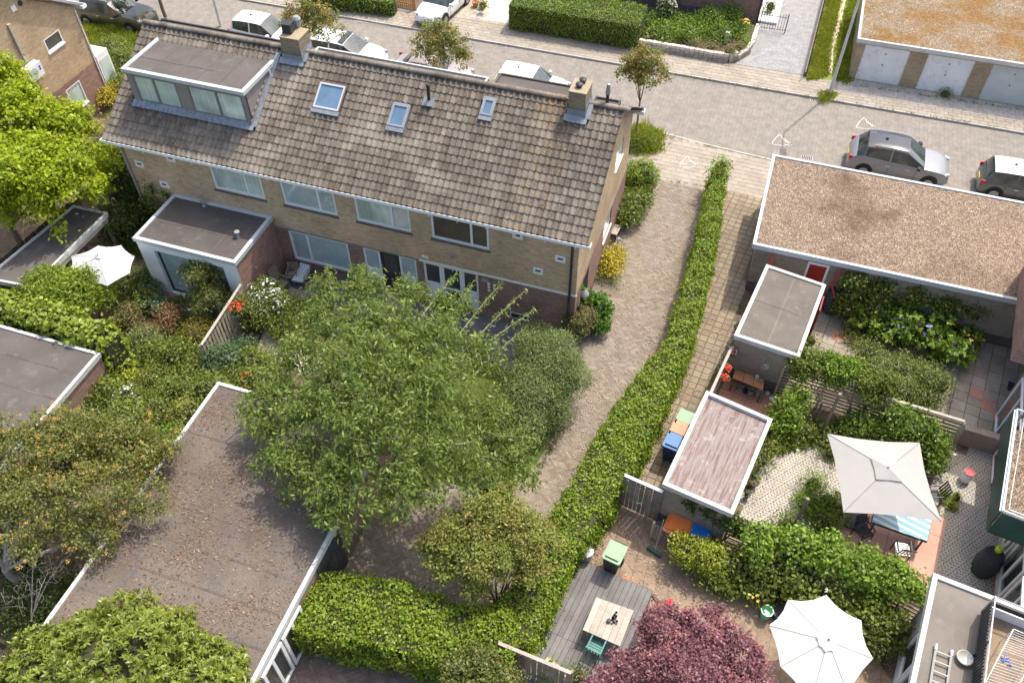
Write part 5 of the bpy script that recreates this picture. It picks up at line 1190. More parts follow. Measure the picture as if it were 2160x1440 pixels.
def chair(label, g, rz, seatm, legm, kind='slat', h=.44, name='garden_chair', group=None, bk=.45):
    r = thing(name, label, 'chair', g, rz=rz, group=group)
    for k in range(6): MB().box(-.22, -.22 + k * .075, h - .02, .22, -.22 + k * .075 + .06, h).build('seat_slat', seatm, r)
    for k in range(5): MB().obox((-.19 + k * .095, .235 + bk * .12, h + .06 + bk / 2), (.055, .018, bk), rx=-.25).build('back_slat', seatm, r)
    MB().obox((0, .235 + bk * .24, h + .08 + bk), (.46, .03, .04)).build('top_rail', legm, r)
    for x in (-.21, .21):
        for y in (-.2, .22): MB().box(x - .015, y - .015, 0, x + .015, y + .015, h - .022).build('leg', legm, r)
        MB().box(x - .02, -.2, h + .2, x + .02, .24, h + .225).build('armrest', legm, r); MB().box(x - .012, -.2, h, x + .012, -.175, h + .198).build('arm_post', legm, r)
    return r
m_teal = M('teal_metal', (.05, .19, .165), rough=.4, fine=.05); m_tealb = M('pale_blue_metal', (.22, .42, .48), rough=.4, fine=.05)
chair('turquoise metal chair tucked under the bleached table', (*G2(1256, 1372, .2), .1), R_(170), m_teal, m_teal, bk=.3)
# striped table
sq_ = [G2(*p, .83) for p in ((1852, 1062), (1964, 1092), (1953, 1139), (1842, 1100))]
def stripes():
    b = NB('striped_cloth'); x, y, z = b.xyz(); c, s = math.cos(-.28), math.sin(-.28); v = b.math('SUBTRACT', b.math('MULTIPLY', y, c), b.math('MULTIPLY', x, s))
    f = b.math('FRACT', b.math('MULTIPLY', v, 4.2)); col = b.ramp(f, [(0, (.10, .36, .62)), (.22, (.62, .56, .36)), (.30, (.10, .36, .62)), (.5, (.60, .50, .28)), (.56, (.68, .62, .46)), (.72, (.45, .60, .66)), (.86, (.68, .62, .46))], 'CONSTANT'); return b.fin(col, .9, .2)
tb, Q = table('long garden table with blue striped cloth under the grey parasol', sq_, .82, m_wood, m_dark, 5, .05)
cq = shrinkpoly([tuple(q) for q in Q], -.04); mb = MB(); mb.prism(cq, .823, .832)
cl = mb.single('striped_tablecloth', stripes(), 'blue and sand striped tablecloth on the table under the grey parasol', 'tablecloth')
MB().prism(shrinkpoly([tuple(q) for q in Q], -.06), .74, .8).build('apron', m_dark, tb)
chair('dark slatted chair left of the striped table', (*G2(1818, 1128, .3), .1), R_(40), m_dark, m_dark, group='dark chairs round the striped table')
chair('dark slatted chair in front of the striped table with sunlight painted into its seat colour', (*G2(1898, 1165, .3), .1), R_(188), m_grey, m_dark, group='dark chairs round the striped table')  # grey seat slats: sunlight put into the colour of a dark chair
chair('dark slatted chair half hidden by the right corner of the grey parasol', (*G2(1968, 1045, .5), .1), R_(-70), m_dark, m_dark, group='dark chairs round the striped table')
# white drum
g = G(2033, 1012); wbd = thing('plastic_drum', 'white plastic drum with red lid on the patterned terrace', 'drum', g); MB().lathe(g, [(.14, 0), (.17, .04), (.19, .2), (.18, .42), (.15, .46)], 18).build('body', m_white, wbd, True); MB().lathe(g, [(.16, .462), (.16, .5), (.13, .5), (.12, .48), (.001, .48)], 18).build('lid', M('red_plastic', (.62, .02, .03), rough=.35), wbd, True)
# water butts
def butt(label, g, h, r0, mat, lean=0):
    r = thing('water_butt', label, 'water butt', g); pr = [(r0 * .8, 0)]
    for k in range(7): z = h * (k + .5) / 7; pr += [(r0 * (.82 + .2 * math.sin(math.pi * (k + .5) / 7)), z - .03), (r0 * (.86 + .2 * math.sin(math.pi * (k + .5) / 7)), z), (r0 * (.82 + .2 * math.sin(math.pi * (k + .5) / 7)), z + .03)]
    MB().lathe(g, pr + [(r0 * .8, h)], 20).build('body', mat, r, True); MB().lathe(g, [(r0 * .82, h + .001), (r0 * .82, h + .05), (r0 * .6, h + .07), (.001, h + .07)], 20).build('lid', m_dark, r, True)
m_butt = M('blackish_green_plastic', (.03, .045, .045), rough=.4, fine=.08)
butt('grey green water butt under the red downpipe by the red door', G(1745, 655), 1.15, .28, M('slate_plastic', (.06, .075, .08), rough=.45)); butt('dark green water butt beside the windows at the right edge', (*G2(2068, 1203), 0), 1.05, .36, m_butt)
def wcan(label, g, mat, rz):
    r = thing('watering_can', label, 'watering can', g, rz=rz, group='watering cans'); MB().lathe((0, 0, 0), [(.1, 0), (.11, .1), (.08, .2), (.06, .21), (.05, .18), (.001, .18)], 14).build('body', mat, r, True)
    MB().tube([(.09, 0, .06), (.25, 0, .2), (.31, 0, .25)], [.03, .018, .03], 6).build('spout', mat, r); MB().tube([(-.09, 0, .08), (-.17, 0, .2), (-.05, 0, .3), (.05, 0, .22)], .014, 5).build('handle', mat, r)
wcan('yellow green watering can standing on top of the dark water butt', (*G2(2106, 1160, 1.15), 1.12), M('lime_plastic', (.62, .68, .04), rough=.4), 1.2)
wcan('bright green watering can at the foot of the dark water butt', G(2063, 1210), M('bright_green_plastic', (.20, .55, .06), rough=.4), 2.9)
# green planter thing beside the cream parasol
g = G(1612, 1300); gw = thing('green_tub', 'shiny green plastic tub beside the cream parasol', 'tub', g); MB().lathe(g, [(.12, 0), (.2, .45), (.17, .45), (.1, .3), (.001, .3)], 8).build('body', M('mint_plastic', (.18, .50, .26), rough=.3), gw)
g = G(1640, 1300); MB().lathe((0, 0, 0), [(.16, 0), (.22, .35), (.19, .35), (.001, .3)], 14).single('black_tub', m_dark, 'black pot tucked under the cream parasol edge', 'pot', loc=g, smooth=True)
g = G(1412, 1275); lt = thing('lantern', 'small red lidded lantern on the court paving by the maple', 'lantern', g); MB().lathe(g, [(.1, 0), (.09, .12), (.11, .14)], 14).build('body', m_trim, lt, True); MB().lathe(g, [(.13, .141), (.12, .18), (.03, .2), (.001, .24)], 14).build('lid', bpy.data.materials['red_plastic'], lt, True)
g = G(1382, 1261); MB().tube([(g[0] - .12, g[1] + .05, .03), (g[0], g[1], .06), (g[0] + .2, g[1] - .08, .03), (g[0] + .18, g[1] - .14, .03), (g[0], g[1] - .06, .03), (g[0] - .12, g[1] + .05, .03)], .018, 6).single('iron_boot_scraper', m_wooddark, 'rusty iron loop lying on the court paving above the deck', 'boot scraper')
g = G(1320, 1222); MB().obox((0, 0, .04), (.24, .12, .06), RZ).single('clay_brick', m_terra, 'loose clay brick on the edge of the timber deck', 'brick', loc=g)
# pots
def potp(label, g, r0, h, mat=None, plant=None, group='plant pots', name='plant_pot'):
    r = thing(name, label, 'pot', g, group=group); MB().lathe(g, [(r0 * .65, 0), (r0 * .95, h * .85), (r0 * 1.05, h * .86), (r0 * 1.05, h), (r0 * .88, h), (r0 * .85, h * .8), (.001, h * .8)], 18).build('pot', mat or m_terra, r, True); return r
potp('empty terracotta pot on the pale gravel beside the white roses', G(584, 712), .17, .22)
POT1 = potp('terracotta pot nearer the hedge end at the top of the frame', G(1003, 14), .2, .3); POT2 = potp('terracotta pot with green plant at the top of the frame', G(1018, 18), .22, .32)
potp('small terracotta pot on the driveway by the hall bushes', G(1345, 462), .1, .14, m_terra)
potp('shallow clay pot by the right side of the pink roofed shed', G(1588, 1022, .1), .18, .22, m_wooddark); potp('dark pot by the right side of the pink roofed shed', G(1575, 1048, .1), .1, .16, m_dark)
g = G(1395, 1058, 1.0); potp('orange bucket hanging on the shed end of the gate', g, .1, .2, m_or, name='bucket', group=None)
# workbench between the sheds
wq = [G2(*p, .8) for p in ((1551, 779), (1612, 800), (1610, 822), (1545, 796))]
table('brown wooden workbench against the brick shed wall', wq, .8, M('brown_oiled_wood', (.28, .13, .06), (.34, .17, .08), scale=4, fine=.2), m_wooddark, 3, .06, 'workbench')
for (px, py, z, r_, h_, mt, lb) in ((1596, 798, .8, .07, .14, m_trim, 'shiny metal jug on the workbench'), (1604, 806, .8, .05, .1, m_grey, 'small metal mug on the workbench'), (1560, 822, 0, .12, .18, m_grey, 'metal bucket under the left end of the workbench'), (1572, 828, 0, .1, .2, m_dark, 'dark lantern under the workbench'), (1582, 832, 0, .13, .28, M('sage_bucket', (.22, .26, .20), rough=.5), 'sage green bucket under the workbench'), (1600, 838, 0, .15, .3, m_grey, 'large zinc bucket at the right end of the workbench'), (1618, 832, 0, .08, .1, m_ccream, 'small cream bowl beside the workbench'), (1627, 842, 0, .1, .06, m_white, 'white dish beside the workbench')):
    g = G(px, py, z); MB().lathe((0, 0, 0), [(r_ * .75, 0), (r_, h_), (r_ * .88, h_), (r_ * .7, h_ * .4), (.001, h_ * .4)], 14).single('container', mt, lb, 'container', group='pots and pails at the workbench', loc=g, smooth=True)
# patio furniture
g = G(642, 592); rc2 = thing('sun_recliner', 'reclining chair with pale blue striped cushion under the large window', 'recliner', g, rz=R_(4))
def cush():
    b = NB('striped_cushion'); x, y, z = b.xyz(b.n('TexCoord').outputs['Object']); f = b.math('FRACT', b.math('MULTIPLY', x, 9)); return b.fin(b.mix(b.math('GREATER_THAN', f, .5), tocol((.72, .75, .74)), tocol((.42, .52, .52))), .9, .2)
mc_ = cush()
for k, (y0, z0, y1, z1) in enumerate(((-.55, .42, -.1, .38), (-.1, .38, .3, .42), (.3, .42, .75, .95), (.75, .95, .95, 1.15))):
    L_ = math.hypot(y1 - y0, z1 - z0); MB().obox((0, (y0 + y1) / 2, (z0 + z1) / 2 + .05), (.46, L_ - .01, .07), rx=math.atan2(z1 - z0, y1 - y0)).build('cushion', mc_, rc2)
for s in (-.25, .25):
    MB().tube([(s, -.5, .38), (s, .3, .38), (s, .95, 1.1)], .02, 6).build('side_rail', m_wood, rc2); MB().tube([(s, -.35, .6), (s, .45, .62)], .022, 6).build('armrest', m_wood, rc2)
    for y in (-.4, .3): MB().tube([(s, y, 0), (s, y + .05, .6)], .018, 6).build('leg', m_wood, rc2)
chair('weathered wooden armchair on the patio beside the brick extension', G(598, 612), R_(75), M('teak_grey', (.27, .22, .15), (.33, .27, .20), fine=.2), m_wood, h=.42, bk=.6)
chair('weathered wooden chair with its back to the window on the patio', G(622, 594), R_(20), m_wood, m_wood, h=.42, bk=.3)
table('weathered slatted wooden table on the patio', [G2(*p, .7) for p in ((612, 606), (668, 618), (652, 638), (598, 624))], .7, m_wood, m_wood, 9, .05)
# side bench and bollard lamps
g = G(1297, 500); bn = thing('small_bench', 'small pale wooden bench against the side wall of the house', 'bench', g, rz=R_(-4))
for k in range(3): MB().box(-.14 + k * .1, -.32, .40, -.05 + k * .1, .32, .44).build('seat_board', m_woodpale, bn)
for y in (-.27, .25): MB().box(-.13, y - .03, 0, .13, y + .03, .398).build('leg', m_wooddark, bn)
for p, l in (((1302, 522), 'round black path lamp behind the golden shrub'), ((1284, 568), 'round black path lamp in front of the golden shrub')):
    g = G(*p); r = thing('path_lamp', l, 'lamp', g, group='path lamps'); MB().tube([g, (g[0], g[1], .5)], .02, 6).build('stem', m_dark, r); MB().lathe((g[0], g[1], .5), [(.08, 0), (.09, .03), (.03, .08), (.001, .09)], 12).build('head', m_grey, r, True)
# teal bench at the hedge foot
g = G(762, 1376); tbn = thing('metal_bench', 'pale blue metal bench in front of the lower hedge', 'bench', g, rz=R_(-10))
for k in range(4): MB().box(-.5, -.15 + k * .09, .42, .5, -.08 + k * .09, .44).build('seat_slat', m_tealb, tbn)
for x in (-.47, .47):
    MB().tube([(x, -.17, 0), (x, -.17, .43), (x, .2, .43), (x, .27, .85)], .018, 6).build('leg', m_tealb, tbn); MB().tube([(x, .2, .43), (x, .25, 0)], .018, 6).build('leg', m_tealb, tbn); MB().tube([(x, -.19, .62), (x, .23, .62)], .018, 6).build('armrest', m_tealb, tbn)
MB().tube([(-.47, .27, .85), (.47, .27, .85)], .018, 6).build('back_rail', m_tealb, tbn)
for p, l, s in (((808, 1378), 'rounded grey boulder beside the blue bench', .22), ((838, 1386), 'low flat boulder at the hedge foot', .18)):
    MB().lathe((0, 0, 0), [(s, 0), (s * 1.1, s * .4), (s * .7, s * .9), (.001, s)], 9).single('boulder', m_stone, l, 'boulder', group='boulders at the hedge foot', loc=G(*p), smooth=True)
g = G(776, 1384); MB().lathe((0, 0, 0), [(.1, 0), (.13, .2), (.001, .18)], 12).single('dark_pot', m_dark, 'dark pot under the blue bench', 'pot', loc=g)
pz = thing('closed_parasol', 'folded dark olive parasol at the left edge above the laurel', 'parasol', G(30, 1395)); g = G(30, 1395)
mb = MB(); n = 12
for j, (r_, z) in enumerate(((.24, 1.0), (.2, 1.5), (.1, 2.1), (.03, 2.5))):
    for i in range(n): a = 2 * math.pi * i / n; q = r_ * (1 if i % 2 else .6); mb.v.append((g[0] + q * math.cos(a), g[1] + q * math.sin(a), z))
mb.f = [(j * n + i, j * n + (i + 1) % n, (j + 1) * n + (i + 1) % n, (j + 1) * n + i) for j in range(3) for i in range(n)]; mb.build('canopy', M('olive_cloth', (.10, .095, .06), fine=.2), pz); MB().tube([g, (g[0], g[1], 2.55)], .025, 8).build('pole', m_wood, pz)
# mossy tuffets, stray posts
MB().tube([(*G2(1735, 910), 0), (*G2(1735, 910), 2.2)], .06, 8).single('garden_post', m_wood, 'rough wooden post beside the slat fence and espalier trees', 'post', group='rough posts in the right garden')
p0 = G(1668, 1125); MB().tube([p0, (p0[0] + .05, p0[1] + .2, 1.9)], .06, 8).single('garden_post', m_wood, 'rough wooden post beside the fern on the patterned terrace', 'post', group='rough posts in the right garden')
MB().box(0, 0, 0, .16, .16, .03).single('white_pot_lid', m_white, 'small round pale dish on soil beside the patterned terrace', 'dish', loc=G(1677, 934, .03))
# ---------------------------------------------------------------- vegetation
rng = np.random.default_rng(11)
def unit(v): return v / (np.linalg.norm(v, axis=-1, keepdims=True) + 1e-9)
def leafquads(P, N, L, W, droop=.2, T=None, lv=.5):
    n = len(P); N = unit(N); T = rng.normal(size=(n, 3)) if T is None else T
    T = T - N * (T * N).sum(1, keepdims=True); T = unit(unit(T) + np.array([0, 0, -droop])); S_ = unit(np.cross(N, T))
    l = (L * rng.uniform(1 - lv, 1 + lv, (n, 1))); w_ = W * l / L * .5
    up = unit(np.cross(T, S_)) * w_ * .35
    V = np.stack([P, P + T * l * .45 + S_ * w_ + up, P + T * l, P + T * l * .45 - S_ * w_ + up], axis=1)
    return V.reshape(-1, 3)
def rosettes(P, N, k, L, W, lift=.35, droop=.0):
    P = np.repeat(P, k, 0); N = unit(np.repeat(N, k, 0)); T = rng.normal(size=P.shape); T = unit(T - N * (T * N).sum(1, keepdims=True)) + N * rng.uniform(lift * .3, lift * 1.6, (len(P), 1))
    T = unit(T); T[:, 2] -= droop; T = unit(T); S_ = unit(np.cross(N + rng.normal(size=P.shape) * .25, T)); l = L * rng.uniform(.7, 1.25, (len(P), 1)); w_ = W * .5 * l / L; up = unit(np.cross(T, S_)) * w_ * .4
    return np.stack([P, P + T * l * .5 + S_ * w_ + up, P + T * l, P + T * l * .5 - S_ * w_ + up], axis=1).reshape(-1, 3)
def shell(b, n, top=-.3, jit=.10):
    "random surface points of a lumpy ellipsoid"
    x, y, z, rx, rz_ = b; d = unit(rng.normal(size=(int(n * 1.7) + 4, 3))); d = d[d[:, 2] > top][:n]; ph = rng.uniform(0, 6, 3)
    r = 1 + .10 * np.sin(d @ np.array([5, 3, 2]) + ph[0]) + .08 * np.sin(d @ np.array([-3, 6, 4]) + ph[1]) + rng.normal(size=len(d)) * jit * .6
    R3 = np.array([rx, rx, rz_]); return np.array([x, y, z]) + d * R3 * r[:, None], unit(d / R3)
def B(px, py, z, r, rz_=None):
    g = G(px, py, z); return (g[0], g[1], z, r, rz_ or r * .8)
def cloudpts(blobs, dens, clump=.22, per=14, fill=.3, up=.4, top=-.3, rnd=.55):
    P_, N_ = [], []
    for b in blobs:
        area = 2 * math.pi * b[3] * (b[3] + b[4]) * .85; nc = max(3, int(area * dens / per)); C, D = shell(b, nc, top)
        per_ = np.maximum(2, rng.poisson(per, len(C))); P = np.repeat(C, per_, 0); D = np.repeat(D, per_, 0); o = rng.normal(size=P.shape) * clump * np.array([1, 1, .6])
        o -= D * (np.abs((o * D).sum(1, keepdims=True))) * .4; P_.append(P + o); N_.append(D * (1 - up) + np.array([0, 0, up]) + rng.normal(size=P.shape) * rnd)
        nf = int(len(P) * fill); d = unit(rng.normal(size=(nf, 3))) * rng.uniform(.3, .85, (nf, 1)); P_.append(np.array(b[:3]) + d * np.array([b[3], b[3], b[4]])); N_.append(rng.normal(size=(nf, 3)) + (0, 0, .5))
    P = np.concatenate(P_); N = np.concatenate(N_); k = P[:, 2] > .02; return P[k], N[k]
m_core = M('shaded_twig_core', (.045, .042, .02), (.06, .06, .025), scale=6, rough=.95, fine=.4, bump=.4)  # brown twigs and the shade between leaves, both in one dark colour
m_bark = M('brown_bark', (.16, .115, .08), (.22, .17, .125), scale=6, rough=.9, fine=.3, bump=.4); m_barkgrey = M('grey_bark', (.30, .27, .23), (.38, .34, .29), scale=5, rough=.9, fine=.3, bump=.3)
ICO = None
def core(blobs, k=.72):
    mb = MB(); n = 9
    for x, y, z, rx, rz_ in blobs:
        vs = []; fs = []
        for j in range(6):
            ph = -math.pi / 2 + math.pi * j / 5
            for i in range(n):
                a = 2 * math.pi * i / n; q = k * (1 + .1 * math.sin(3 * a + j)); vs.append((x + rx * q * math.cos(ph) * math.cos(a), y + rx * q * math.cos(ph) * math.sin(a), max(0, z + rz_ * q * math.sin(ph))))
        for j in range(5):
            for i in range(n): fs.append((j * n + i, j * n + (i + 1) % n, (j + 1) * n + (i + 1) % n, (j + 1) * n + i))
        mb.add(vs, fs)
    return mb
def flowers(r, blobs, n, size, mat, name='flowers', top=.1, k=5, out=1.02):
    C = []; D = []
    for b in blobs:
        c, d = shell(b, max(2, n // len(blobs)), top); C.append(np.array(b[:3]) + (c - np.array(b[:3])) * out); D.append(d)
    C = np.concatenate(C); D = np.concatenate(D); V = rosettes(C, D + (0, 0, .5), k, size, size * .9, lift=.25); o = rawmesh(name, V, 4, mat, r); o['kind'] = 'stuff'; return o
def shrub(name, label, cat, blobs, L, W, mat, dens=500, group=None, clump=.18, ros=0, lift=.4, droop=.15, cor=.72, fill=.25, up=.4, stems=True, per=14, top=-.3, rnd=.55):
    c = np.mean([b[:3] for b in blobs], axis=0); r = thing(name, label, cat, (c[0], c[1], 0), group=group)
    if ros: P, N = cloudpts(blobs, dens / ros, clump, 3, .12, up, top, .35); V = rosettes(P, N, ros, L, W, lift, droop)
    else: P, N = cloudpts(blobs, dens, clump, per, fill, up, top, rnd); V = leafquads(P, N, L, W, droop)
    rawmesh('foliage', V, 4, mat, r)
    if cor: core(blobs, cor).build('dark_core', m_core, r)['kind'] = 'stuff'  # opaque lumps closing the gaps, inner shade is in their colour
    if stems:
        mb = MB()
        for b in blobs: mb.tube([(c[0] + (b[0] - c[0]) * .6, c[1] + (b[1] - c[1]) * .6, 0), (b[0], b[1], b[2])], [.03, .015], 5)
        mb.build('stems', m_bark, r)
    return r
def grow(base, tips, r0, barkm, root, lean=(0, 0), th=1.5, seg=4, wob=.12, trunkr=None, name='trunk', n1=6):
    "trunk and limbs: every tip is joined to the nearest wood already grown"
    base = np.array(base, float); top = base + np.array([lean[0], lean[1], th]); tr = [base + (top - base) * t + np.append(rng.normal(size=2) * .03, 0) * (0 < t < 1) for t in np.linspace(0, 1, 5)]
    tk = MB(); tk.tube(tr, list(np.linspace(r0, r0 * .72, 5)), 10); tko = tk.build(name, barkm, root, True)
    nodes = [np.array(top)]; rad = [r0 * .6]; mb = MB(); order = np.argsort(np.linalg.norm(tips - top, axis=1) + rng.normal(size=len(tips)) * .35); ends = []
    big = rng.choice(order, min(n1, len(order)), replace=False)
    for ti in list(big) + [q for q in order if q not in set(big)]:
        t = tips[ti]; A = np.array(nodes); d = np.linalg.norm(A - t, axis=1) + .35 * np.linalg.norm(A - top, axis=1) * 0 + .25 * (A[:, 2] > t[2] + .2)
        k = int(np.argmin(d)) if ti not in big else 0; p = A[k]; L = np.linalg.norm(t - p); rr = min(rad[k] * .8, .012 + L * .024); m = max(2, int(L / .45)); path = [p]
        mid = p + (t - p) * .5 + np.array([0, 0, .12 * L]) + rng.normal(size=3) * wob * L * .5
        for s in range(1, m + 1): u = s / m; path.append((1 - u) ** 2 * p + 2 * u * (1 - u) * mid + u * u * t)
        rs = np.linspace(rr, max(.004, rr * .25), len(path)); mb.tube(path, list(rs), 5 if rr > .03 else 4 if rr > .012 else 3, caps=False)
        for q, s in zip(path[1:], rs[1:]): nodes.append(q); rad.append(s)
        ends.append((path[-2], t))
    mb.build('limbs', barkm, root, True); return ends
def tipsin(blobs, n, lo=.45):
    out = []; w_ = np.array([b[3] ** 2 * b[4] for b in blobs]); w_ = w_ / w_.sum()
    for b, k in zip(blobs, rng.multinomial(n, w_)):
        d = unit(rng.normal(size=(k, 3))); d[:, 2] = np.where(d[:, 2] < -.4, -d[:, 2], d[:, 2]); out.append(np.array(b[:3]) + d * rng.uniform(lo, 1, (k, 1)) * np.array([b[3], b[3], b[4]]))
    return np.concatenate(out)
def tree(name, label, base, blobs, ntips, nl, L, W, mat, r0=.12, th=1.6, lean=(0, 0), bark=None, spread=.35, droop=.5, group=None, ros=0, mat2=None, up=.5, flow=None, cat='tree', lo=.45, wob=.12):
    r = thing(name, label, cat, base, group=group); tips = tipsin(blobs, ntips, lo); ends = grow(base, tips, r0, bark or m_bark, r, lean, th, wob=wob)
    P = []; N = []
    for a, b2 in ends:
        d = unit(b2 - a); k = nl; t = rng.uniform(-.7, 1.0, (k, 1)); q = b2 + d * t * spread * .6 + rng.normal(size=(k, 3)) * spread * .38 * np.array([1, 1, .7]); P.append(q); N.append(rng.normal(size=(k, 3)) * .5 + np.array([0, 0, up]) + d * .3)
    P = np.concatenate(P); N = np.concatenate(N)
    if mat2: 
        k = rng.random(len(ends)) < .28; k = np.repeat(k, nl); sets = [(P[~k], N[~k], mat), (P[k], N[k], mat2)]
    else: sets = [(P, N, mat)]
    for a, b2, mm in sets:
        V = rosettes(a, b2, ros, L, W, .2, droop) if ros else leafquads(a, b2, L, W, droop); rawmesh('crown', V, 4, mm, r)
    return r
def hedge(name, label, pts, L, W, mat, dens=900, group=None, lump=.08, droop=.1, core_=True, up=.3, rnd=.6, extra=()):
    "pts: (px, py, ztop, width) along the crest"
    Q = [(*G2(a, b2, z), z, w_) for a, b2, z, w_ in pts]; c = np.mean([q[:2] for q in Q], axis=0); r = thing(name, label, 'hedge', (*c, 0), group=group); PP = []; NN = []; cm = MB()
    for i in range(len(Q) - 1):
        a, b2 = np.array(Q[i]), np.array(Q[i + 1]); d = b2[:2] - a[:2]; Ls = np.linalg.norm(d); d /= Ls; n2 = np.array([-d[1], d[0]]); w_ = (a[3] + b2[3]) / 2; h = (a[2] + b2[2]) / 2
        n = int(Ls * (w_ + 2 * h) * dens); t = rng.uniform(-.03, 1.03, n); peri = rng.uniform(0, w_ + 2 * h, n); W_ = a[3] + (b2[3] - a[3]) * t; H_ = a[2] + (b2[2] - a[2]) * t
        s = np.where(peri < h, -1.0, np.where(peri > h + w_, 1.0, (peri - h) / w_ * 2 - 1)); z = np.where(peri < h, peri / h, np.where(peri > h + w_, (peri - h - w_) / h, 1.0))
        rd = np.clip(np.abs(s) - .7, 0, 1) / .3; zz = H_ * z - .12 * rd ** 2 * (z > .98) ; s = s * (1 - .06 * np.clip(z - .8, 0, 1) * 5 * (np.abs(s) > .99))
        xy = a[:2] + np.outer(t, (b2 - a)[:2]) + n2 * (s * W_ / 2)[:, None]; P = np.column_stack([xy, zz]); th_ = np.sin(xy[:, 0] * 3.1 + np.sin(xy[:, 1] * 2.2) * 2) + np.sin(xy[:, 1] * 4.7 + zz * 3 + 1) + np.sin(xy[:, 0] * 7.3 - xy[:, 1] * 6.1); kp = rng.random(n) < np.clip(1.15 + th_ * .32 - (z < .5) * .25, .25, 1)
        X_ = P[:, 0]; Y_ = P[:, 1]; bump_ = lump * (np.sin(X_ * 4.1 + 2 * np.sin(Y_ * 2.3)) * np.sin(Y_ * 3.3 + 1.7 * np.sin(X_ * 1.9 + P[:, 2] * 3)) + .5 * np.sin(X_ * 9 + 3 * np.sin(Y_ * 5.3)) * np.sin(Y_ * 8 + 2 * np.sin(X_ * 6 + P[:, 2] * 5))) + rng.normal(size=n) * .055 + np.where(rng.random(n) < .03, rng.uniform(.05, .2, n), 0)
        nr = np.where((z > .98)[:, None], np.array([0, 0, 1.0]) + np.column_stack([n2[0] * s * .3, n2[1] * s * .3, 0 * s]), np.column_stack([n2[0] * s, n2[1] * s, 0 * s])); P = P + unit(nr) * bump_[:, None]
        PP.append(P[kp]); NN.append((unit(nr) * (1 - up) + np.array([0, 0, up]) + rng.normal(size=(n, 3)) * rnd)[kp])
        if core_:
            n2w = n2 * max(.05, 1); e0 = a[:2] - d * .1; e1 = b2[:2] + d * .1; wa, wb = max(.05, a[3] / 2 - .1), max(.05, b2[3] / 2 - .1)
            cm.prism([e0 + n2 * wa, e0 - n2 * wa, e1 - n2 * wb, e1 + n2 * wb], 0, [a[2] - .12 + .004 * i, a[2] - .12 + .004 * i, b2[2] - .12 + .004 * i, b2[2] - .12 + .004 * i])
    for e in ((Q[0], Q[1]), (Q[-1], Q[-2])):
        a, b2 = np.array(e[0]), np.array(e[1]); d = unit(a[:2] - b2[:2]); n2 = np.array([-d[1], d[0]]); n = int(a[2] * a[3] * dens); s = rng.uniform(-.5, .5, n) * a[3]; P = np.column_stack([a[:2] + d * rng.normal(size=(n, 1)) * .06 + np.outer(s, n2), rng.uniform(0, a[2], n)]); PP.append(P); NN.append(np.array([*d, .3]) + rng.normal(size=(n, 3)) * rnd)
    P = np.concatenate(PP); N = np.concatenate(NN); rawmesh('foliage', leafquads(P, N, L, W, droop), 4, mat, r)
    if core_: cm.build('dark_core', m_core, r)  # solid filler under the leaves, coloured dark for shaded twigs
    return r
def grass(name, label, poly, n, h, mat, z=0, w_=.012, lean=.35, stuff=True):
    P0 = [G2(*p) for p in poly]; x0, x1 = min(p[0] for p in P0), max(p[0] for p in P0); y0, y1 = min(p[1] for p in P0), max(p[1] for p in P0); pts = []
    X = rng.uniform((x0, y0), (x1, y1), (n * 3, 2)); pts = np.array([q for q in X if inside(q, P0)][:n]); pts = pts + rng.normal(size=pts.shape) * min(.16, h * .45); k = len(pts); a = rng.uniform(0, 6.28, k); hh = h * rng.uniform(.4, 1.2, k) * (.75 + .35 * np.sin(pts[:, 0] * 2.1) * np.sin(pts[:, 1] * 2.7))
    b0 = np.column_stack([pts, np.full(k, z)]); d = np.column_stack([np.cos(a), np.sin(a), 0 * a]) * w_ * 1.6 * (h / .2) ** .5; t = b0 + np.column_stack([rng.normal(size=k) * lean * hh, rng.normal(size=k) * lean * hh, hh])
    m_ = b0 * .5 + t * .5 + np.column_stack([0 * a, 0 * a, hh * .08]); V = np.stack([b0 - d, b0 + d, m_ + d * .9, t], axis=1).reshape(-1, 3); c = b0.mean(0)
    return setp(rawmesh(name, V, 4, mat, loc=tuple(c)), label, 'grass', kind='stuff')

Lf = leafmat
m_hedge = Lf('ivy_hedge_leaf', (.10, .17, .016), (.21, .28, .03), pscale=1.5); m_hedge2 = Lf('trimmed_hedge_leaf', (.10, .18, .02), (.17, .26, .03)); m_lime = Lf('lime_tree_leaf', (.17, .245, .012), (.33, .39, .02), trans=.45)
m_mid = Lf('mid_green_leaf', (.085, .125, .022), (.16, .20, .04)); m_dk = Lf('dark_green_leaf', (.04, .07, .015), (.075, .115, .022)); m_cher = Lf('cherry_leaf', (.105, .16, .042), (.20, .265, .072), rough=.42, trans=.4); m_olive_ = Lf('olive_leaf', (.10, .12, .035), (.16, .18, .06)); m_gg = Lf('grey_green_leaf', (.105, .15, .055), (.17, .215, .085))
m_vine = Lf('vine_leaf', (.13, .19, .025), (.26, .32, .05)); m_laurel = Lf('laurel_leaf', (.115, .155, .028), (.22, .265, .052), rough=.35); m_gold = Lf('golden_leaf', (.42, .36, .03), (.55, .44, .04)); m_yg = Lf('yellow_green_leaf', (.17, .22, .03), (.30, .33, .04)); m_red = Lf('maple_leaf', (.14, .055, .065), (.29, .125, .14), rough=.4)
m_rowan = Lf('rowan_leaf', (.12, .155, .035), (.22, .235, .055)); m_autumn = Lf('orange_tinged_leaf', (.22, .18, .04), (.32, .23, .055)); m_brz = Lf('bronze_leaf', (.24, .13, .06), (.33, .20, .08)); m_boxw = Lf('clipped_shrub_leaf', (.10, .11, .035), (.20, .17, .08)); m_bluegr = Lf('blue_green_leaf', (.05, .10, .055), (.10, .16, .09)); m_street = Lf('street_tree_leaf', (.11, .14, .035), (.19, .20, .055))
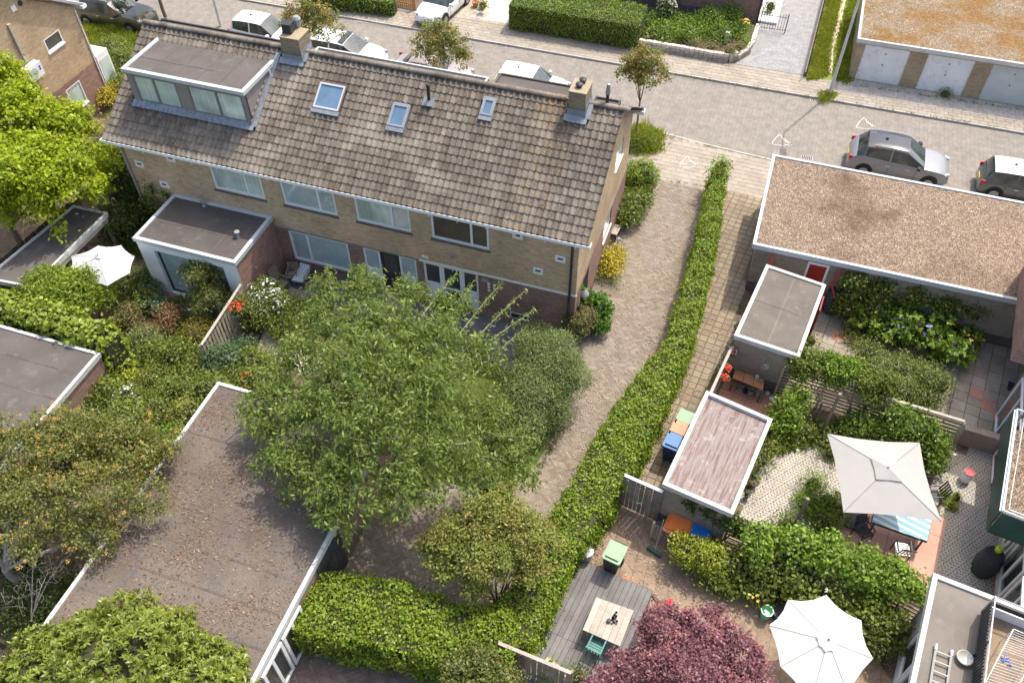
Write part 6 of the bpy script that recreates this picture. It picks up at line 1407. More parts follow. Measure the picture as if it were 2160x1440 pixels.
m_fwh = M('white_petal', (.80, .80, .78), rough=.6, fine=.03); m_frd = M('red_petal', (.75, .03, .03), (.85, .08, .05), rough=.5); m_fpk = M('pink_petal', (.75, .30, .28), (.80, .40, .36), rough=.5); m_fbl = M('lilac_petal', (.34, .38, .78), (.45, .48, .85), rough=.5); m_fyl = M('yellow_petal', (.80, .58, .12), rough=.5); m_for = M('orange_flower_head', (.38, .20, .045), (.46, .27, .08), rough=.8); m_fpale = M('pale_pink_petal', (.66, .55, .54), (.72, .64, .62), rough=.6); m_fcream = M('cream_petal', (.75, .72, .50), rough=.6)
m_grassl = Lf('grass_blade', (.15, .20, .02), (.27, .30, .05), trans=.35); m_grassd = Lf('dry_grass_blade', (.34, .28, .14), (.24, .24, .09), trans=.2)

# hedges
hedge('hedge', 'long bright green ivy hedge between the driveway and the slab path', [(1517, 356, 1.2, .5), (1514, 385, 1.35, .6), (1500, 460, 1.45, .72), (1477, 560, 1.45, .78), (1457, 640, 1.45, .82), (1432, 720, 1.45, .85), (1400, 772, 1.45, 1.15), (1355, 850, 1.45, 1.5), (1312, 925, 1.45, 1.5), (1268, 1000, 1.45, 1.45), (1225, 1075, 1.45, 1.35), (1172, 1150, 1.45, 1.2), (1135, 1225, 1.45, 1.2), (1095, 1300, 1.4, 1.4), (1070, 1335, 1.4, 1.4)], .072, .055, m_hedge, dens=950, lump=.10)
hedge('hedge', 'glossy ivy hedge across the bottom behind the blue bench', [(640, 1262, 1.75, 1.9), (700, 1270, 1.75, 2.0), (800, 1288, 1.75, 1.95), (900, 1315, 1.7, 1.85), (1000, 1345, 1.6, 1.8), (1085, 1365, 1.5, 1.8)], .078, .06, m_hedge, dens=900, lump=.11)
hedge('hedge', 'tall trimmed hedge along the pavement across the street', [(1090, -12, 1.55, 2.5), (1190, 3, 1.55, 2.5), (1290, 20, 1.55, 2.5), (1355, 31, 1.5, 2.4)], .075, .05, m_hedge2, dens=480, lump=.05)
hedge('hedge', 'low hedge strip beside the picket gate at the top of the frame', [(640, -22, 1.1, .8), (740, -14, 1.0, .8), (828, -2, .9, .8)], .08, .06, m_hedge2, dens=350)
hedge('vine_hedge', 'large leaved yellow green vine above the left garage roof edge', [(-60, 618, 2.7, .9), (30, 640, 2.7, 1.0), (110, 665, 2.7, 1.1), (180, 690, 2.6, 1.1), (228, 712, 2.5, .9)], .16, .14, m_vine, dens=260, lump=.14, droop=.3)
# street trees
def stree(label, base, cz_, r_, n=90, nl=75):
    b = base; tree('street_tree', label, b, [(b[0] + .1, b[1], cz_, r_, r_ * .85), (b[0] - r_ * .55, b[1] + .1, cz_ - .35, r_ * .8, r_ * .6), (b[0] + r_ * .6, b[1] - .1, cz_ - .3, r_ * .8, r_ * .6), (b[0], b[1], cz_ + r_ * .6, r_ * .65, r_ * .5)], n, nl, .09, .065, m_street, r0=.06, th=1.9, spread=.33, droop=.3, group='street trees', mat2=m_autumn, up=.7)
stree('young street tree with orange tinged leaves beyond the east gable', G(1341, 287), 3.7, 1.05)
g = G(927, 88, 4.3); stree('young street tree in front of the taupe sedan', (g[0], g[1], -.02), 4.0, 1.25, 95)
g = G(648, 30, 4.6); stree('young street tree behind the west chimney', (g[0], g[1], -.02), 4.3, 1.3, 95)
g = G(349, 36); tree('street_tree', 'darker street tree cut by the top edge behind the dormer', g, [(g[0] - .2, g[1], 3.3, 1.6, .8), (g[0] + 1.2, g[1], 2.6, .9, .55), (g[0] - 1.3, g[1], 2.9, .9, .6)], 150, 80, .085, .06, m_mid, r0=.11, th=2.2, spread=.28, droop=.3, group='street trees')

# left side
tree('lime_green_tree', 'big lime green tree before the brick house at the left edge', G(70, 560), [B(30, 250, 5.2, 1.7, 1.5), B(125, 270, 4.8, 1.4, 1.2), B(40, 370, 4.6, 2.0, 1.5), B(150, 370, 4.2, 1.6, 1.3), B(215, 350, 3.4, 1.0, .9), B(50, 430, 3.6, 1.2, .9), B(0, 170, 5.8, 1.1, 1.1), B(200, 425, 2.9, .8, .6), B(110, 460, 3.3, .6, .4)], 520, 95, .15, .09, m_lime, r0=.16, th=2.2, spread=.42, droop=.35, up=.9)
shrub('dark_shrub', 'dark green tree shrub between lime tree and row house', 'shrub', [B(270, 400, 1.9, .9, 1.2), B(300, 450, 1.2, .9, .9), B(250, 465, 1.6, .7, .8), B(240, 330, 1.2, .8, 1.0)], .10, .06, m_dk, 420)
shrub('climber', 'green climber on the house corner above the extension roof', 'climber', [B(335, 425, 1.9, .55, .8), B(355, 410, 2.7, .25, .3), B(320, 400, 2.9, .12, .4)], .10, .06, m_mid, 420, cor=.5)
shrub('dark_bushes', 'dark mixed bushes under the green tree beside the pergola', 'shrub', [B(290, 500, .6, .9, .6), B(250, 490, .8, .6, .7)], .09, .05, m_dk, 380)
grass('tall_grass', 'tall light green grass in the front garden at the upper left', [(175, 50), (290, 60), (300, 110), (260, 150), (190, 130)], 9000, .45, m_grassl)
struct(MB().sheet([G2(*p) for p in [(165, 45), (300, 58), (320, 170), (230, 260), (170, 120)]], .004), 'front_garden_grass', M('grass_ground', (.12, .14, .03), (.16, .16, .05), fine=.4))
shrub('bush', 'green bushes between the brick house and the dormer house', 'shrub', [B(235, 110, .9, .9, .7), B(262, 140, .9, .8, .8), B(230, 170, .7, .8, .7), B(262, 185, .6, .6, .6)], .08, .05, m_mid, 380)
shrub('golden_bush', 'golden yellow bush beside the upper left house bay', 'shrub', [B(225, 205, .6, .42, .4), B(238, 192, .7, .35, .35)], .08, .05, m_gold, 500)
shrub('bush', 'small lime bush in front of the golden bush at upper left', 'shrub', [B(208, 185, .5, .5, .5), B(240, 160, .6, .4, .5)], .08, .05, m_yg, 450)
shrub('feathery_shrub', 'bright feathery shrub overlapping the pergola roof and white parasol', 'shrub', [B(100, 600, 2.3, .8, .5), B(150, 620, 2.0, .9, .7), B(200, 620, 1.5, .7, .7), B(175, 580, 2.5, .25, .2)], .14, .045, m_hedge, 520, cor=.6)
shrub('olive_bush', 'low olive bushes between parasol and white extension', 'shrub', [B(265, 605, .5, .5, .4), B(290, 590, .5, .5, .5), B(275, 580, .8, .35, .35)], .08, .04, m_olive_, 420)
shrub('dark_bush', 'dark bushes along the foot of the white extension', 'shrub', [B(310, 615, .4, .6, .4), B(300, 590, .4, .5, .5)], .08, .05, m_bluegr, 380)
shrub('round_bush', 'round brown green bush left of the garden path', 'shrub', [B(264, 668, .6, .55, .5)], .07, .04, m_boxw, 600)
shrub('bronze_shrub', 'bronze orange shrub in the middle of the left garden', 'shrub', [B(350, 665, .6, .38, .4), B(345, 690, .4, .35, .3)], .10, .03, m_brz, 500)
shrub('golden_box_bush', 'mustard coloured bush beside the weathered fence', 'shrub', [B(410, 705, .6, .5, .4), B(425, 690, .5, .4, .4)], .06, .04, Lf('mustard_leaf', (.16, .15, .02), (.26, .22, .03)), 600)
tree('willowy_shrub', 'tall feathery olive shrub in front of the sliding window', G(452, 660), [B(430, 580, 1.9, .65, .7), B(440, 630, 1.2, .75, .7), B(455, 600, 1.2, .6, .7), B(400, 575, 1.8, .35, .4)], 170, 60, .13, .028, m_olive_, r0=.05, th=.5, spread=.28, droop=.6, cat='shrub')
lg = [(300, 625, .5, .6, .4, m_mid), (325, 640, .4, .5, .3, m_bluegr), (305, 720, .6, .75, .5, m_gg), (330, 745, .6, .6, .5, m_mid), (370, 750, .7, .7, .6, m_mid), (415, 770, .9, .8, .7, m_mid), (245, 790, .7, .75, .6, m_yg), (225, 830, .8, .7, .6, m_mid), (330, 800, .8, .7, .6, m_rowan), (380, 820, 1.0, .8, .7, m_mid), (440, 830, 1.1, .8, .8, m_mid), (330, 870, 1.1, .85, .8, m_mid), (400, 880, 1.2, .8, .8, m_rowan), (270, 890, 1.1, .8, .8, m_mid), (200, 890, 1.0, .8, .8, m_dk), (360, 940, 1.4, .8, .8, m_hedge2), (470, 760, .8, .7, .6, m_bluegr), (485, 810, 1.0, .7, .7, m_mid), (535, 770, .9, .8, .6, m_mid), (560, 820, 1.0, .8, .7, m_mid), (510, 735, .6, .6, .4, m_bluegr), (450, 880, 1.6, .5, .5, m_mid), (160, 920, 1.3, .7, .7, m_mid), (300, 770, .4, .4, .3, m_gg)]
nm_ = ['leafy shrub near the white extension wall', 'blue green shrub left of the bronze shrub', 'pale green shrub right of the round brown bush', 'green shrub below the bronze shrub', 'green shrub left of the mustard bush', 'green shrub under the weathered fence', 'yellow green shrub at the inner corner of the left garage roof', 'leafy shrub along the left garage wall', 'reddish green shrub above the white blossom', 'green shrub in the middle of the thicket', 'green shrub left of the leafy flat roof corner', 'big green shrub right of the white blossom', 'dense shrub against the leafy flat roof', 'green shrub behind the white blossom', 'dark shrub left of the white blossom', 'bright green shrub over the edge of the leafy flat roof', 'blue green shrub beside the white roses', 'green shrub above the corner of the leafy flat roof', 'green shrub behind the flat roof top edge', 'green shrub with red blooms over the flat roof edge', 'blue green low shrub by the terracotta pot', 'shoots hanging over the flat roof corner', 'green shrub over the white edge of the left garage', 'tiny pale shrub beside the brick stepping path']
m_lt = Lf('pale_shrub_leaf', (.13, .17, .04), (.23, .27, .07)); mixm = [m_mid, m_lt, m_gg, m_hedge2, m_rowan, m_dk, m_olive_, m_bluegr]
for q_, ((px, py, z, r_, rz_, mm), t) in enumerate(zip(lg, nm_)):
    if mm is m_mid: mm = mixm[(q_ * 5) % 5]
    z = z * (1.0, 1.35, .75)[q_ % 3]
    shrub('garden_shrub', t, 'shrub', [B(px, py, z, r_ * .8, rz_ * .85), B(px + 16, py + 12, z * .7, r_ * .5, rz_ * .7), B(px - 14, py + 4, z * .6, r_ * .5, rz_ * .7)], (.095, .12, .075)[q_ % 3], (.055, .06, .04)[q_ % 3], mm, (430, 330, 600)[q_ % 3], group='shrubs of the left garden thicket')
w_ = shrub('white_blossom_shrub', 'shrub covered with clusters of white blossom in the left garden', 'shrub', [B(270, 840, 1.4, .42, .45), B(255, 865, 1.3, .36, .35)], .08, .05, m_mid, 500); flowers(w_, [B(270, 840, 1.4, .42, .46), B(255, 868, 1.3, .34, .34)], 120, .05, m_fwh, top=-.2, out=.98)
w_ = shrub('white_rose', 'climbing rose bush covered in white flowers beside the patio', 'rose', [B(560, 625, 1.1, .65, .6), B(590, 650, .9, .6, .6), B(540, 660, .9, .6, .6), B(600, 690, .6, .5, .4)], .075, .05, m_mid, 600); flowers(w_, [B(560, 625, 1.1, .68, .63), B(580, 645, .9, .6, .6), B(545, 650, .9, .55, .5)], 330, .06, m_fwh)
w_ = shrub('red_rose', 'rose with red flowers on the weathered fence', 'rose', [B(497, 650, 1.5, .28, .25), B(510, 640, 1.4, .25, .3)], .07, .05, m_mid, 500, cor=.5); flowers(w_, [B(495, 652, 1.6, .28, .25), B(505, 642, 1.5, .2, .2)], 60, .05, m_frd, k=6)
w_ = shrub('red_flower_shrub', 'shrub with orange red flowers over the top edge of the leafy roof', 'shrub', [B(530, 800, 1.6, .35, .3), B(552, 818, 1.5, .3, .25)], .09, .05, m_mid, 400); flowers(w_, [B(525, 800, 1.7, .33, .25), B(553, 820, 1.6, .25, .2)], 26, .055, M('orange_red_petal', (.80, .12, .03), rough=.5), k=7)
shrub('dark_rose_bush', 'dark green bushes between the white roses and the patio', 'shrub', [B(625, 660, .6, .5, .5), B(640, 690, .5, .5, .4), B(650, 650, .4, .4, .4)], .08, .05, m_mid, 420)
bk_ = thing('stepping_path', 'brick and board stepping path in the left garden thicket', 'path', (*G2(285, 760), 0))
for k, (a, b2) in enumerate(((262, 735), (270, 748), (280, 760), (290, 768), (296, 778), (300, 790))): g = G(a, b2); MB().obox((g[0], g[1], .02), (.42, .28, .05), .5 + .1 * k).build('paver', m_woodpale if k > 3 else m_pathred, bk_)

# flowering tree, lower left
fb = [B(40, 960, 3.2, 1.5, .9), B(150, 940, 3.3, 1.4, .9), B(260, 950, 3.1, 1.3, .8), B(335, 960, 2.8, .9, .7), B(60, 1070, 3.2, 1.4, .8), B(190, 1050, 3.3, 1.3, .8), B(300, 1060, 2.9, .9, .6), B(200, 1140, 2.7, .9, .5), B(100, 900, 3.2, .8, .5), B(90, 1150, 2.8, .9, .5)]
ft = tree('orange_flowering_tree', 'spreading tree with many orange flower heads at the lower left', G(60, 1250), fb, 420, 75, .085, .05, Lf('flowering_tree_leaf', (.085, .11, .022), (.17, .17, .045)), r0=.14, th=1.6, spread=.36, droop=.25, bark=m_barkgrey, up=.8)
P, D = [], []
for b in fb: c, d = shell(b, 16, .25); P.append(c); D.append(d)
P = np.repeat(np.concatenate(P), 20, 0); P = P + rng.normal(size=P.shape) * np.array([.036, .036, .018]) + (0, 0, .06)
o = rawmesh('flower_heads', leafquads(P, rng.normal(size=P.shape) * .3 + (0, 0, 1), .035, .03, 0), 4, m_for, ft); o['kind'] = 'stuff'
tw = thing('bare_branches', 'tangle of bare pale twigs at the lower left edge', 'shrub', G(90, 1330)); grow(G(90, 1330), tipsin([B(70, 1160, 2.2, .9, .5), B(60, 1240, 1.9, .9, .5), B(110, 1200, 2.1, .7, .4), B(280, 1130, 2.6, .7, .2)], 330, .2), .05, m_barkgrey, tw, (0, 0), .8, wob=.25)
shrub('laurel', 'big rounded laurel with whorls of glossy leaves in the lower left corner', 'shrub', [B(260, 1420, 2.6, 1.7, 1.4), B(120, 1450, 2.4, 1.6, 1.1), B(400, 1450, 2.3, 1.3, .9), B(270, 1330, 2.6, .9, .8), B(180, 1360, 2.5, .8, .7), B(350, 1360, 2.5, .8, .7), B(30, 1480, 2.0, .9, .7), B(480, 1480, 2.0, .8, .6)], .15, .05, m_laurel, 560, ros=9, clump=.10, lift=.55, cor=.8)
shrub('ground_cover', 'dark low bushes beside the flat roof at the lower left', 'shrub', [B(100, 1260, .6, .9, .5), B(40, 1290, .5, .8, .5), B(30, 1180, .6, .8, .5), B(240, 1180, .9, .5, .5)], .09, .05, m_dk, 260)

# the cherry
cb = [B(690, 610, 4.3, .8, .5), B(770, 600, 4.6, .9, .5), B(860, 620, 4.5, .9, .5), B(940, 650, 4.3, .9, .5), B(700, 680, 4.4, 1.2, .7), B(800, 690, 4.9, 1.3, .8), B(900, 720, 4.8, 1.3, .8), B(640, 750, 4.2, 1.1, .7), B(760, 780, 5.0, 1.6, .9), B(900, 810, 4.8, 1.5, .9), B(1000, 740, 4.1, 1.0, .5), B(570, 830, 3.8, .9, .6), B(660, 860, 4.2, 1.2, .8), B(780, 890, 4.7, 1.6, .9), B(920, 920, 4.4, 1.4, .8), B(1020, 880, 3.9, 1.1, .6), B(560, 910, 3.5, .7, .5), B(630, 960, 3.8, 1.0, .6), B(740, 1000, 4.0, 1.3, .7), B(870, 1010, 4.0, 1.2, .7), B(990, 980, 3.6, 1.1, .5), B(1070, 950, 3.3, .8, .4), B(700, 1070, 3.4, .8, .4), B(820, 1060, 3.6, .8, .4), B(1085, 1000, 3.2, .7, .35), B(1030, 1030, 3.4, .8, .4), B(1100, 930, 3.2, .5, .3), B(530, 880, 3.5, .6, .35), B(640, 1045, 3.3, .6, .35), B(580, 990, 3.4, .6, .35), B(730, 1110, 3.0, .35, .35)]
gx = G(830, 900, 2.0)
ch = tree('cherry_tree', 'very large airy cherry tree with drooping leaves in the centre garden', (gx[0], gx[1], 0), cb, 1350, 42, .15, .052, m_cher, r0=.2, th=1.7, spread=.32, droop=.75, bark=m_barkgrey, lo=.25, wob=.18, up=.6)
# long free shoots
def shoots(root, items, L, W, mat, nl=150, bark=None):
    mb = MB(); P = []
    for (a, b2, za, c, d, zc) in items:
        p, q = np.array(G(a, b2, za)), np.array(G(c, d, zc)); m_ = (p + q) / 2 + (0, 0, .15); path = [(1 - u) ** 2 * p + 2 * u * (1 - u) * m_ + u * u * q for u in np.linspace(0, 1, 8)]; mb.tube(path, list(np.linspace(.018, .005, 8)), 4)
        t = rng.uniform(.22, 1.03, nl); k = np.array(path); idx = np.clip(t * 7, 0, 6.999).astype(int); f = (t * 7 - idx)[:, None]; P.append(k[idx] * (1 - f) + k[idx + 1 if False else np.minimum(idx + 1, 7)] * f + rng.normal(size=(nl, 3)) * .05)
    P = np.concatenate(P); rawmesh('shoot_leaves', leafquads(P, rng.normal(size=P.shape) * .4 + (0, 0, .6), L, W, .7), 4, mat, root); mb.build('shoots', bark or m_barkgrey, root)
shoots(ch, [(960, 760, 4.2, 1108, 612, 3.9), (980, 760, 4.1, 1125, 655, 3.8), (950, 730, 4.3, 1055, 600, 4.1), (930, 720, 4.4, 1000, 590, 4.3), (880, 680, 4.6, 965, 575, 4.5), (1000, 790, 4, 1110, 690, 3.6), (700, 620, 4.5, 690, 560, 4.6), (760, 610, 4.6, 765, 556, 4.6), (1000, 920, 3.8, 1140, 925, 3.3), (1010, 960, 3.6, 1120, 990, 3.0), (720, 1060, 3.4, 732, 1150, 2.6), (690, 1050, 3.4, 660, 1105, 2.8), (780, 1040, 3.9, 770, 1110, 3.1), (620, 930, 3.7, 540, 960, 3.2), (600, 850, 3.8, 525, 830, 3.5), (860, 1010, 3.9, 890, 1060, 3.3), (640, 980, 3.7, 600, 1060, 3.0), (920, 690, 4.4, 930, 620, 4.3), (650, 720, 4.4, 590, 740, 4.0)], .14, .048, m_cher)
# grey green shrub and neighbours by the driveway
shrub('grey_green_shrub', 'large rounded grey green shrub between cherry and driveway', 'shrub', [B(1150, 760, 1.7, 1.1, .95), B(1110, 830, 1.5, 1.0, .9), B(1190, 800, 1.4, .8, .85), B(1130, 720, 1.6, .6, .6), B(1100, 890, 1.1, .85, .8), B(1160, 860, 1.0, .7, .7)], .075, .025, m_gg, 1050, clump=.14, droop=.1)
shrub('clipped_shrub', 'boxy brown green clipped shrub near the house corner', 'shrub', [B(1218, 668, 1.15, .48, .3), B(1215, 690, .7, .5, .55), B(1235, 672, .9, .4, .5)], .06, .04, m_boxw, 900, clump=.08, cor=.82)
shrub('ivy_clump', 'dark glossy ivy clump against the house corner', 'climber', [B(1225, 630, 1.0, .4, .5), B(1260, 645, .9, .45, .45), B(1265, 680, .5, .4, .4), B(1270, 655, .5, .35, .5)], .10, .08, Lf('glossy_ivy_leaf', (.05, .12, .015), (.10, .19, .03)), 500, clump=.1)
w_ = shrub('golden_bush', 'golden yellow leaved bush beside the driveway and the side door', 'shrub', [B(1288, 545, .35, .40, .35), B(1285, 562, .35, .42, .35), B(1300, 540, .3, .3, .3)], .09, .05, m_gold, 520, cor=.7)
shrub('lavender', 'grey green lavender tufts round the golden bush', 'shrub', [B(1300, 522, .2, .25, .22), B(1262, 585, .2, .25, .2), B(1295, 592, .2, .25, .2), B(1310, 530, .15, .2, .2)], .09, .015, m_gg, 500, cor=0)
shrub('round_bush', 'clipped round green bush beside the house gable', 'shrub', [B(1352, 372, .9, .72, .75), B(1345, 385, .5, .65, .5)], .06, .045, m_hedge, 800, clump=.08, cor=.85)
shrub('laurel_bush', 'broad leaved green bush below the round bush at the gable', 'shrub', [B(1335, 430, .6, .6, .5), B(1320, 455, .5, .55, .5), B(1350, 420, .5, .4, .4), B(1345, 405, .3, .6, .35)], .11, .055, m_mid, 420)
grass('lawn_grass', 'lawn grass glimpsed under the cherry tree', [(900, 760), (1180, 745), (1205, 810), (1180, 880), (1130, 960), (1000, 1010), (880, 960)], 16000, .06, Lf('lawn_blade', (.10, .14, .02), (.17, .20, .04)), w_=.014)
grass('grass_tuft', 'wild grass patch around the foot of the street tree by the gable', [(1322, 275), (1360, 262), (1395, 285), (1392, 318), (1350, 325), (1322, 318)], 3200, .42, m_grassl, lean=.6)
shrub('weed_clump', 'green weeds among the wild grass at the street tree foot', 'weeds', [B(1345, 295, .2, .4, .25), B(1375, 300, .15, .35, .2), B(1335, 310, .15, .3, .2)], .09, .03, m_mid, 300, stems=False, cor=0)
shrub('hedge_end_bush', 'loose leafy end of the long hedge on the pale pavement', 'shrub', [B(1520, 352, 1.3, .35, .35), B(1512, 372, 1.2, .35, .4)], .09, .05, m_hedge, 480)
# ash / rowan in the yard
tree('rowan_tree', 'small feathery tree with orange tinged leaves above the lower hedge', G(1050, 1292), [B(1040, 1090, 3.1, .95, .7), B(960, 1130, 2.8, .8, .6), B(1100, 1130, 2.9, .8, .6), B(1030, 1170, 2.9, .9, .6), B(940, 1190, 2.4, .6, .4), B(1120, 1190, 2.5, .6, .5), B(1000, 1230, 2.2, .5, .4), B(1050, 1050, 3.0, .6, .4), B(920, 1150, 2.5, .5, .4), B(1150, 1130, 2.7, .5, .4)], 480, 90, .085, .04, m_rowan, r0=.075, th=.5, spread=.27, droop=.3, mat2=Lf('rowan_orange_leaf', (.17, .165, .035), (.27, .235, .05)), up=.8, lo=.3)
tree('small_tree', 'low olive green small tree cut by the bottom edge', G(1000, 1500), [B(1000, 1420, 1.6, .8, .5), B(950, 1450, 1.4, .6, .5), B(1060, 1450, 1.4, .6, .5)], 120, 60, .09, .05, m_olive_, r0=.05, th=.5, spread=.25)
m_r2 = Lf('bright_maple_leaf', (.25, .085, .09), (.36, .15, .155), rough=.4)
tree('red_maple', 'dark red leaved maple beside the cream parasol', G(1440, 1530), [B(1400, 1340, 2.5, .8, .6), B(1490, 1330, 2.5, .8, .6), B(1560, 1390, 2.3, .7, .6), B(1340, 1430, 2.1, .8, .6), B(1440, 1440, 2.7, 1.1, .8), B(1560, 1460, 2.3, .9, .6), B(1280, 1460, 1.8, .6, .5), B(1370, 1310, 2.4, .4, .3)], 420, 90, .065, .055, m_red, r0=.09, th=.8, spread=.24, droop=.15, mat2=m_r2, up=1.1, lo=.6)

# right hand gardens
shrub('ivy_wall', 'dark ivy hanging on the wall under the pink shed roof', 'climber', [B(1462, 1062, 1.55, .22, .45), B(1497, 1078, 1.55, .22, .5), B(1532, 1098, 1.4, .25, .55), B(1555, 1115, 1.0, .25, .5)], .09, .07, m_dk, 600, clump=.1)
shrub('golden_shrub', 'variegated yellow green shrub in front of the orange and blue bins', 'shrub', [B(1443, 1158, .8, .42, .5), B(1485, 1168, .85, .45, .5), B(1508, 1188, .5, .45, .5), B(1458, 1172, .5, .45, .5)], .075, .045, m_yg, 650, clump=.12)
shrub('big_climber', 'big bright green climber spreading over the slat fence beside the pink terrace', 'climber', [B(1600, 1155, 1.4, .38, .4), B(1685, 1150, 1.6, .5, .38), B(1750, 1168, 1.7, .58, .42), B(1820, 1198, 1.7, .58, .42), B(1885, 1218, 1.6, .52, .42), B(1930, 1240, 1.5, .38, .32), B(1835, 1258, 1.1, .35, .32), B(1600, 1128, 1.5, .3, .25), B(1640, 1135, 1.3, .25, .25)], .11, .075, m_hedge2, 430, clump=.16, lift=.3)
w_ = shrub('dark_border', 'dark leafy border with small white flowers above the cream parasol', 'shrub', [B(1550, 1200, .5, .6, .5), B(1620, 1200, .8, .6, .6), B(1690, 1230, .8, .7, .6), B(1770, 1270, .7, .7, .6), B(1830, 1300, .7, .6, .6), B(1590, 1240, .4, .45, .35), B(1880, 1330, .7, .5, .6)], .12, .08, m_mid, 320); flowers(w_, [B(1730, 1235, .9, .45, .5), B(1770, 1265, .8, .45, .5)], 46, .06, m_fwh); flowers(w_, [B(1590, 1245, .5, .5, .3)], 16, .06, m_fyl, 'yellow_flowers'); flowers(w_, [B(1607, 1235, .5, .12, .2)], 10, .07, m_fbl, 'lilac_flowers')
shrub('front_border', 'low green bushes along the edge of the court paving', 'shrub', [B(1500, 1215, .35, .4, .35), B(1535, 1235, .3, .35, .3)], .08, .05, m_mid, 420)
shrub('pot_shrub', 'grey green bush in an orange pot right of the cream parasol', 'shrub', [B(1848, 1325, .8, .35, .35), B(1850, 1370, .5, .3, .35)], .07, .03, m_olive_, 550)
w_ = shrub('wall_border', 'dark green climbers along the wall below the gravel roof', 'shrub', [B(1800, 600, 1.6, .45, .6), B(1860, 605, 1.6, .5, .6), B(1930, 620, 1.5, .5, .6), B(1990, 640, 1.4, .5, .6), B(1790, 640, .8, .45, .8), B(1850, 650, .8, .5, .7)], .11, .07, m_mid, 420, clump=.15); flowers(w_, [B(1790, 600, 1.7, .3, .3), B(1880, 600, 1.7, .4, .3)], 12, .1, m_fcream)
shrub('wall_shrub', 'olive shrub at the right end of the wall border', 'shrub', [B(2040, 640, 1.5, .55, .5), B(2060, 660, 1.2, .4, .5), B(2000, 630, 1.6, .4, .4)], .08, .04, m_olive_, 460)
w_ = shrub('broadleaf_border', 'bright broad leaved plants with lilac flowers on the slab terrace', 'plant', [B(1820, 680, .5, .45, .45), B(1880, 700, .5, .45, .45), B(1930, 690, .8, .5, .5), B(1970, 720, .6, .5, .5), B(2010, 740, .6, .5, .5), B(1900, 660, .7, .5, .5), B(1985, 690, .8, .45, .5), B(2040, 710, .4, .4, .35)], .19, .10, m_hedge2, 230, ros=6, clump=.2, lift=.5, droop=.25); flowers(w_, [B(1850, 655, .8, .35, .4), B(1900, 690, .7, .5, .4), B(1955, 700, .8, .4, .4)], 60, .06, m_fbl, k=6); flowers(w_, [B(2010, 700, .9, .35, .3), B(2040, 720, .7, .25, .3)], 14, .09, m_fyl, 'yellow_flowers')
grass('ornamental_grass', 'dry and green ornamental grass tufts on the slab terrace', [(1780, 700), (1900, 720), (1980, 760), (1960, 790), (1860, 750), (1790, 725)], 2600, .35, m_grassd, lean=.6)
for i, (px, py, tx) in enumerate(((1690, 760, 'left espalier tree over the slat fence beside the grey shed roof'), (1755, 770, 'middle espalier tree over the slat fence'), (1830, 800, 'right espalier tree over the slat fence'))):
    g = G(px + 25 - i * 6, py + 130 - i * 5); tree('espalier_tree', tx, g, [B(px, py, 1.9, .55, .4), B(px + 35, py + 10, 1.9, .5, .4), B(px + 5, py + 30, 1.6, .45, .35)], 110, 70, .085, .05, m_mid if i != 1 else m_hedge2, r0=.05, th=1.2, spread=.22, droop=.25, group='espalier trees along the slat fence')
shrub('meadow_planting', 'soft green planting behind the slat fence in front of the terrace', 'shrub', [B(1830, 750, .7, .55, .5), B(1890, 780, .7, .6, .5), B(1950, 800, .7, .6, .5), B(1980, 810, .6, .5, .5), B(1900, 830, .7, .6, .5), B(1850, 790, .7, .6, .5), B(1950, 840, .5, .5, .4)], .09, .03, Lf('soft_leaf', (.10, .15, .04), (.17, .21, .06)), 560)
shrub('round_plant', 'small round dark plant at the corner of the grey shed roof', 'shrub', [B(1708, 720, .5, .3, .3)], .07, .04, m_mid, 500)
shrub('leafy_shrub', 'bright leafy shrub between workbench corner and slat fence', 'shrub', [B(1665, 860, 1.0, .45, .5), B(1690, 835, 1.3, .3, .35), B(1650, 890, .6, .5, .45)], .10, .06, m_hedge2, 430)
shrub('soil_plants', 'small plants on the soil below the slat fence', 'shrub', [B(1700, 910, .25, .35, .25), B(1750, 925, .25, .4, .25), B(1632, 935, .25, .25, .25), B(1625, 905, .3, .3, .3), B(1755, 955, .25, .3, .25)], .10, .05, m_mid, 360)
shrub('apple_like_bush', 'dense glossy bush left of the low brick wall', 'shrub', [B(1890, 890, 1.1, .6, .6), B(1930, 910, 1.0, .6, .6), B(1965, 935, .7, .5, .5), B(1960, 965, .5, .45, .45), B(1820, 900, .6, .55, .5), B(1870, 920, .6, .5, .5)], .11, .065, Lf('glossy_leaf', (.07, .13, .018), (.14, .21, .035), rough=.3), 430)
shrub('fern_bed', 'feathery green planting on the patterned terrace by the rough post', 'shrub', [B(1715, 1022, .4, .35, .35), B(1745, 1060, .4, .42, .4), B(1712, 1060, .4, .35, .4), B(1735, 1095, .4, .42, .4), B(1692, 1060, .5, .2, .35)], .10, .025, m_hedge2, 600)
shrub('dark_fern', 'darker bush at the left corner under the grey parasol', 'shrub', [B(1760, 1080, .4, .4, .4), B(1660, 1110, .5, .35, .4)], .09, .04, m_mid, 450)
shrub('tiny_bush', 'little leafy pot plant on the right of the pink roofed shed', 'shrub', [B(1588, 1000, .4, .16, .16), B(1608, 975, .4, .2, .25), B(1575, 1040, .3, .1, .1), B(1622, 945, .4, .25, .3)], .08, .05, m_mid, 520)
shrub('moss_cushion', 'lime green moss cushions on the patterned terrace beside the parasol corner', 'moss', [B(2018, 1048, .1, .16, .14), B(1994, 1042, .1, .18, .12), B(1990, 1055, .08, .13, .1), B(2008, 1066, .08, .2, .1)], .035, .025, m_yg, 1800, stems=False, clump=.03)
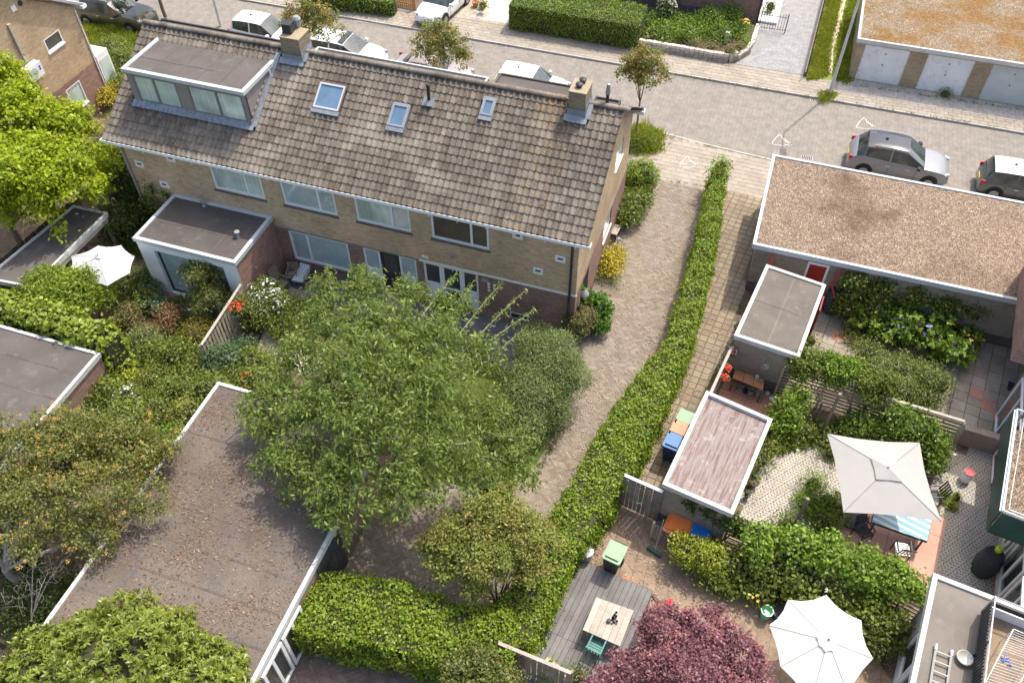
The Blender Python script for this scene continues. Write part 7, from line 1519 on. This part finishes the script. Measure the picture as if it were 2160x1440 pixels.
for (px, py, z, mm, l, nn) in ((1546, 742, 1.5, m_fpk, 'pink geranium basket hanging on the pale topped fence', 60), (1533, 778, 1.35, m_frd, 'red geranium in a hanging pot, the upper of two', 40), (1528, 797, 1.3, m_frd, 'red geranium in a hanging pot, the lower of two', 40)):
    b = [B(px, py, z, .13, .12)]; w_ = shrub('geranium', l, 'flower pot', b, .06, .05, m_mid, 900, group='geraniums hanging on the fence', stems=False, clump=.05); flowers(w_, [(b[0][0], b[0][1], b[0][2] + .03, .14, .12)], nn, .05, mm, top=-.1); MB().lathe((b[0][0], b[0][1], z - .2), [(.06, 0), (.09, .16), (.001, .15)], 10).build('pot', m_dark, w_)
shrub('leaf_bush', 'loose green plant on the fence by the folded shelf at the bottom', 'shrub', [B(1160, 1420, .5, .3, .3), B(1220, 1425, .4, .25, .3)], .09, .03, m_hedge2, 420)
# across the street
w_ = shrub('front_garden_plants', 'mixed green planting behind the stone block wall', 'shrub', [B(1390, 45, .4, .7, .4), B(1420, 55, .3, .8, .35), B(1480, 55, .3, .9, .35), B(1530, 52, .35, .7, .4), B(1400, 70, .4, .8, .45), B(1460, 70, .35, .9, .4), B(1520, 70, .35, .8, .4), B(1560, 60, .4, .6, .4), B(1500, 40, .6, .8, .5), B(1545, 30, .6, .6, .5), B(1570, 90, .4, .35, .35), B(1440, 45, .4, .7, .4)], .10, .05, m_hedge2, 300, cor=.6)
flowers(w_, [B(1572, 48, .8, .25, .2)], 30, .07, m_fyl, 'yellow_flowers')
w_ = shrub('pink_edging_plants', 'low heather like edging plants on the stone block wall', 'plant', [B(1465, 92, .5, .35, .2), B(1500, 98, .5, .4, .2), B(1540, 108, .5, .4, .2), B(1558, 100, .5, .3, .2)], .06, .03, Lf('heather_leaf', (.14, .15, .05), (.26, .20, .12)), 600)
w_ = shrub('rhododendron', 'pale pink flowering rhododendron at the end of the trimmed hedge', 'shrub', [B(1405, 20, .9, .5, .6), B(1410, 0, 1.0, .5, .6)], .10, .05, m_dk, 400); flowers(w_, [B(1405, 18, .9, .52, .62), B(1410, 0, 1.0, .5, .6)], 150, .09, m_fpale, top=-.2)
shrub('broad_plants', 'broad leaved plants at the left end of the stone block wall', 'plant', [B(1375, 75, .4, .45, .35), B(1400, 85, .35, .4, .3)], .14, .07, m_mid, 300)
grass('grass_strip', 'green grass strip left of the trodden path by the garages', [(1725, 168), (1700, 170), (1745, 0), (1775, 0), (1752, 100), (1748, 160)], 9000, .14, m_grassl, w_=.02)
grass('grass_strip', 'green grass strip between the trodden path and the garage wall', [(1760, 168), (1790, 180), (1800, 140), (1815, 0), (1792, 0), (1770, 80)], 8000, .22, m_grassl, w_=.02)
struct(MB().sheet([G2(*p) for p in [(1700, 168), (1750, -30), (1825, -30), (1800, 150), (1795, 180)]], -.008), 'grass_strip_ground', M('grass_ground_green', (.15, .20, .035), (.20, .23, .05), fine=.4))
struct(MB().sheet([G2(*p) for p in [(1742, 120), (1762, 60), (1776, -20), (1788, -20), (1772, 60), (1758, 100), (1756, 158), (1746, 150)]], .004), 'trodden_path', M('trodden_sand', (.52, .43, .30), (.45, .37, .25), scale=4, fine=.25))
shrub('weed_tuft', 'weed tuft growing at the foot of the second garage door', 'weeds', [B(1995, 198, .15, .3, .2)], .09, .02, m_mid, 700, stems=False)
grass('weeds', 'weeds round the foot of the tall street lamp', [(1725, 195), (1750, 190), (1765, 200), (1745, 218), (1728, 215)], 700, .15, m_grassl, w_=.02)
for p, pl_ in ((POT1, .2), (POT2, .3)): V_ = None
g = G(1018, 10, .5); shrub('potted_plant', 'green plant standing in the terracotta pots at the top', 'plant', [(g[0], g[1], .45, .28, .22)], .10, .04, m_mid, 500, stems=False)
shrub('gate_bush', 'small bush with white flowers beside the iron gate', 'shrub', [B(1625, 15, .4, .3, .35)], .08, .05, m_mid, 450)
# weeds in the soil so that beds do not read bare
for i, (poly, l) in enumerate((([(230, 640), (440, 620), (480, 720), (430, 800), (240, 740)], 'low ground plants between the shrubs of the left garden'), ([(1620, 890), (1850, 890), (2000, 960), (1960, 1000), (1760, 930), (1640, 960)], 'low ground plants under the grey parasol fence'), ([(1500, 1180), (1900, 1260), (1860, 1330), (1600, 1260)], 'low ground plants in the dark border'))):
    grass('ground_plants', l, poly, 4500, .16, m_mid, w_=.03, lean=.8)

for poly, n_, l_ in (([(1475, 392), (1395, 388), (1300, 640), (1260, 760), (1190, 900), (1240, 1000), (1330, 860), (1420, 700)], 2600, 'dry leaf specks scattered on the driveway'), ([(1535, 420), (1600, 430), (1545, 720), (1480, 840), (1390, 1010), (1330, 1000), (1440, 760)], 1500, 'dry leaf specks scattered on the slab path'), ([(1300, 1070), (1560, 1180), (1640, 1280), (1420, 1330), (1200, 1180)], 1300, 'dry leaf specks scattered on the court paving')):
    P0 = [G2(*p) for p in poly]; x0, x1 = min(p[0] for p in P0), max(p[0] for p in P0); y0, y1 = min(p[1] for p in P0), max(p[1] for p in P0)
    X = rng.uniform((x0, y0), (x1, y1), (n_ * 3, 2)); pts = np.array([q for q in X if inside(q, P0)][:n_]); P = np.column_stack([pts, np.full(len(pts), .03)])
    setp(rawmesh('leaf_litter', leafquads(P, rng.normal(size=P.shape) * .25 + (0, 0, 1), .045, .03, 0), 4, Lf('pale_litter', (.42, .34, .24), (.26, .20, .13), trans=0), loc=tuple(P.mean(0))), l_, 'leaves', kind='stuff')

def edgeweeds(label, a, b2, n, h=.10, off=.05):
    p, q = np.array(G2(*a)), np.array(G2(*b2)); t = rng.uniform(0, 1, n); t = t[np.sin(t * 31) + np.sin(t * 77 + 1) > -.3]; k = len(t); P0 = p + np.outer(t, q - p) + rng.normal(size=(k, 2)) * off; P = np.column_stack([P0, rng.uniform(.0, h * .5, k)])
    setp(rawmesh('edge_weeds', leafquads(P, rng.normal(size=(k, 3)) + (0, 0, .6), h, .035, -.6), 4, m_mid, loc=tuple(P.mean(0))), label, 'weeds', kind='stuff')
edgeweeds('weeds along the sheds side of the slab path', (1585, 560), (1545, 715), 260); edgeweeds('weeds along the foot of the first brick shed', (1540, 725), (1480, 840), 200)
edgeweeds('weeds at the foot of the far kerb', (1440, 160), (2100, 268), 700, .06, .03); edgeweeds('weeds along the garage doors', (1800, 180), (2150, 232), 420, .08, .04)
edgeweeds('weeds along the side wall of the house', (1300, 470), (1262, 600), 160); edgeweeds('weeds at the lawn edge beside the driveway', (1190, 900), (1120, 1020), 400, .1, .06)
edgeweeds('weeds along the near kerb', (1400, 287), (1620, 338), 220, .06, .03); edgeweeds('weeds where the drive meets the pavement', (1390, 380), (1480, 392), 150, .06, .03)
